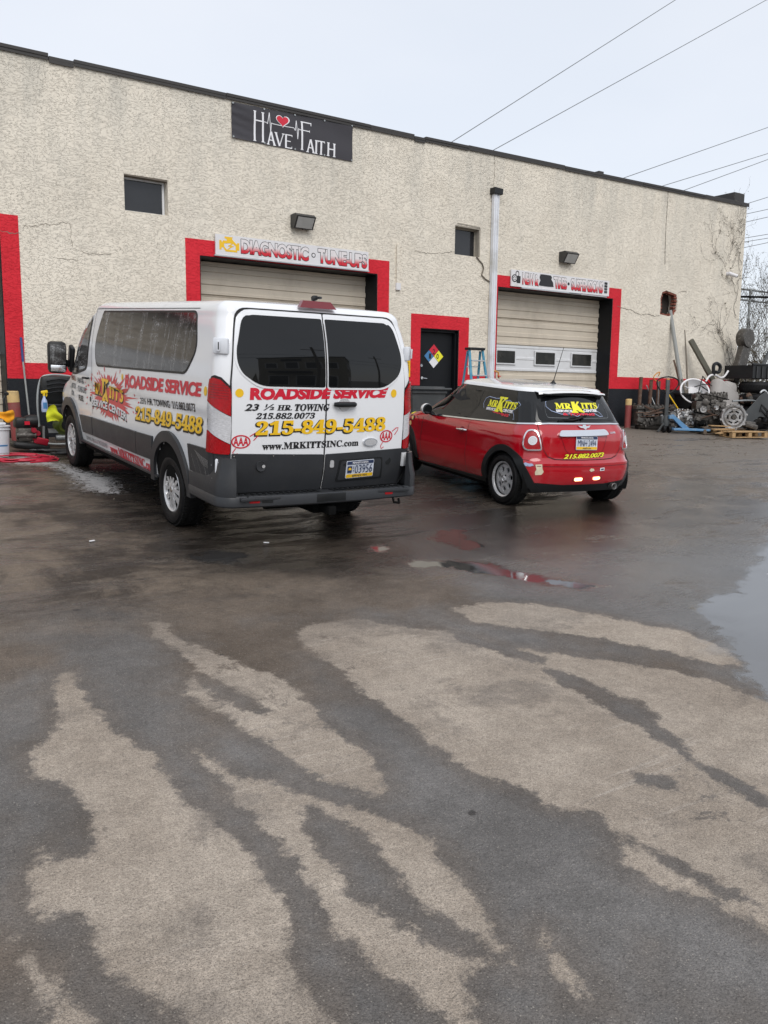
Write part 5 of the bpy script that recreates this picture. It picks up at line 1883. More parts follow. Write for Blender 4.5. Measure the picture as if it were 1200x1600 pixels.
# tail lights, wrapped round the rear corners; q 0..1 across the back, 1..2 round the corner
for sg in (1, -1):
    lamp = bpy.data.objects.new('tail_light', None)
    COL.objects.link(lamp)
    lamp.parent = van
    fq = lambda u, v, q: VS.S(sg * u, v, q)
    T_ = [(1.03, .845), (1.10, .83), (2.006, .83), (2.009, .86), (2.006, 1.42), (1.98, 1.46), (1.75, 1.475), (1.45, 1.46), (1.10, 1.39), (1.04, 1.33)]
    patch('lamp_surround', rpoly([(1.0, .82), (2.010, .815), (2.012, .86), (2.009, 1.43), (1.99, 1.475), (1.75, 1.49), (1.44, 1.475), (1.07, 1.405), (1.0, 1.34)], .02), fq, 'black_plastic', lamp, off=.006, thick=.006, grid=.1, flip=sg < 0)
    patch('red_lens', [(1.04, 1.16), (1.04, 1.33), (1.10, 1.385), (1.45, 1.455), (1.75, 1.468), (1.97, 1.455), (2.002, 1.41), (2.005, 1.27), (1.9, 1.255)], fq, 'lens_red', lamp, off=.022, thick=.02, grid=.08, flip=sg < 0)
    patch('clear_lens', [(1.04, 1.155), (1.9, 1.25), (2.005, 1.265), (2.006, 1.03), (1.9, 1.02), (1.04, .925)], fq, 'lens_clear', lamp, off=.020, thick=.02, grid=.08, flip=sg < 0)
    patch('red_lens', [(1.04, .92), (1.9, 1.015), (2.006, 1.025), (2.006, .845), (1.10, .838), (1.04, .85)], fq, 'lens_red', lamp, off=.022, thick=.02, grid=.08, flip=sg < 0)
    for k in range(6):
        z_ = 1.30 + .022 * k
        ribbon(fq, [(1.15, z_), (1.95, z_ + .008)], .004, 'lens_dark_red', 'lens_rib', lamp, off=.0235)

# the two rear doors
def door(y0, y1, name='rear_door'):
    s_ = 1 if y0 + y1 > 0 else -1
    yi, yo = (y0, y1) if abs(y0) < abs(y1) else (y1, y0)
    ol = [(yi, .50), (yo, .50), (yo * 1.0, 1.45), (yo - s_ * .035, 1.80, .2), (yo - s_ * .09, 2.035, .13), (yi, 2.035)]
    pl = rpoly([(a, b, (ol[i][2] if len(ol[i]) > 2 else .012)) for i, (a, b) in enumerate([(o[0], o[1]) for o in ol])], .01)
    d = patch(name, pl, vr, 'van_white', van, off=.014, thick=.014, grid=.09, smooth=40)
    return d


patch('door_gap', rpoly([(-.885, .48), (.885, .48), (.885, 1.45), (.84, 1.85, .2), (.79, 2.055, .13), (-.79, 2.055, .13), (-.84, 1.85, .2), (-.885, 1.45)], .02), vr, 'seam_black', van, off=.003, thick=.002, grid=.09)
dl = door(.006, .872)
dr = door(-.006, -.872)
for d_, s_ in ((dl, 1), (dr, -1)):
    g = [(s_ * .016, 1.995, .02), (s_ * .745, 1.995, .10), (s_ * .828, 1.70, .15), (s_ * .825, 1.60, .1), (s_ * .785, 1.515, .12), (s_ * .63, 1.412, .10), (s_ * .016, 1.410, .02)]
    patch('glass_surround', rpoly([(a + s_ * (.018 if abs(a) > .1 else -.004), b + (.022 if b > 1.8 else (-.018 if b < 1.5 else 0)), r_) for a, b, r_ in g], .03), vr, 'van_white', d_, off=.020, thick=.006, grid=.1)
    patch('rear_window', rpoly(g, .03), vr, 'tinted_glass', d_, off=.0235, thick=.006, grid=.1)
    c = [(s_ * .012, .82), (s_ * .868, .845), (s_ * .868, .505), (s_ * .012, .505)]
    patch('lower_cladding', rpoly(c, .012), vr, 'grey_plastic', d_, off=.030, thick=.018, grid=.1)
    for hz_ in (1.725, .735):
        y_ = .93 if hz_ > 1 else .93
        q_ = VS.S(s_ * VS.y2q(.90, hz_), hz_, .02)
        q2_ = VS.S(s_ * VS.y2q(.955, hz_), hz_, .02)
        mid_ = (q_ + q2_) / 2
        ang = math.atan2((q2_ - q_).x, (q2_ - q_).y)
        hg = MB().box(mid_, (.05, .13, .13), (0, 0, -ang * 1.0), bev=.012)
        hg.box(mid_ + Vector((-.028, -s_ * .022, 0)), (.012, .045, .075), (0, 0, -ang), bev=.004)
        hg.box(mid_ + Vector((-.022, s_ * .035, .0)), (.012, .03, .09), (0, 0, -ang), bev=.004)
        h_ = hg.build('hinge', 'pvc_white', d_)
        sl_ = MB()
        for dy_, w_, hh_ in ((-.022, .022, .045), (.035, .010, .06)):
            sl_.box(mid_ + Vector((-.0345 if dy_ < 0 else -.0285, -0 + s_ * dy_, 0)) + (q2_ - q_).normalized() * 0, (.004, w_, hh_), (0, 0, -ang))
        sl_.build('hinge_slot', 'black_plastic', h_, smooth=0)
        pass
ribbon(vr, [(0, .50), (0, 2.035)], .014, 'seam_black', 'centre_seal', dr, off=.016)
V_ = lambda s_, q, m_, **k: lettering(s_, q, vr, m_, van, name='lettering', **k)
V_('ROADSIDE SERVICE', ((.735, 1.395), (-.672, 1.415), (-.655, 1.325), (.715, 1.297)), 'print_red', off=.0172, bold=.068, shear=.2, space=1.02, base=.045)
V_('23', ((.765, 1.262), (.635, 1.263), (.635, 1.206), (.765, 1.203)), 'print_black', off=.0172, bold=.03, shear=.25)
V_('\u00bd', ((.60, 1.262), (.50, 1.263), (.50, 1.212), (.60, 1.21)), 'print_black', off=.0172, bold=.015, shear=.2)
V_(serif('HR.'), ((.475, 1.255), (.335, 1.256), (.335, 1.21), (.475, 1.208)), 'print_black', off=.0172, bold=.02, shear=.2)
V_(serif('TOWING'), ((.31, 1.265), (-.035, 1.268), (-.03, 1.205), (.31, 1.205)), 'print_black', off=.0172, bold=.025, shear=.2)
V_(serif('215.882.0073'), ((.665, 1.188), (.11, 1.192), (.11, 1.140), (.665, 1.135)), 'print_black', off=.0172, bold=.02, shear=.2)
V_(serif('215-849-5488'), ((.672, 1.112), (-.648, 1.142), (-.648, 1.008), (.672, .990)), 'print_black', off=.0172, bold=.05, base=.02, shear=.06)
V_(serif('215-849-5488'), ((.665, 1.118), (-.655, 1.148), (-.655, 1.016), (.665, .998)), 'print_yellow', off=.0184, bold=.022, base=.02, shear=.06)
V_(serif('www.MRKITTSINC.com'), ((.60, .935), (-.36, .945), (-.36, .885), (.60, .870)), 'print_black', off=.0172, bold=.02)
for s_, cx_, w_ in ((1, .79, .085), (-1, -.675, .075)):
    cz_ = .945 if s_ > 0 else .965
    patch('club_badge', circ(cx_, cz_, w_, .058, n=28), vr, 'print_red', van, off=.0172, holes=[circ(cx_, cz_, w_ - .012, .047, n=28)], smooth=0)
    V_('AAA', ((cx_ + w_ - .018, cz_ + .038), (cx_ - w_ + .018, cz_ + .038), (cx_ - w_ + .018, cz_ - .036), (cx_ + w_ - .018, cz_ - .036)), 'print_red', off=.0172, bold=.03)
    ribbon(vr, [(cx_ - w_ * .9, cz_ + .045), (cx_ - w_ * 1.5, cz_ + .075), (cx_ - w_ * 1.85, cz_ + .078), (cx_ - w_ * 1.75, cz_ + .05), (cx_ - w_ * 1.3, cz_ + .01)], .008, 'print_red', 'badge_swoosh', van, off=.0172)
    ribbon(vr, [(cx_ + w_ * .5, cz_ - .055), (cx_ + w_ * .8, cz_ - .09), (cx_ + w_ * .65, cz_ - .115), (cx_ + w_ * .3, cz_ - .10)], .008, 'print_red', 'badge_swoosh', van, off=.0172)
patch('dot', circ(.808, 1.352, .036), vr, 'print_yellow', van, off=.0172, smooth=0)
patch('dot', circ(-.742, 1.362, .034, .038), vr, 'print_yellow', van, off=.0172, smooth=0)
em = patch('maker_emblem', circ(-.485, .918, .078, .037, n=28), vr, 'chrome', van, off=.034, thick=.02)
patch('emblem_face', circ(-.485, .918, .068, .030, n=28), vr, 'silver_paint', em, off=.036)
hd = bpy.data.objects.new('door_handle', None)
COL.objects.link(hd)
hd.parent = van
patch('handle_cup', circ(-.185, 1.262, .062, .058), vr, 'silver_paint', hd, off=.0255, thick=.01)
MB().tube([vr(-.075, 1.262, .03), vr(-.10, 1.262, .055), vr(-.185, 1.262, .062), vr(-.27, 1.262, .055), vr(-.295, 1.262, .03)], [.018, .024, .024, .024, .018], n=12).build('handle_grip', 'black_plastic', hd)
# plate recess, lock, parking sensors
rc_ = patch('plate_recess', rpoly([(-.155, .765), (-.635, .775), (-.655, .575), (-.135, .565)], .02), vr, 'black_plastic', van, off=.033, thick=.006, grid=.1)
patch('plate_recess_face', rpoly([(-.175, .752), (-.62, .760), (-.63, .590), (-.155, .582)], .02), vr, 'grey_plastic', van, off=.0345, thick=.002, grid=.1)
plate(van, lambda u, v, q: vr(u, v, q + .028), '03956', -.385, .678, .305, .155, tilt=-.03)
MB().lathe([(.0, .0), (.035, 0), (.04, .02), (.03, .035), (0, .036)], vr(-.705, .735, .03), 'X', 16).build('towing_socket', 'black_plastic', van)
for y_, z_ in ((.61, .735),):
    MB().lathe([(.048, .0), (.044, -.01), (.03, -.006), (0, -.004)], vr(y_, z_, .031), 'X', 20).build('blanking_cap', 'grey_plastic', van)
    patch('blanking_cap_pin', circ(y_ - .02, z_, .014), vr, 'silver_paint', van, off=.046)
patch('door_catch', rpoly([(-.06, .765), (-.095, .765), (-.10, .70), (-.055, .70)], .015), vr, 'silver_paint', van, off=.036, thick=.006)
for y_, z_ in ((.85, .825), (.50, .822), (.31, .820)):
    patch('screw', circ(y_, z_, .006, n=6), vr, 'chrome', van, off=.034, smooth=0)
# high brake light and camera
MB().prism([(.22, .0), (-.145, .0), (-.10, .062), (.175, .062)], lambda u, v, w: Vector((.205 - w + v * .5 + .045 * (abs(u) ** 2), u + 0, 2.085 + v)), .05).build('high_brake_light', 'lens_dark_red', van, smooth=0)
MB().box((.26, .025, 2.175), (.05, .05, .04), (0, .3, 0), bev=.01).tube([(.27, .025, 2.13), (.27, .025, 2.18)], .01).box((.235, -.01, 2.18), (.03, .05, .02), (0, .2, .5), bev=.005).build('roof_camera', 'black_plastic', van)

# step bumper
def bump_path(n=9):
    """centre, corner and side of the bumper in plan (x, y) for y >= 0"""
    out = []
    for k in range(12):
        y = .86 * k / 11
        out.append((-.135 + .05 * (y / .86) ** 2.2, y))
    for k in range(1, n + 1):
        t = (k / n) * PI / 2
        out.append((-.085 + .17 * (1 - math.cos(t)), .86 + .165 * math.sin(t)))
    for x in (.2, .35, .5, .66):
        out.append((x, 1.027 - (x - .1) * .01))
    return out


bp_ = bump_path()
full = [(x, -y) for x, y in reversed(bp_[1:])] + bp_


def sweep(path, prof, name, m, parent, ins=None):
    """prof: (inward, z); path runs right to left across the back"""
    V, F = [], []
    n = len(prof)
    for i, (x, y) in enumerate(path):
        a = path[max(i - 1, 0)]
        b = path[min(i + 1, len(path) - 1)]
        d = Vector((b[0] - a[0], b[1] - a[1])).normalized()
        nn_ = Vector((-d.y, d.x))
        if nn_.dot(Vector((.9 - x, -y))) < 0:
            nn_ = -nn_
        for q, z in prof:
            V.append((x + nn_.x * q, y + nn_.y * q, z))
    for i in range(len(path) - 1):
        for k in range(n):
            F.append((i * n + k, i * n + (k + 1) % n, (i + 1) * n + (k + 1) % n, (i + 1) * n + k))
    F += [tuple(range(n)), tuple(reversed(range((len(path) - 1) * n, len(path) * n)))]
    return MB().add(V, F).build(name, m, parent, smooth=40)


bumper = sweep(full, [(.012, .402), (0, .415), (0, .485), (.012, .500), (.05, .503), (.055, .402)], 'bumper', 'grey_plastic', van)
MB().box((-.02, 0, .478), (.20, 1.72, .03), bev=.006).build('bumper_step', 'grey_plastic', bumper)
for k in range(30):
    y_ = -.80 + 1.6 * k / 29
    if abs(y_) < .08:
        continue
    MB().box((-.025, y_, .497), (.13, .016, .012), (0, 0, .25), bev=.003).build('step_rib', 'black_plastic', bumper, smooth=0)
MB().box((-.130, 0, .455), (.012, .30, .075), bev=.005).build('hitch_cover', 'black_plastic', bumper)
for sg in (1, -1):
    cp = [(x, sg * y) for x, y in bp_[12:]]
    if sg < 0:
        cp = cp
    sweep(cp, [(.03, .49), (.004, .495), (.002, .60), (.03, .70), (.045, .815), (.07, .815), (.07, .49)], 'bumper_corner', 'grey_plastic', bumper)
    patch('reflector', rpoly(rect(sg * .0 + (.685 if sg > 0 else -.675), (.775 if sg > 0 else -.585), .443, .478), .008), lambda u, v, q: Vector((-.135 + .05 * (abs(u) / .86) ** 2.2 - q, u, v)), 'lens_red', bumper, off=.004, thick=.006, smooth=0)
patch('step_sensor', circ(.60, .462, .02), lambda u, v, q: Vector((-.135 + .05 * (abs(u) / .86) ** 2.2 - q, u, v)), 'black_plastic', bumper, off=.004, thick=.005)
patch('step_sensor', rpoly(rect(.565, .665, .440, .482), .006), lambda u, v, q: Vector((-.135 + .05 * (abs(u) / .86) ** 2.2 - q, u, v)), 'black_plastic', bumper, off=.0025, thick=.003)
MB().box((.02, -.02, .33), (.30, .075, .075), bev=.006).bar((.2, -.5, .35), (.2, .5, .35), .06, .06, .005).tube([(-.08, -.70, .40), (-.10, -.70, .36), (-.10, -.76, .35), (-.06, -.78, .38)], .012).build('tow_hitch', 'wheel_well_black', van)
MB().box((-.07, -.02, .33), (.10, .045, .045)).build('hitch_tube', 'seam_black', van)
# scrapes on the left rear corner: chalky scuffed lines
sr = random.Random(11)
for k in range(9):
    x_ = .60 - k * .038 + sr.uniform(-.008, .008)
    z_ = .80 - sr.uniform(0, .04)
    ribbon(vsd, [(x_, z_), (x_ - .07, z_ - .10), (x_ - .15 - .02 * sr.random(), z_ - .26)], sr.uniform(.0015, .004), 'wire_grey' if k % 3 else 'aluminium', 'scuff_mark', van, off=.0195)
for k in range(6):
    z_ = .82 - k * .012
    ribbon(vsd, [(.52 - .02 * k, z_), (.36, z_ - .035), (.22, z_ - .055)], sr.uniform(.0015, .0035), 'aluminium', 'scuff_mark', van, off=.0195)
ribbon(vsd, [(.64, .625), (.45, .605), (.30, .60)], .005, 'aluminium', 'scuff_mark', van, off=.0195)
for k in range(12):
    a_ = 1.15 + sr.random() * .8
    z_ = .60 + sr.random() * .2
    ribbon(lambda u, v, q: VS.S(u, v, q), [(a_, z_), (a_ + .03 * sr.uniform(-1, 1), z_ - sr.uniform(.01, .05))], sr.uniform(.002, .006), 'print_white', 'scuff_mark', van, off=.052)

for x_ in (1.20, 4.95):
    for sg in (1, -1):
        make_wheel(van, x_, sg * .885, sg, .345, .225, .213, 'van')


# ---------------------------------------------------------------- the small red car
MS = Shell([
    (0.205, .775, .10, 3.55, .25, .35, .04),
    (0.28, .81, .045, 3.62, .28, .35, .05),
    (0.36, .835, .012, 3.67, .30, .40, .06),
    (0.47, .842, .0, 3.69, .30, .42, .06),
    (0.55, .840, .006, 3.69, .30, .45, .06),
    (0.585, .834, .040, 3.68, .30, .45, .06),
    (0.65, .832, .055, 3.66, .30, .48, .06),
    (0.75, .830, .062, 3.55, .30, .52, .06),
    (0.82, .822, .068, 3.32, .30, .50, .06),
    (0.88, .802, .082, 3.04, .29, .45, .06),
    (0.93, .768, .108, 2.80, .27, .38, .06),
    (0.98, .736, .142, 2.64, .26, .33, .06),
    (1.10, .692, .215, 2.44, .25, .30, .06),
    (1.20, .656, .285, 2.28, .25, .28, .06),
    (1.31, .612, .372, 2.10, .25, .26, .06)], .07, .045)
MS.taper, MS.tamt, MS.fbar, MS.mid = 2.3, .04, .10, 1.8
car = vehicle('small_hatchback', 'small red hatchback with white roof and yellow window lettering, parked right of the white van', 'car', 7.4545, 6.8346, .11725)
vs_ = [.205 + (1.31 - .205) * i / 48 for i in range(49)] + [1.31 + .07 * PI / 2 * i / 6 for i in range(1, 7)] + [1.31 + .07 * PI / 2 + .53 * i / 10 for i in range(1, 11)]
mbb = MS.mesh(0, 0, vs=vs_, dens=(12, 16, 76, 16, 8))
keep = []
for f in mbb.f:
    c3 = sum((Vector(mbb.v[i]) for i in f), Vector()) / len(f)
    if len(f) == 4 and abs(c3.y) > .55 and any(math.hypot(c3.x - x, c3.z - .305) < .372 for x in (.53, 2.997)):
        continue
    if len(f) > 4:
        continue
    keep.append(f)
mbb.f = keep
cb_ = mbb.build('body', 'car_red', car, smooth=35)
wl = MB()
for x in (.53, 2.997):
    for sg in (1, -1):
        n_ = 24
        vv = []
        for y_ in (.52, .80):
            vv += [(x + .372 * math.cos(-.3 + (PI + .6) * k / n_), sg * y_, .305 + .372 * math.sin(-.3 + (PI + .6) * k / n_)) for k in range(n_ + 1)]
        wl.add(vv, [(k, k + 1, n_ + 2 + k, n_ + 1 + k) for k in range(n_)] + [tuple(range(n_ + 1))])
wl.build('wheel_well', 'wheel_well_black', car, smooth=0)['kind'] = 'stuff'
MB().box((1.76, 0, .215), (1.66, 1.5, .02)).box((3.35, 0, .215), (.3, 1.2, .02)).build('floor_pan', 'wheel_well_black', car, smooth=0)
MB().box((1.76, 0, .25), (1.6, 1.5, .18)).box((.5, 0, .27), (.55, 1.0, .12)).build('underbody', 'wheel_well_black', car, smooth=0)
mr, ms, mq = MS.rear, MS.side, MS.S
X2 = MS.x2q


def belt(q):
    a = abs(q)
    return float(np.interp(a, [0, 1, 1.45, 2, X2(1.34, .93), X2(2.2, .9), 3.2, 5], [1.005, 1.0, .992, .975, .930, .893, .935, .955]))


# greenhouse band, roof skin, chrome waist strip
bot = [(q, belt(q)) for q in np.linspace(-4.98, 4.98, 120)]
patch('greenhouse', [(float(a), b) for a, b in bot] + [(4.98, 1.345), (-4.98, 1.345)], mq, 'black_gloss', car, off=.004, grid=.16, smooth=60)
rf = MS.mesh(0, 0, vs=[1.338 + (.082) * i / 4 for i in range(5)] + [1.31 + .07 * PI / 2 + .53 * i / 12 for i in range(1, 13)], dens=(12, 10, 40, 10, 8), off=.008, base=False).build('roof', 'car_white', car, smooth=60)
ribbon(mq, [(q, belt(q) - .004) for q in np.linspace(-3.3, 3.3, 130)], .016, 'chrome', 'waist_strip', car, off=.008, grid=5)
for sg in (1, -1):
    gp = [(sg * 1.50, 1.305), (sg * X2(2.02, 1.305), 1.305), (sg * X2(2.36, .93), .925)] + [(sg * q, belt(q) + .02) for q in (X2(2.1, .9), X2(1.8, .92), X2(1.34, .93), 2.2, 1.8, 1.50)]
    patch('side_glass', rpoly(gp, .03), mq, 'tinted_glass', car, off=.0065, grid=.12, smooth=60)
    ribbon(mq, [(sg * X2(1.33, z), z) for z in (.95, 1.1, 1.29)], .004 * 1.0, 'seam_black', 'glass_seam', car, off=.0075)
rg = [(-1.36, 1.315, .1), (-1.30, 1.03, .1), (1.30, 1.03, .1), (1.36, 1.315, .1)]
patch('rear_window', rpoly(rg, .05), mq, 'tinted_glass', car, off=.0065, grid=.15, smooth=60)
ribbon(mq, rpoly([(-1.12, 1.285, .2), (-1.06, 1.06, .2), (1.06, 1.06, .2), (1.12, 1.285, .2)], .2), .005, 'wire_grey', 'heater_border', car, off=.0072, closed=True)
patch('windscreen', rpoly([(3.55, 1.30), (3.5, .97), (5, .97), (5, 1.30)], .02), mq, 'tinted_glass', car, off=.0065, grid=.2)
patch('windscreen', rpoly([(-3.55, 1.30), (-3.5, .97), (-5, .97), (-5, 1.30)], .02), mq, 'tinted_glass', car, off=.0065, grid=.2)
# spoiler over the hatch
spv = []
for k in range(13):
    y = -.50 + 1.0 * k / 12
    s_ = (y / .50) ** 2
    spv += [(.56 + .02 * s_, y, 1.400 - .035 * s_), (.335 + .06 * s_, y, 1.372 - .032 * s_), (.325 + .06 * s_, y, 1.348 - .03 * s_), (.40 + .04 * s_, y, 1.335 - .03 * s_)]
spf = []
for k in range(12):
    for j in range(3):
        spf.append((k * 4 + j, k * 4 + j + 1, k * 4 + 5 + j, k * 4 + 4 + j))
MB().add(spv, spf[0:] if True else []).build('spoiler', 'car_white', car, smooth=30)
MB().box((.375, 0, 1.326), (.09, .90, .012), (0, -.1, 0)).build('spoiler_underside', 'black_plastic', car, smooth=0)
patch('high_brake_light', rect(-.13, .13, 1.292, 1.306), mr, 'lens_red', car, off=.010, thick=.004)
# shut lines
HS = [(1.44, 1.30), (1.42, 1.18), (1.40, 1.05), (1.30, .96), (1.16, .82), (1.08, .70), (.96, .625), (.80, .598)]
for sg in (1, -1):
    ribbon(mq, [(sg * a, b) for a, b in HS] + [(sg * .6, .592), (0, .588)], .008, 'seam_black', 'hatch_seam', car, off=.0075 if False else .008)
    f_ = ms if sg > 0 else MS.sider
    ribbon(f_, [(1.345, .915), (1.345, .5), (1.30, .27)], .006, 'seam_black', 'door_seam', car)
    ribbon(f_, [(2.48, .84), (2.50, .5), (2.42, .27)], .006, 'seam_black', 'door_seam', car)
    ribbon(f_, [(2.70, .86), (2.62, .80), (2.56, .70)], .006, 'seam_black', 'wing_seam', car)
    ribbon(mq, [(sg * 1.45, .578), (sg * 1.62, .582)], .006, 'seam_black', 'bumper_seam', car)
    patch('sill', rpoly([(.90, .262), (2.63, .225), (2.63, .208), (.90, .208)], .005), f_, 'black_plastic', car, off=.014, thick=.014, grid=.2)
    for cx_ in (.53, 2.997):
        arc = []
        a0, a1 = -.12, PI + .12
        for k in range(29):
            a = a0 + (a1 - a0) * k / 28
            arc.append((cx_ + .418 * math.cos(a), .305 + .414 * math.sin(a)))
        for k in range(29):
            a = a1 + (a0 - a1) * k / 28
            arc.append((cx_ + .340 * math.cos(a), .305 + .340 * math.sin(a)))
        arc = [(max(x, .105), max(z, .21)) for x, z in arc]
        patch('wheel_arch_flare', arc, f_, 'black_plastic', car, off=.018, thick=.03, grid=.06, smooth=50)
    MB().tube([f_(1.56, .780, .006), f_(1.54, .782, .035), f_(1.47, .783, .038), f_(1.38, .785, .03), f_(1.36, .785, .006)], [.010, .012, .013, .012, .010]).build('door_handle', 'chrome', car)
    patch('handle_cup', circ(1.47, .785, .055, .035), f_, 'seam_black' if False else 'lens_dark_red', car, off=.002)
    # mirror
    mo_ = bpy.data.objects.new('mirror', None)
    COL.objects.link(mo_)
    mo_.parent = car
    MB().tube([(2.30, sg * .74, .90), (2.29, sg * .80, .90), (2.29, sg * .86, .93)], .028).build('mirror_arm', 'black_plastic', mo_)
    MB().lathe([(.0, -.035), (.060, -.032), (.072, -.015), (.074, .01), (.066, .05), (.045, .085), (.02, .10), (0, .103)], (2.27, sg * .90, .965), 'X', 24).build('mirror_housing', 'car_white', mo_)
    MB().lathe([(0, -.040), (.060, -.040), (.066, -.034), (.070, -.018), (.072, -.014)], (2.27, sg * .90, .965), 'X', 24).build('mirror_rim', 'black_plastic', mo_)
    MB().lathe([(0, -.043), (.056, -.043), (.056, -.039)], (2.27, sg * .90, .965), 'X', 24).build('mirror_glass', 'tinted_glass', mo_)
    # tail lamps
    tl = bpy.data.objects.new('tail_light', None)
    COL.objects.link(tl)
    tl.parent = car
    P_ = [(1.13, .70, .05), (1.20, .82, .1), (1.30, .905, .05), (1.44, .925, .07), (1.57, .905, .05), (1.61, .82, .1), (1.60, .72, .05), (1.50, .69, .05)]
    pp = [(sg * a, b) for a, b in rpoly(P_, .03)]
    ci = (sg * 1.38, .805)
    inner = [(ci[0] + (a - ci[0]) * .86, ci[1] + (b - ci[1]) * .88) for a, b in pp]
    patch('chrome_ring', pp, mq, 'chrome', tl, off=.022, thick=.022, holes=[inner], grid=.06, smooth=40)
    patch('red_lens', inner, mq, 'lens_red', tl, off=.014, thick=.01, grid=.06)
    cc = circ(ci[0], ci[1] + .0, .105, .049, n=22)
    ci2 = circ(ci[0], ci[1], .082, .038, n=22)
    patch('lens_ring', cc, mq, 'pvc_white', tl, off=.019, thick=.006, holes=[ci2])
    patch('clear_lens', ci2, mq, 'lens_clear', tl, off=.018, thick=.006)
# lower bumper valance, lip, fog slots
patch('rear_valance', [(-1.44, .325), (-1.2, .325), (-.6, .30), (.6, .30), (1.2, .325), (1.44, .325), (1.40, .208), (-1.40, .208)], mq, 'black_plastic', car, off=.006, thick=.006, grid=.12)
ribbon(mq, [(q, .518 + .01 * (abs(q) / 2) ** 2) for q in np.linspace(-1.55, 1.55, 60)], .007, 'lens_dark_red', 'bumper_crease', car, off=.003, grid=5)
rcs = [(-.335, .875), (-.27, .67, .06), (.27, .665, .06), (.36, .87)]
ribbon(mr, rpoly(rcs, .02)[0:], .006, 'lens_dark_red', 'plate_recess', car, off=.003)
patch('boot_handle_bar', rpoly([(.392, .862, .02), (.36, .915, .04), (-.30, .928, .04), (-.345, .875, .02), (-.30, .868, .02), (.35, .856, .02)], .02), mr, 'chrome', car, off=.034, thick=.034, grid=.08, smooth=50)
plate(car, lambda u, v, q: mr(u, v, q + .008), 'MNH\u00b72494', .0, .785, .315, .158, tilt=.02, photo=False)
wing = [(.095, .975), (.03, .968), (.02, .985), (-.02, .985), (-.03, .968), (-.095, .978), (-.06, .952), (-.025, .948), (0, .930), (.025, .948), (.06, .950)]
patch('maker_emblem', wing, mr, 'chrome', car, off=.016, thick=.012)
lettering('COOPER', ((-.395, .905), (-.50, .908), (-.50, .888), (-.395, .885)), mr, 'chrome', car, off=.008, bold=.03)
for o_, b_, m_ in ((.006, .06, 'print_black'), (.008, .028, 'print_lemon')):
    lettering('215.882.0073', ((.315, .655), (-.29, .672), (-.29, .618), (.315, .602)), mr, m_, car, off=o_, bold=b_, base=.03, shear=.35, space=.95)
# stickers and two small lit lamps in the bumper
patch('sticker', [(.79, .535), (.77, .555), (.74, .545), (.715, .55), (.70, .53), (.73, .515), (.77, .515)], mr, 'spray_bottle_blue', car, off=.004)
patch('sticker', rpoly([(.685, .54), (.61, .545), (.605, .49), (.585, .46), (.61, .425), (.68, .42), (.685, .46), (.67, .48)], .01), mr, 'sticker_cream', car, off=.004)
patch('sticker', [(-.03, .475), (-.055, .495), (-.10, .49), (-.11, .465), (-.06, .455)], mr, 'sticker_cream', car, off=.004)
patch('sticker', [(-.20, .495), (-.27, .50), (-.275, .463), (-.20, .46)], mr, 'print_white', car, off=.004)
patch('sticker', [(-.215, .486), (-.26, .489), (-.262, .472), (-.215, .47)], mr, 'print_navy', car, off=.005)
em_ = bpy.data.materials.new('lit_lamp')
MATS['lit_lamp'] = em_
em_.use_nodes = True
em_.node_tree.nodes['Principled BSDF'].inputs['Base Color'].default_value = (.8, .5, .3, 1)
em_.node_tree.nodes['Principled BSDF'].inputs['Emission Color'].default_value = (1.0, .55, .25, 1)
em_.node_tree.nodes['Principled BSDF'].inputs['Emission Strength'].default_value = 3.6
patch('fog_lamp_slot', rpoly([(.20, .345), (-.26, .352), (-.24, .395), (.18, .388)], .02), mr, 'lens_dark_red', car, off=.003)
patch('bumper_lamp', rpoly([(.165, .385), (.06, .387), (.06, .352), (.165, .35)], .012), mr, 'lit_lamp', car, off=.012, thick=.01)
patch('bumper_lamp', rpoly([(-.11, .388), (-.21, .392), (-.215, .365), (-.17, .355), (-.11, .357)], .012), mr, 'lit_lamp', car, off=.012, thick=.01)
MB().lathe([(.030, .14), (.034, .0), (.040, -.012), (.036, -.016), (.030, -.006), (.028, .10), (0, .10)], (.03, -.46, .265), 'X', 24).build('exhaust_tip', 'cast_alloy', car)
# rear wiper, aerial
MB().tube([mr(-.0, 1.045, .02), mr(.02, 1.06, .035), mr(.12, 1.035, .03), mr(.26, 1.03, .02)], [.016, .014, .009, .006]).bar(mr(-.08, 1.085, .018), mr(.34, 1.022, .018), .012, .018).build('rear_wiper', 'black_plastic', car)
MB().lathe([(.045, 0), (.040, .012), (.022, .028), (.012, .045), (0, .046)], (.80, -.02, 1.418), 'Z', 16).tube([(.80, -.02, 1.45), (.66, -.02, 1.87)], [.006, .003]).build('aerial', 'black_plastic', car)


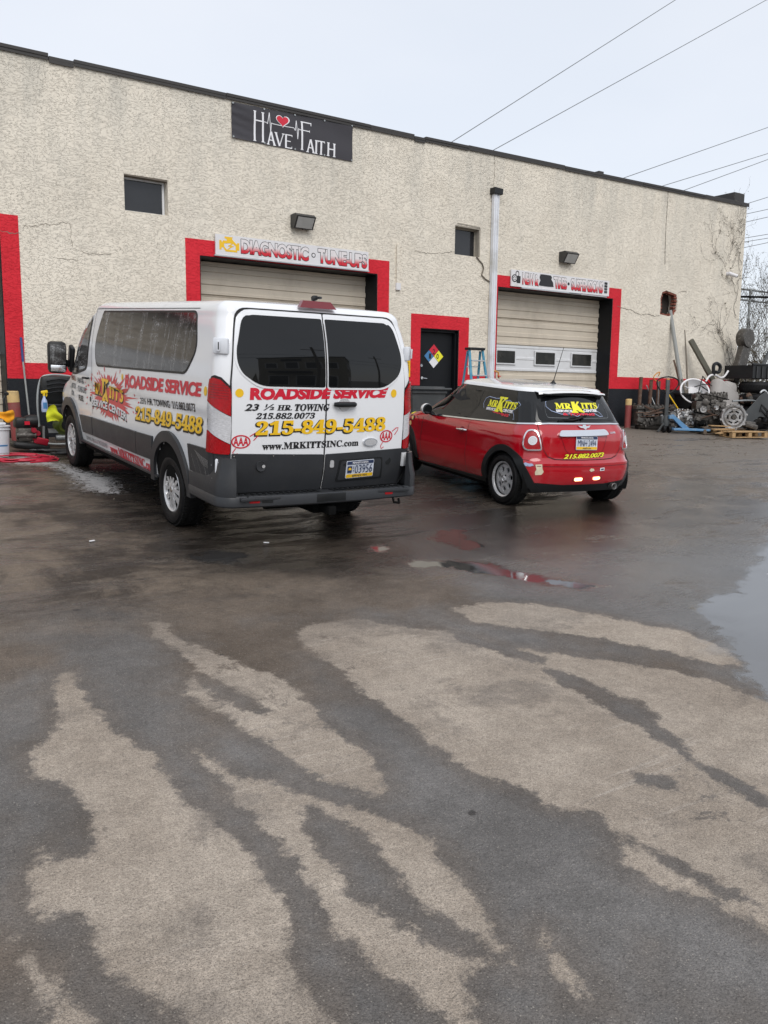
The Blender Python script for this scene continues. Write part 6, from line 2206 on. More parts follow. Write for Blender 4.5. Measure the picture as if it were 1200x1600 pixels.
def kitts_logo(fn, x0, x1, z0, z1, off):
    """window print: name in yellow, white and red lines over a pale map outline; x falls to the right"""
    U = lambda a: x0 + (x1 - x0) * a
    Vv = lambda b, a=0: z0 + (z1 - z0) * b
    Q = lambda a0, b1, a1, b0: ((U(a0), Vv(b1)), (U(a1), Vv(b1)), (U(a1), Vv(b0)), (U(a0), Vv(b0)))
    US = [(.02, .78), (.10, .88), (.30, .84), (.48, .88), (.60, .80), (.68, .84), (.80, .74), (.92, .82), (.99, .70), (.93, .52), (.86, .38), (.93, .20), (.97, .02), (.90, .02), (.80, .20), (.68, .12), (.56, .18), (.46, .02), (.36, .16), (.20, .14), (.06, .30), (.0, .52)]
    ribbon(fn, [(U(a), Vv(b)) for a, b in US], .006, 'spray_bottle_blue', 'map_outline', car, off=off, closed=True)
    lettering(serif('MR'), Q(.14, .74, .40, .42), fn, 'print_lemon', car, off=off + .001, bold=.022, shear=.1)
    lettering(serif('K'), Q(.38, .95, .62, .22), fn, 'print_lemon', car, off=off + .0015, bold=.03, shear=.12)
    lettering(serif('ITTS'), Q(.58, .78, .92, .45), fn, 'print_lemon', car, off=off + .001, bold=.022, shear=.1)
    lettering('SERVICE', Q(.13, .38, .40, .24), fn, 'print_white', car, off=off + .001, bold=.05)
    lettering('CENTER', Q(.60, .42, .88, .27), fn, 'print_white', car, off=off + .001, bold=.05)
    lettering('& TOWING', Q(.22, .21, .80, .07), fn, 'print_red', car, off=off + .001, bold=.06)


kitts_logo(ms, 1.24, .50, 1.005, 1.255, .0075)
kitts_logo(mr, .43, -.385, 1.075, 1.275, .0075)
star = [(1.98, 1.15), (1.82, 1.19), (1.77, 1.25), (1.70, 1.26), (1.62, 1.17), (1.50, 1.14), (1.62, 1.115), (1.72, 1.10), (1.85, 1.12)]
patch('star_patch', [(x + .06, z + .02) for x, z in star], ms, 'seam_black', car, off=.0072)  # dark star-shaped patch laid flat on the side glass
# front-wing stickers
patch('wing_grille', rpoly([(2.90, .83), (2.72, .825), (2.74, .765), (2.92, .77)], .02), ms, 'black_plastic', car, off=.006, thick=.005)
patch('side_repeater', circ(2.77, .795, .025), ms, 'sticker_yellow', car, off=.008)
patch('sticker', circ(2.83, .715, .033), ms, 'sticker_yellow', car, off=.004)
lettering('TOWING', ((3.05, .865), (2.90, .86), (2.90, .83), (3.05, .835)), ms, 'print_lemon', car, off=.004, bold=.03)
for x_ in (.53, 2.997):
    for sg in (1, -1):
        make_wheel(car, x_, sg * .735, sg, .305, .195, .205, 'car')


# ---------------------------------------------------------------- yard clutter
def at(x, y, z=0.0):
    return Vector((x, y, gz(x, y) + z))


def jittered(pts, r, s=1):
    q = random.Random(s)
    return [Vector(p) + Vector((q.uniform(-r, r), q.uniform(-r, r), q.uniform(-r, r))) for p in pts]


def smoothpts(pts, k=6):
    pts = [Vector(p) for p in pts]
    out = []
    n = len(pts)
    for i in range(n - 1):
        p0, p1, p2, p3 = pts[max(i - 1, 0)], pts[i], pts[i + 1], pts[min(i + 2, n - 1)]
        for j in range(k):
            t = j / k
            out.append(0.5 * ((2 * p1) + (p2 - p0) * t + (2 * p0 - 5 * p1 + 4 * p2 - p3) * t * t + (3 * p1 - p0 - 3 * p2 + p3) * t ** 3))
    out.append(pts[-1])
    return out


def bollard(x, y, h, r, label, lean=0.0):
    t = thing('bollard', label, 'bollard', at(x, y), group='red and yellow bollards beside the garage doors')
    a = Vector((0, 0, -.05))
    b = Vector((-lean * h, 0, h))
    c = a.lerp(b, .80)
    MB().cyl(a, c, r, n=24).build('post', 'bollard_red', t)
    MB().cyl(c, b - Vector((0, 0, .012)), r * 1.01, n=24).cyl(b - Vector((0, 0, .012)), b, r * 1.0, r * .85, n=24).build('yellow_band', 'bollard_yellow', t)
    return t


bollard(2.52, 13.70, .80, .085, 'red bollard with yellow top beside the left garage door', .06)
bollard(16.78, 14.05, .72, .075, 'red bollard with yellow top beyond the small red car')

# long-handled squeegee leaning on the wall
sq = thing('floor_squeegee', 'blue floor squeegee with long handle leaning on the left door surround', 'squeegee', at(2.80, 14.15))
MB().cyl((0, 0, .06), (-.03, .22, 1.25), .014).build('handle', 'grey_pole', sq)
MB().cyl((-.03, .22, 1.22), (-.038, .245, 1.60), .019).build('grip', 'broom_blue', sq)
MB().box((.02, 0, .05), (.38, .05, .07), bev=.01).build('blade_holder', 'broom_blue', sq)
MB().box((0, -.0, .15), (.05, .04, .05), bev=.01).build('socket', 'bollard_yellow', sq)

# machine with black hood behind the van (pressure washer / compressor on wheels)
gn = thing('pressure_washer', 'wheeled black and green pressure washer with tall hood between the wall and the van', 'pressure washer', at(2.96, 13.30))
MB().box((.10, .1, .85), (.50, .14, .42), (0.05, 0, 0), bev=.06).build('hood', 'black_plastic', gn)
hv = MB()
for k in range(4):
    hv.tube(smoothpts([(-.08, -.0, .80 + k * .06), (.10, -.03, .83 + k * .06), (.30, 0, .80 + k * .06)], 4), .012)
hv.build('vent_rib', 'black_gloss', gn)
MB().tube(smoothpts([(-.20, .05, .30), (-.20, .1, .7), (-.14, .12, 1.0), (-.02, .12, 1.07), (.2, .12, 1.07), (.34, .12, 1.0), (.36, .1, .6)], 5), .016).build('handle', 'galvanised', gn)
MB().box((.12, -.02, .52), (.42, .30, .18), bev=.03).box((.05, -.05, .62), (.30, .25, .05), bev=.01).build('top_cover', 'black_plastic', gn)
MB().lathe([(.0, -.10), (.10, -.10), (.155, -.04), (.16, .02), (.13, .10), (0, .10)], (.13, -.05, .33), 'Y', 24).build('engine', 'machine_green', gn)
MB().lathe([(.0, -.115), (.085, -.115), (.09, -.09)], (.16, -.05, .33), 'Y', 20).lathe([(0, -.13), (.03, -.13), (.03, -.11)], (.16, -.05, .33), 'Y', 12).build('recoil_starter', 'black_plastic', gn)
MB().box((.02, .05, .24), (.40, .30, .05)).tube(smoothpts([(-.18, -.16, .32), (-.19, -.17, .12), (-.12, -.18, .06), (.1, -.18, .05), (.4, -.18, .05)], 4), .017).build('frame', 'galvanised', gn)
MB().cyl((.0, -.08, .14), (.36, -.08, .15), .045).build('silencer', 'galvanised', gn)
for y_ in (-.0, .22):
    MB().lathe([(.07, -.04), (.15, -.045), (.165, -.02), (.165, .02), (.15, .045), (.07, .04)], (-.16, y_, .165), 'X', 24).build('wheel', 'tyre_rubber', gn)
sb = thing('spray_bottle', 'blue spray bottle with yellow trigger standing on the black machine', 'bottle', at(2.80, 13.13, .54))
MB().lathe([(0, 0), (.042, 0), (.046, .02), (.045, .12), (.036, .17), (.018, .21), (.016, .235), (0, .235)], n=20).build('bottle', 'spray_bottle_blue', sb)
MB().box((.005, 0, .292), (.095, .035, .045), (0, -.15, 0), bev=.01).cyl((0, 0, .235), (0, 0, .28), .018).tube([(.035, 0, .28), (.04, 0, .25), (.03, 0, .225)], .007).build('trigger', 'spray_yellow', sb)
patch('bottle_label', rect(-.03, .03, .05, .14), lambda u, v, q: Vector((.047 * math.sin(u / .047), -.047 * math.cos(u / .047) - q, v)), 'print_blue', sb, off=.001, grid=.015)


def cloth(name, label, c, m, sx, sz, seed, tilt=.5):
    q = random.Random(seed)
    V, F = [], []
    n = 14
    for i in range(n):
        for j in range(n):
            u, v = i / (n - 1) - .5, j / (n - 1) - .5
            rr = 1 - .35 * (abs(u) * abs(v)) * 4 + .10 * math.sin(3 * math.atan2(v, u) + seed)
            V.append((c[0] + sx * u * rr, c[1] - .06 * math.cos(3 * u) - .02 * math.sin(7 * u + 4 * v) - .014 * math.sin(9 * v + seed), c[2] + sz * v * rr - .25 * sx * u * u + .02 * math.sin(5 * u + seed)))
    for i in range(n - 1):
        for j in range(n - 1):
            F.append((i * n + j, (i + 1) * n + j, (i + 1) * n + j + 1, i * n + j + 1))
    return tag(MB().add(V, F).build(name, m, smooth=60), label, 'cloth')


cloth('cleaning_cloth', 'crumpled yellow cloth hanging over the black machine beside the spray bottle', at(2.89, 13.0, .52), 'cloth_yellow', .24, .24, 2)
cloth('cleaning_cloth', 'orange rag draped over the red and black machine near the white bucket', at(2.24, 12.90, .52), 'cloth_orange', .24, .17, 5)

# the small red and black engine-driven washer at the left edge
wd = thing('petrol_pump', 'red and black petrol engine unit behind the white bucket', 'engine', at(2.47, 13.02))
MB().box((0, 0, .40), (.24, .26, .16), bev=.04).lathe([(0, -.08), (.08, -.08), (.095, -.03), (.09, .08), (0, .08)], (.10, -.06, .42), 'X', 20).build('engine_cover', 'black_plastic', wd)
MB().box((.0, -.05, .23), (.20, .22, .20), bev=.03).cyl((-.12, -.12, .22), (.14, -.12, .22), .05).build('engine_block', 'oily_iron', wd)
pm = MB()
q = random.Random(3)
for k in range(9):
    pm.lathe([(0, -.03), (.035, -.03), (.04, 0), (.035, .03), (0, .03)], (.13 + q.uniform(-.05, .06), -.12 + q.uniform(-.04, .05), .22 + q.uniform(-.10, .10)), 'Y', 10)
pm.build('pump', 'machine_red', wd)['kind'] = 'stuff'
MB().box((.06, -.10, .07), (.50, .34, .10), (0, .12, 0), bev=.04).build('base_cover', 'black_plastic', wd)
MB().box((.20, -.26, .14), (.16, .05, .09), (0.3, .25, 0), bev=.01).build('warning_panel', 'machine_red', wd)
MB().box((.02, -.19, .40), (.07, .01, .05)).build('red_label', 'print_red', wd)
MB().tube(smoothpts([(-.22, 0, .5), (-.24, 0, .72), (-.20, .02, .80)], 4), .014).lathe([(0, 0), (.03, 0), (.035, .03), (0, .06)], (-.20, .02, .79), 'Z', 12).build('lever', 'black_plastic', wd)

bk = thing('bucket', 'white plastic bucket with a lid at the left edge, beside the red hose', 'bucket', at(2.03, 12.45))
MB().lathe([(0, .0), (.13, 0), (.135, .02), (.150, .36), (.150, .37), (.163, .37), (.163, .385), (.152, .385), (.153, .41), (.166, .412), (.166, .43), (0, .435)], n=36).build('pail', 'bucket_white', bk)
MB().box((.02, -.02, .455), (.16, .12, .03), bev=.01).box((-.03, 0, .49), (.05, .05, .08), bev=.01).build('lid_fitting', 'bucket_white', bk)
patch('pail_label', rect(-.10, .10, .06, .19), lambda u, v, q_: Vector(((.138 + .04 * v) * math.sin(u / .145 + .25), -(.138 + .04 * v + q_) * math.cos(u / .145 + .25), v)), 'plate_white', bk, off=.002, grid=.03)
ribbon(lambda u, v, q_: Vector(((.138 + .04 * v) * math.sin(u / .145 + .25), -(.138 + .04 * v + q_) * math.cos(u / .145 + .25), v)), [(-.08, .16), (.08, .16)], .02, 'print_blue', 'label_print', bk, off=.004, grid=.02)

# red air hose coiled on the wet ground
hp_ = []
for k in range(150):
    a = 2 * PI * k / 30
    r_ = .34 + .05 * math.sin(k * .37) + .02 * math.sin(k * 1.3)
    hp_.append(at(2.12 + r_ * math.cos(a) + .004 * (k % 60), 12.15 + r_ * .8 * math.sin(a) + .05 * math.sin(k * .05), .014 + .004 * (k // 30) * 2))
hp_ += [at(2.55, 12.1, .014), at(2.72, 12.02, .014), at(2.66, 11.86, .014), at(2.3, 11.78, .014)]
tag(MB().tube(hp_, .0095, n=6).build('air_hose', 'hose_red', smooth=60), 'red hose coiled on the wet ground in front of the bucket', 'hose')
bh = MB()
q = random.Random(9)
pts_ = []
for k in range(26):
    s_ = 1 if k % 2 else -1
    pts_.append((3.05 + s_ * (.50 + q.uniform(-.12, .12)) + .02 * k, 12.85 - .035 * k + q.uniform(-.05, .05), .02 + q.uniform(0, .03)))
pp_ = smoothpts([at(*p) for p in pts_], 6)
tag(bh.tube(pp_, .016, n=6).build('pressure_hose', 'hose_black', smooth=60), 'black hose heaped in loops on the ground in front of the black machine', 'hose')

# wheelie bin, step ladder
wb = thing('wheelie_bin', 'dark grey lidded bin between the van and the red car', 'bin', at(8.80, 12.0))
V = []
for z_, sx, sy in ((.08, .27, .22), (1.0, .36, .32)):
    V += [(-sx, -sy, z_), (sx, -sy, z_), (sx, sy, z_), (-sx, sy, z_)]
MB().add(V, [(0, 1, 2, 3), (4, 5, 6, 7), (0, 1, 5, 4), (1, 2, 6, 5), (2, 3, 7, 6), (3, 0, 4, 7)]).box((0, -.33, .98), (.74, .03, .05), bev=.01).box((0, -.265, .5), (.40, .02, .4), (-.1, 0, 0), bev=.01).build('bin_body', 'bin_plastic', wb, smooth=0)
MB().box((.02, -.02, 1.035), (.84, .74, .035), (0, .0, 0), bev=.012).box((.02, -.02, 1.06), (.66, .56, .03), bev=.012).build('lid', 'bin_plastic', wb, smooth=0)
for sx in (-1, 1):
    MB().lathe([(.03, -.025), (.09, -.03), (.10, 0), (.09, .03), (.03, .025)], (sx * .28, .24, .10), 'X', 20).build('wheel', 'tyre_rubber', wb)

ld = thing('step_ladder', 'blue fibreglass step ladder standing against the wall beside the downpipe', 'ladder', at(11.30, 13.45))
TOP = 1.76
for s_ in (-1, 1):
    MB().bar((s_ * .26, -.34, 0), (s_ * .175, 0, TOP - .02), .055, .03, .004).build('front_rail', 'ladder_blue', ld, smooth=0)
    MB().bar((s_ * .25, .30, 0), (s_ * .165, .06, TOP - .04), .045, .03, .004).build('rear_rail', 'ladder_blue', ld, smooth=0)
for k in range(5):
    z_ = .32 + .30 * k
    f_ = z_ / TOP
    MB().box((0, -.34 + .34 * f_, z_), (2 * (.26 - .085 * f_) - .03, .085, .028), bev=.005).build('step', 'aluminium', ld, smooth=0)
MB().box((0, .03, TOP), (.42, .17, .05), bev=.012).build('top_cap', 'black_plastic', ld, smooth=0)
for k in range(3):
    z_ = .4 + .5 * k
    f_ = z_ / TOP
    MB().bar((-.23 + .06 * f_, .30 - .24 * f_, z_), (.23 - .06 * f_, .30 - .24 * f_, z_), .02, .02).build('rear_brace', 'aluminium', ld, smooth=0)


# scrap against the wall at the right --------------------------------------
def engine(name, label, loc, size, seed, m='oily_iron', rotz=0.0, cat='engine', ports=True, tall=False):
    t = thing(name, label, cat, loc, rotz)
    q = random.Random(seed)
    sx, sy, sz = size
    mb = MB()
    mb.box((0, 0, sz * .45), (sx * .86, sy * .7, sz * .55), bev=.015)
    for k in range(34):
        a = q.uniform(-.46, .46) * sx
        c = q.uniform(.12, .82) * sz
        w = q.uniform(.03, .12)
        mb.box((a, -sy * q.uniform(.30, .42), c), (w * q.uniform(.5, 1.6), q.uniform(.04, .10), w), (q.uniform(-.3, .3), q.uniform(-.4, .4), q.uniform(-.3, .3)), bev=.006)
    mb.build('block', m, t)
    mb = MB().box((0, -.02, sz * .84), (sx * .92, sy * .62, sz * .16), bev=.02)
    for k in range(10):
        a = (-.42 + .84 * k / 9) * sx
        mb.box((a, -sy * .30, sz * (.90 + .03 * (k % 2))), (.035, .07, .06 + .03 * q.random()), (0, q.uniform(-.2, .2), 0), bev=.006)
        yy_ = q.uniform(-.12, .12)
        mb.cyl((a, yy_, sz * .90), (a + q.uniform(-.02, .02), yy_ - .02, sz * q.uniform(.93, 1.0)), q.uniform(.012, .03), n=8)
    mb.build('cylinder_head', m, t)
    if ports:
        for k in range(4):
            a = (-.30 + .2 * k) * sx
            MB().lathe([(.022, -.01), (.034, -.02), (.036, .0), (.034, .03)], (a, -sy * .44, sz * .56), 'Y', 12).lathe([(0, -.012), (.022, -.012)], (a, -sy * .44, sz * .56), 'Y', 12).build('port', 'cast_alloy', t)
    for k in range(3):
        a, c, r_ = q.uniform(-.42, .42) * sx, q.uniform(.2, .6) * sz, q.uniform(.05, .09)
        MB().lathe([(0, -.03), (r_ * .4, -.03), (r_ * .5, -.015), (r_ * .9, -.02), (r_, -.03), (r_, .02), (0, .02)], (a, -sy * .46, c), 'Y', 20).build('pulley', 'cast_alloy' if k else m, t)
    for k in range(4):
        p = [(q.uniform(-.5, .5) * sx, -sy * q.uniform(.35, .55), q.uniform(.15, .95) * sz) for _ in range(4)]
        MB().tube(smoothpts(p, 5), q.uniform(.007, .016), n=6).build('pipe', 'wheel_well_black' if k % 2 else 'rusty_steel', t)
    MB().box((0, 0, sz * .12), (sx * .7, sy * .55, sz * .22), (0, q.uniform(-.05, .05), 0), bev=.03).build('sump', 'oily_iron', t)
    return t


engine('scrap_engine', 'dark scrap engine block with open ports, leftmost by the wall', at(17.30, 13.72), (1.15, .5, .64), 21, rotz=R(-22))
engine('scrap_engine', 'tall dirty engine with hoses standing on a rotten pallet', at(18.45, 12.95, .13), (.85, .6, .88), 33, ports=False, rotz=R(-38))
gb_ = engine('scrap_gearbox', 'pale alloy gearbox casing between the pallet jack and the tall engine', at(18.05, 13.35), (.70, .4, .54), 44, m='cast_alloy', cat='gearbox', ports=False, rotz=R(-35))
# three rusty pipes behind the first engine
for k, (x_, z_, dx) in enumerate(((17.32, 1.26, .03), (17.72, 1.20, .04), (18.02, 1.17, .03))):
    tag(MB().cyl(at(x_ - dx, 14.15, -.02), at(x_, 14.15, z_), .045, n=16).build('rusty_pipe', 'rusty_steel'),
        ('rusty upright pipe, leftmost of three behind the dark engine', 'rusty upright pipe, middle one of three behind the dark engine', 'rusty upright pipe, rightmost of three behind the dark engine')[k], 'pipe', group='rusty pipes standing behind the dark engine')
tool = thing('hooked_tool', 'thin rod with an orange hooked end standing by the rusty pipes', 'tool', at(17.86, 14.05))
MB().tube(smoothpts([(.02, 0, 0), (.04, 0, .8), (.0, 0, 1.18)], 4), .012).build('rod', 'wire_grey', tool)
MB().tube(smoothpts([(.0, 0, 1.16), (-.14, 0, 1.20), (-.18, 0, 1.28), (-.08, 0, 1.36), (.04, 0, 1.40), (.0, 0, 1.30)], 5), .014).build('hook', 'handle_orange', tool)
rag = thing('mossy_rag', 'mossy brown rag hanging at the left end of the dark engine', 'rag', at(17.05, 13.95))
MB().tube(smoothpts(jittered([(0, 0, .55), (.02, 0, .42), (-.02, 0, .28), (.03, 0, .12), (0, 0, 0)], .015, 4), 4), [.045 + .012 * math.sin(k * 1.1) for k in range(17)]).build('rag', 'moss_rag', rag)
MB().lathe([(0, -.05), (.14, -.05), (.15, 0), (.14, .05), (0, .05)], (.14, -.08, .18), 'X', 20).build('drum', 'tyre_rubber', rag)

# pallet jack
pj = thing('pallet_jack', 'blue hand pallet jack with black loop handle parked among the engines', 'pallet jack', at(16.95, 13.05), R(-25))
MB().tube(smoothpts([(-.02, .02, .92), (-.16, 0, 1.0), (-.27, 0, 1.14), (-.24, 0, 1.27), (0, 0, 1.33), (.24, 0, 1.27), (.27, 0, 1.14), (.16, 0, 1.0), (.02, .02, .92)], 6), .017).build('loop_handle', 'black_plastic', pj)
MB().bar((0, 0, .22), (0, 0, 1.26), .06, .09, .01).build('tow_bar', 'bin_plastic', pj)
MB().box((0, 0, 1.22), (.06, .05, .14), bev=.01).build('release_lever', 'handle_orange', pj)
MB().lathe([(.0, 0), (.07, 0), (.08, .12), (.05, .26), (0, .26)], (0, 0, .16), 'Z', 20).box((0, .06, .30), (.22, .14, .2), bev=.02).build('hydraulic_pump', 'bin_plastic', pj)
for s_ in (-1, 1):
    MB().lathe([(.02, -.025), (.08, -.03), (.09, 0), (.08, .03), (.02, .025)], (s_ * .07, -.06, .09), 'X', 24).build('steer_wheel', 'tyre_rubber', pj)
MB().prism([(0, .42), (.10, .44), (.55, .10), (.55, .05), (.42, .05), (.10, .34), (0, .34)], lambda u, v, w: Vector((u + .03, -.12 + w, v)), .06).build('side_frame', 'jack_blue', pj, smooth=0)
for y_ in (-.16, .16):
    MB().bar((.10, y_, .09), (1.05, y_, .07), .15, .05, .01).build('fork', 'jack_blue', pj, smooth=0)
MB().bar((-.24, -.10, .03), (-.03, -.02, .26), .04, .03).build('stabiliser', 'bin_plastic', pj, smooth=0)

shv = thing('shovel', 'shovel with yellow handle and steel blade leaning behind the pallet jack', 'shovel', at(18.08, 13.62))
MB().cyl((.10, -.06, .42), (-.28, .15, 1.00), .017).build('handle', 'print_yellow', shv)
MB().lathe([(0, -.012), (.09, -.010), (.11, 0), (.10, .012), (0, .014)], (.16, -.10, .30), 'Y', 18).cyl((.12, -.08, .36), (.08, -.05, .46), .02).build('blade', 'aluminium', shv)
tag(MB().cyl(at(17.92, 13.8), at(17.72, 14.3, 1.05), .014).build('metal_rod', 'galvanised'), 'grey metal rod leaning just left of the yellow shovel', 'rod')

drum = thing('plastic_tub', 'big black plastic tub full of poles behind the tall engine', 'tub', at(18.90, 13.75))
MB().lathe([(0, .02), (.36, .02), (.38, .06), (.46, .84), (.49, .86), (.49, .90), (.455, .90), (.44, .84), (.36, .10), (0, .10)], n=40).build('tub', 'black_plastic', drum)
bs_ = thing('white_basin', 'white plastic basin with tap holes, tipped on top of the black tub', 'basin', at(18.85, 13.74, .84))
bs_.scale = (.82, .82, .82)
MB().lathe([(0, .02), (.30, .03), (.40, .10), (.44, .26), (.47, .27), (.46, .29), (.42, .285), (.37, .13), (.28, .06), (0, .05)], n=36).build('bowl', 'sign_white', bs_).rotation_euler = (R(58), R(8), R(-40))
MB().lathe([(0, 0), (.05, 0), (.06, .015), (.03, .03), (0, .03)], (.05, -.30, .12), 'Y', 14).lathe([(0, 0), (.05, 0), (.06, .015), (.03, .03), (0, .03)], (.22, -.30, .02), 'Y', 14).build('tap_fitting', 'galvanised', bs_)
MB().box((-.45, -.12, .25), (.2, .06, .03), (0, .3, 0), bev=.01).build('spout', 'sign_white', bs_)

tag(MB().tube([at(18.60, 13.72, .5), at(18.66, 14.1, 1.7), at(18.75, 14.5, 2.98)], .05, n=14).build('grey_pole', 'grey_pole'), 'long grey pole rising from the tub into the hole in the wall', 'pole')
tag(MB().tube([at(18.66, 13.7, .55), at(18.77, 13.9, 1.6), at(18.87, 14.1, 2.50)], [.026, .022, .012]).build('thin_rod', 'weathered_wood'), 'thin upright rod in the black tub, right of the grey pole', 'rod')
tag(MB().tube([at(18.60, 13.7, .5), at(18.63, 14.2, 1.72)], .024).build('thin_stick', 'rusty_steel'), 'thin brown stick in the tub leaning left of the grey pole', 'stick')
tag(MB().tube([at(18.55, 13.55, .5), at(18.62, 13.9, 1.25)], .03).build('short_stick', 'weathered_wood'), 'short thick stick standing in the front of the tub', 'stick')
tag(MB().bar(at(20.05, 13.85, 1.05), at(19.30, 14.22, 2.26), .10, .13, .01).build('timber_beam', 'olive_beam', smooth=0), 'dark square beam leaning at a slant against the wall', 'beam')
fr_ = MB().tube([at(18.7, 13.45, .92), at(19.05, 13.6, 1.35), at(19.5, 13.6, 1.05)], .014).tube([at(18.75, 13.4, 1.1), at(19.5, 13.45, .84)], .016).tube(smoothpts([at(18.6, 13.5, 1.08), at(19.0, 13.45, 1.16), at(19.4, 13.5, 1.10)], 4), .012)
tag(fr_.build('bent_rods', 'black_plastic'), 'thin bent black rod frame lying over the white basin', 'frame')
hb = thing('handlebar', 'pale bent handlebar with a black grip in front of the slanting beam', 'handlebar', at(19.60, 13.6, 1.27))
MB().tube(smoothpts([(-.42, 0, -.05), (-.25, 0, .10), (-.02, 0, .12), (.18, 0, .06), (.36, 0, .09), (.52, 0, .24)], 5), .026).build('bar', 'sign_white', hb)
MB().tube(smoothpts([(-.10, 0, .12), (-.12, 0, .36), (.02, 0, .42), (.16, 0, .34), (.12, 0, .20), (-.04, 0, .20)], 5), .045).build('grip_loop', 'black_plastic', hb)

# car seat, piled tyres, crate
q = random.Random(31)
st_ = thing('scrap_car_seat', 'light grey cloth car seat slumped beside the tall engine', 'seat', at(19.55, 13.3))
MB().box((.10, .08, .66), (1.05, .34, 1.08), (-.18, .42, 0), bev=.13).build('backrest', 'seat_cloth', st_, smooth=60)
MB().box((-.02, -.12, .36), (.72, .30, .62), (-.1, .16, 0), bev=.12).build('seat_cushion', 'seat_cloth', st_, smooth=60)
MB().box((.42, .14, 1.05), (.48, .26, .40), (-.15, .18, 0), bev=.12).build('headrest', 'seat_cloth', st_, smooth=60)
tag(MB().tube(smoothpts([at(18.9, 12.6, .80), at(19.5, 12.6, .82), at(19.9, 12.6, .80), at(19.98, 12.6, .70), at(19.98, 12.6, .35)], 5), .022).build('bent_pipe', 'galvanised'), 'thin bent metal pipe running in front of the grey seat', 'pipe')
where_ = ('front-left pile', 'right pile')
order_ = ('bottom', 'second', 'third', 'top')
for c_, (x_, y_) in enumerate(((20.72, 13.15), (21.50, 13.30))):
    for k in range(4):
        t = thing('old_tyre_casing', order_[k] + ' tyre of the ' + where_[c_] + ' under the black crate by the fence', 'tyre', at(x_ + q.uniform(-.04, .04) if k else x_, y_ + .03 * math.sin(k * 2 + c_), .02 + .315 * k), group='worn tyres piled by the fence')
        t.rotation_euler = (q.uniform(-.05, .05), q.uniform(-.05, .05), 0)
        MB().lathe([(.24, .02), (.27, .0), (.36, .01), (.405, .05), (.42, .09), (.42, .21), (.405, .25), (.36, .29), (.27, .30), (.24, .28), (.225, .24), (.32, .20), (.32, .10), (.225, .06), (.24, .02)], n=40).build('tyre', 'tyre_rubber', t, smooth=30)
        tr = MB()
        for m_ in range(40):
            a = 2 * PI * m_ / 40
            tr.box((.421 * math.cos(a), .421 * math.sin(a), .15), (.012, .035, .12), (0, 0, a))
        tr.build('tread', 'tread_rubber', t, smooth=0)['kind'] = 'stuff'
cr_ = thing('black_crate', 'open black plastic crate on top of the piled tyres', 'crate', at(21.15, 13.4, 1.33))
MB().box((0, -.40, .17), (1.75, .03, .34), bev=.01).box((0, .40, .17), (1.75, .03, .34)).box((-.86, 0, .17), (.03, .8, .34)).box((.86, 0, .17), (.03, .8, .34)).box((0, 0, .02), (1.7, .8, .03)).box((0, -.42, .36), (1.85, .06, .05), bev=.01).build('crate_wall', 'black_plastic', cr_, smooth=0)
for k in range(7):
    MB().box((-.72 + .24 * k, -.425, .16), (.03, .025, .30), bev=.005).build('rib', 'black_gloss', cr_, smooth=0)
mk = thing('scrap_motor', 'dark round-headed machine part on a post rising above the crate', 'machine part', at(21.25, 13.9, 1.3))
MB().lathe([(0, -.13), (.24, -.13), (.27, -.08), (.27, .08), (.24, .13), (0, .13)], (-.02, 0, 1.10), 'Y', 28).build('drum_head', 'oily_iron', mk)
MB().bar((-.42, 0, -.1), (.0, 0, 1.05), .18, .24, .02).bar((-.12, 0, .1), (.22, 0, 1.22), .16, .12, .01).build('post', 'oily_iron', mk, smooth=0)
tag(MB().tube([at(22.0, 13.9, 1.45), at(22.6, 14.0, 2.1), at(22.85, 14.0, 2.75)], [.05, .06, .045]).build('dark_pole', 'bin_plastic'), 'dark pole leaning towards the chain-link fence', 'pole')


# fenders and body panels
def curved_panel(name, label, m, pts, depth, loc, rotz=0, th=.012, bulge=.12):
    """outline pts in (u, z) bent towards the viewer across u"""
    xs_ = [p[0] for p in pts]
    c = (min(xs_) + max(xs_)) / 2
    hw = (max(xs_) - min(xs_)) / 2
    f = lambda u, v, q: Vector((u, -bulge * (1 - ((u - c) / hw) ** 2) - q - depth * v, v))
    o = patch(name, rpoly(pts, .05), f, m, None, off=th, thick=th * 1.6, grid=.08, smooth=50)
    o.location = loc
    o.rotation_euler = (0, 0, rotz)
    return tag(o, label, 'car panel')


curved_panel('car_fender', 'dark grey car wing leaning on the seat, with a pale edge', 'panel_dark', [(-.75, 0), (-.55, .55), (-.15, .95), (.05, 1.05), (.5, .70), (.95, .35), (.7, .1), (.3, .38), (-.05, .42), (-.35, .25), (-.45, 0)], .12, at(19.95, 12.65), 0)
rm = thing('bumper_trim', 'pale curved trim strip along the top of the dark wing', 'trim', at(19.95, 12.55))
MB().tube(smoothpts([(-.1, -.08, 1.02), (.05, -.1, 1.08), (.3, -.12, .90), (.6, -.12, .68), (.98, -.1, .42)], 6), .022).build('strip', 'fender_white', rm)
bf = thing('radiator_frame', 'black slotted plastic frame lying on the dark wing', 'frame', at(20.25, 12.45))
MB().bar((-.35, 0, .72), (.45, 0, .30), .03, .05).bar((-.35, 0, .60), (.35, 0, .22), .03, .04).bar((-.35, 0, .75), (-.38, 0, .55), .03, .05).bar((.45, 0, .33), (.36, 0, .18), .03, .05).bar((-.05, 0, .58), (-.10, 0, .44), .03, .04).build('frame', 'black_gloss', bf, smooth=0)
curved_panel('car_wing', 'white car wing standing on its edge at the right end of the pile', 'fender_white', [(-.40, .05), (-.1, .28), (.15, .60), (.30, 1.0), (.75, 1.0), (.75, .0), (.2, -.02)], .25, at(20.10, 12.05), R(-8), bulge=.25)
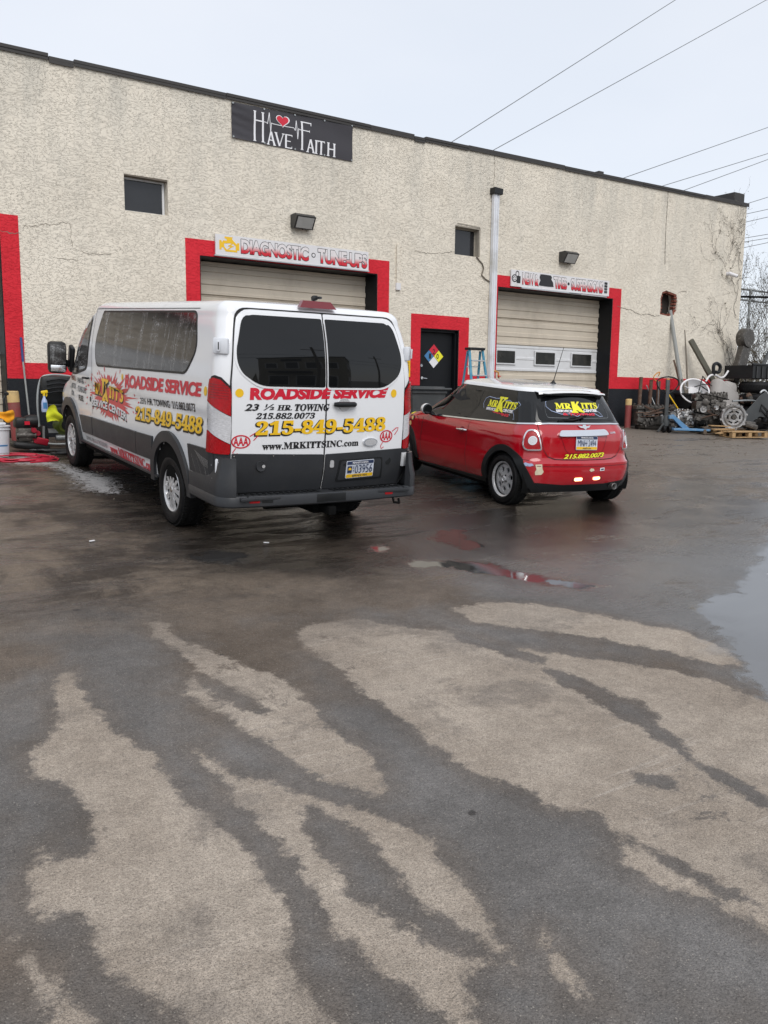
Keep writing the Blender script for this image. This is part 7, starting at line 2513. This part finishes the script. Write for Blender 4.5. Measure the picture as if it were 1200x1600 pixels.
curved_panel('car_door_skin', 'pale grey panel lying low beside the light pallet', 'fender_white', [(-.45, 0), (-.1, .16), (.45, .42), (.9, .46), (.9, -.02), (.2, -.04)], .8, at(19.65, 11.75), R(-6), bulge=.10)

# transmission with round bell housing, on the light pallet
tm = thing('transmission', 'scrap transmission with round pale bell housing on the light pallet', 'transmission', at(18.45, 12.25, .16), R(-42))
MB().lathe([(.0, -.02), (.06, -.02), (.07, -.05), (.20, -.055), (.235, -.03), (.25, -.06), (.285, -.065), (.30, -.04), (.30, .06), (.26, .16), (.18, .40), (.14, .60), (0, .62)], (0, 0, .29), 'Y', 36).build('bell_housing', 'cast_alloy', tm)
for k in range(8):
    a = 2 * PI * k / 8 + .2
    MB().cyl((.295 * math.cos(a), -.07, .29 + .295 * math.sin(a)), (.295 * math.cos(a), .03, .29 + .295 * math.sin(a)), .03, n=12).build('lug', 'cast_alloy', tm)
for k in range(6):
    a = 2 * PI * k / 6
    MB().box((.14 * math.cos(a), -.062, .29 + .14 * math.sin(a)), (.09, .014, .03), (0, -a + PI / 2, 0), bev=.005).build('clutch_finger', 'wheel_well_black', tm, smooth=0)
MB().lathe([(0, -.085), (.045, -.085), (.055, -.05)], (0, 0, .29), 'Y', 16).build('splined_hub', 'oily_iron', tm)
MB().box((.28, .2, .12), (.5, .4, .16), (0, .1, .2), bev=.04).box((.42, .05, .08), (.3, .3, .12), (0, .3, 0), bev=.03).build('gear_casing', 'oily_iron', tm)


def pallet(label, loc, rz, m, w=1.0, d=.9, seed=1, rough=0.0):
    t = thing('pallet', label, 'pallet', loc, rz)
    q = random.Random(seed)
    for k in range(6):
        y_ = -d / 2 + .06 + (d - .12) * k / 5
        L_ = w * (1 - rough * q.random() * .5)
        MB().box((q.uniform(-1, 1) * rough * .15, y_, .135 + q.uniform(-1, 1) * rough * .01), (L_, .10, .022), (q.uniform(-.1, .1) * rough, q.uniform(-.06, .06) * rough, q.uniform(-.2, .2) * rough), bev=.002).build('deck_board', m, t, smooth=0)
    for x_ in (-w / 2 + .05, 0, w / 2 - .05):
        for y_ in (-d / 2 + .06, 0, d / 2 - .06):
            MB().box((x_, y_, .07), (.09, .11, .09)).build('block', m, t, smooth=0)
        MB().box((x_, 0, .012), (.09, d, .022)).build('runner', m, t, smooth=0)
    MB().box((0, -d / 2 + .03, .012), (w - .2, .08, .020)).build('bottom_board', m, t, smooth=0)
    return t


pallet('light new-looking wooden pallet under the transmission, at the right', at(18.35, 12.0), R(-18), 'pallet_wood', 1.0, .8, 2)
pallet('rotten dark pallet under the tall engine', at(18.35, 12.75), R(-18), 'old_pallet_wood', 1.2, 1.0, 3, 1.0)
for k in range(3):
    tag(MB().box(at(18.05 + .12 * k, 12.15 + .1 * k, .10 + .06 * k), (.85, .11, .022), (.05, -.05 + .04 * k, R(8 - 14 * k)), bev=.002).build('loose_board', 'pallet_wood', smooth=0),
        ('lowest loose pale board left of the light pallet', 'middle loose pale board left of the light pallet', 'uppermost loose pale board left of the light pallet')[k], 'board', group='loose boards beside the light pallet')

# loose oily parts filling the gaps of the heap, each its own thing
q = random.Random(77)
lumps = [(17.75, 13.35, .16, 'oily bracket lying between the dark engine and the pallet jack'), (18.02, 12.85, .14, 'oily lump in front of the alloy gearbox'), (19.0, 13.1, .2, 'dark casting wedged between the tall engine and the seat'),
         (18.95, 12.6, .16, 'dark pump lying behind the transmission'), (19.25, 12.3, .16, 'greasy casting right of the transmission'), (18.9, 12.05, .2, 'black part lying on the right end of the light pallet'),
         (19.55, 12.75, .24, 'oily bracket at the foot of the dark wing'), (19.9, 13.05, .5, 'dark alternator on top of the heap beside the seat'), (17.35, 13.3, .12, 'rusty part on the ground left of the pallet jack'), (18.6, 13.35, .5, 'oily casting behind the tall engine'),
         (20.35, 13.1, .9, 'dark coiled part in front of the piled tyres'), (20.6, 12.85, .35, 'dark lump at the left foot of the piled tyres')]
for k, (x_, y_, h_, lb_) in enumerate(lumps):
    t = thing('scrap_part', lb_, 'car part', at(x_, y_, 0 if h_ < .3 else h_ - .2), q.uniform(-1.2, .4))
    mb = MB()
    for i in range(9):
        mb.box((q.uniform(-.14, .14), q.uniform(-.12, .12), q.uniform(.03, .26)), (q.uniform(.05, .22), q.uniform(.05, .16), q.uniform(.04, .14)), (q.uniform(-.6, .6), q.uniform(-.6, .6), q.uniform(-.6, .6)), bev=.01)
    mb.build('casting', ('oily_iron', 'wheel_well_black', 'rusty_steel', 'oily_iron')[k % 4], t)
    a_ = q.uniform(0, 3)
    r_ = q.uniform(.05, .10)
    MB().cyl((-.05, -.14, .12), (-.02, -.20, .13), r_, n=18).cyl((-.05, -.2, .12), (-.04, -.22, .125), r_ * .4, n=12).build('pulley', 'oily_iron' if k % 3 else 'cast_alloy', t)
    MB().tube(smoothpts([(q.uniform(-.3, .3), q.uniform(-.2, .1), q.uniform(.02, .3)) for _ in range(4)], 5), q.uniform(.008, .016), n=6).build('hose', 'hose_black', t)

# grit, leaves and litter
gr = MB()
for k in range(900):
    x_ = q.uniform(2.6, 21)
    y_ = WY - .02 - abs(q.gauss(0, .35)) if q.random() < .6 else q.uniform(9, 14)
    c = at(x_, y_, .004)
    r_ = q.uniform(.006, .022)
    gr.box(c, (r_ * 1.6, r_, r_ * .8), (q.random(), q.random(), q.random() * 6))
tag(gr.build('loose_grit', 'weathered_wood', smooth=0, recalc=False), 'loose grit and leaf crumbs scattered along the foot of the wall', 'grit', kind='stuff')
for k, (x_, y_, lb_) in enumerate(((1.91, 7.36, 'small white scrap of paper on the wet ground far left of the van rear wheel'), (3.02, 7.75, 'small white chip on the ground just behind the van rear wheel'), (3.28, 6.75, 'white cigarette end beside the dark pothole puddle'))):
    tag(MB().box(at(x_, y_, .008), (.05, .018, .010), (0, 0, .4 + k), bev=.003).build('litter', 'print_white', smooth=0), lb_, 'litter')

# ---------------------------------------------------------------- fence, vines, wires
FY = 16.3
FZ = SL * 17
fc = thing('chain_link_fence', 'tall chain-link fence with leafless vines right of the building', 'fence', (24, FY, FZ))
mb = MB()
x0_, x1_, z0_, z1_ = 21.8, 33.0, 0.0, 3.95
st_p = .14
k = x0_ - (z1_ - z0_)
while k < x1_:
    for sg in (1, -1):
        a0 = max(x0_, k)
        a1 = min(x1_, k + (z1_ - z0_))
        if a1 > a0:
            za, zb = (a0 - k), (a1 - k)
            if sg < 0:
                za, zb = (z1_ - z0_) - za, (z1_ - z0_) - zb
            mb.cyl((a0, FY + .006 * sg, FZ + za), (a1, FY + .006 * sg, FZ + zb), .0045, n=3, cap=False)
    k += st_p
o = onto(fc, mb.build('chain_link_mesh', 'wire_grey', smooth=0, recalc=False))
o['kind'] = 'stuff'
for z_ in (3.95, 3.62, 1.55):
    onto(fc, MB().cyl((x0_, FY, FZ + z_), (x1_, FY, FZ + z_ + .0), .03, n=10).build('rail', 'galvanised'))
onto(fc, MB().cyl((x0_, FY - .05, FZ + 3.55), (x1_, FY - .05, FZ + 4.2), .035, n=10).build('brace_rail', 'wheel_well_black'))
for x_ in (21.95, 25.0, 28.0, 31.0):
    onto(fc, MB().cyl((x_, FY, FZ - .1), (x_, FY, FZ + 4.0), .04, n=12).build('post', 'galvanised'))


def vine(name, label, starts, seed, plane_y, L=2.0, up=1.0, leaf=.5, spread=.25, m='vine_stem'):
    q = random.Random(seed)
    mb = MB()
    lv = MB()

    def grow(p, d, n, r, depth):
        pts = [p]
        for i in range(n):
            d = (d + Vector((q.uniform(-1, 1) * spread, 0, q.uniform(-1, 1) * spread + .04 * up))).normalized()
            p = p + d * .09
            p = Vector((p.x, plane_y + q.uniform(-.03, .03), p.z))
            pts.append(p)
            if depth < 3 and q.random() < .22:
                s = Vector((d.z, 0, -d.x)) * q.choice((-1, 1))
                grow(p, (d + s * .9).normalized(), max(3, int(n * .5)), r * .6, depth + 1)
            if q.random() < leaf:
                c = p + Vector((q.uniform(-.05, .05), q.uniform(-.05, 0), q.uniform(-.05, .05)))
                e1 = Vector((q.uniform(-1, 1), q.uniform(-1, 1), q.uniform(-1, 1))).normalized() * q.uniform(.012, .03)
                e2 = e1.orthogonal().normalized() * q.uniform(.010, .025)
                lv.add([c - e1, c + e2, c + e1, c - e2], [(0, 1, 2, 3)])
        mb.tube(pts, [max(.002, r * (1 - .7 * i / len(pts))) for i in range(len(pts))], n=4)
    for (x, z, dx, dz, n, r) in starts:
        grow(Vector((x, plane_y, z)), Vector((dx, 0, dz)).normalized(), n, r, 0)
    t = thing(name, label, 'vine', (starts[0][0], plane_y, starts[0][1]))
    onto(t, mb.build('stem', m, smooth=0, recalc=False))
    if lv.v:
        o = onto(t, lv.build('leaf', 'vine_leaf', smooth=0, recalc=False))
        o['kind'] = 'stuff'
    return t


vine('bare_vine', 'tangled leafless vine covering the chain-link fence', [(22 + .33 * i, FZ + .1 + .5 * (i % 3), .2, 1, 34, .012) for i in range(22)], 3, FY - .04, leaf=.75, spread=.42)
vine('bare_vine', 'thin dead vine climbing the right end of the cream wall', [(21.55, ZW + .9, -.1, 1, 26, .010), (21.45, ZW + 1.6, -.3, 1, 22, .007), (21.5, ZW + 3.0, -.3, 1, 26, .006), (21.3, ZW + 3.8, -.6, 1, 18, .004), (21.6, ZW + 4.4, -.5, 1, 14, .004), (21.35, ZW + 1.3, -.4, 1, 18, .006)], 8, WY - .02, leaf=.35, spread=.30)
vine('scrub_shrub', 'dry tangled scrub growing at the foot of the wall corner', [(21.4 + .12 * i, ZW + .4, q_ * .3, 1, 15, .012) for i, q_ in enumerate((-1.5, -1, -.4, 0, .5, 1, -2, -1.2))], 12, WY - .25, leaf=.5, spread=.5)

W_ = [((23.58, 12.57), (37.76, 21.77)), ((25.87, 12.57), (45.52, 23.7)), ((34.59, 12.66), (46.57, 17.16)), ((37.33, 12.6), (46.76, 15.76)), ((39.01, 12.58), (46.8, 15.44)),
      ((45.12, 12.77), (47.07, 13.38)), ((45.19, 12.22), (47.16, 12.71)), ((45.06, 11.74), (47.22, 12.28)), ((45.04, 10.85), (47.35, 11.32)), ((45.07, 10.64), (47.38, 11.1)), ((45.11, 10.33), (47.41, 10.85))]
names_ = ['topmost overhead wire crossing the sky', 'second overhead wire from the top', 'third overhead wire from the top, above the right end of the roof', 'fourth overhead wire from the top', 'fifth overhead wire from the top, ending at the roof edge',
          'overhead wire just above the roof corner at the right edge', 'upper of two close wires right of the roof corner', 'lower of two close wires right of the roof corner', 'first of three low wires at the right edge', 'second of three low wires at the right edge', 'lowest overhead wire at the right edge']
for ((xa, za), (xb, zb)), lb in zip(W_, names_):
    d = Vector((xb - xa, 0, zb - za))
    k = max(1, 14 / d.length)
    a = Vector((xa, 30, za)) - d * (.6 if d.length > 5 else 5)
    b = Vector((xb, 30, zb)) + d * (.5 if d.length > 5 else 5)
    pts = [a.lerp(b, i / 14) for i in range(15)]
    tag(MB().tube(pts, .018, n=5).build('overhead_wire', 'wire_grey', smooth=0), lb, 'wire', group='overhead wires in the sky')

# low distant hedge and sheds beyond the fence
bgm = MB()
q = random.Random(2)
for k in range(2600):
    c = Vector((q.uniform(30, 130), q.uniform(60, 75), 0))
    c.z = SL * 17 + abs(q.gauss(0, 2.0)) * (1 + .5 * math.sin(c.x * .2))
    e1 = Vector((q.uniform(-1, 1), q.uniform(-1, 1), q.uniform(-1, 1))).normalized() * q.uniform(.3, .8)
    e2 = e1.orthogonal().normalized() * q.uniform(.2, .6)
    bgm.add([c - e1, c + e2, c + e1, c - e2], [(0, 1, 2, 3)])
tag(bgm.build('distant_scrub', 'vine_leaf', smooth=0, recalc=False), 'low dark scrub far beyond the fence', 'scrub', kind='stuff')

# ---------------------------------------------------------------- across the street (seen mirrored in the van's rear glass)
ob = thing('corner_building', 'two-storey rendered corner building across the street, mirrored in the van windows', 'building', (20.5, -17.5, -.15))


def obx(c, s, m, name):
    o_ = MB().box(c, s).build(name, m, smooth=0)
    o_.parent = ob
    return o_


# local frame: corner at the origin, one front along -x, the other along +y after the turn
obx((-5.5, -4.5, 4.3), (11.0, 9.0, 9.0), 'stucco_beige_far', 'wall')
obx((-5.5, -4.5, 8.9), (11.3, 9.3, .25), 'coping_metal', 'coping_strip')
for (x, z, w, h) in ((-9.4, 6.2, 1.3, 1.5), (-6.8, 6.3, 1.5, 1.9), (-4.2, 6.3, 1.6, 1.8), (-1.5, 6.2, 1.0, 1.6), (-8.6, 1.9, 2.4, 2.4), (-5.2, 1.9, 2.2, 2.6), (-1.9, 1.8, 1.2, 2.6)):
    obx((x, .02, z), (w + .3, .10, h + .3), 'sign_white', 'window_frame')
    obx((x, .06, z), (w, .08, h), 'window_pane', 'window_pane')
for (y, z, w, h) in ((-1.6, 6.2, 1.0, 1.5), (-4.2, 6.2, .9, 1.6), (-6.9, 6.2, 1.0, 1.5), (-2.2, 1.9, 1.6, 2.2), (-5.9, 1.9, 1.8, 2.2)):
    obx((.02, y, z), (.10, w + .25, h + .25), 'sign_white', 'window_frame')
    obx((.06, y, z), (.08, w, h), 'window_pane', 'window_pane')
obx((-6.8, .8, 4.2), (5.0, 1.6, .5), 'black_paint', 'awning')
obx((-6.8, .08, 8.0), (2.6, .12, .7), 'black_paint', 'sign_panel')
ob.rotation_euler = (0, 0, R(38))
for (x, y, lb) in ((14.0, -13, 'utility pole left of the corner building across the street'), (25.5, -17, 'utility pole right of the corner building across the street')):
    p = thing('utility_pole', lb, 'pole', (x, y, -.15), group='utility poles across the street')
    MB().cyl((0, 0, 0), (0, 0, 10), .16, .12, n=14).build('pole', 'weathered_wood', p)
    MB().box((0, 0, 9.2), (2.4, .1, .12)).build('crossarm', 'weathered_wood', p, smooth=0)
for z_, lb in ((8.2, 'upper wire strung across the street behind the camera'), (7.2, 'lower wire strung across the street behind the camera')):
    tag(MB().tube([(-40, -15, z_ + .5), (13.5, -16, z_), (21, -17.8, z_ - .4), (29.5, -20, z_), (60, -28, z_ + .5)], .03, n=5).build('street_wire', 'wire_grey'), lb, 'wire', group='wires across the street')
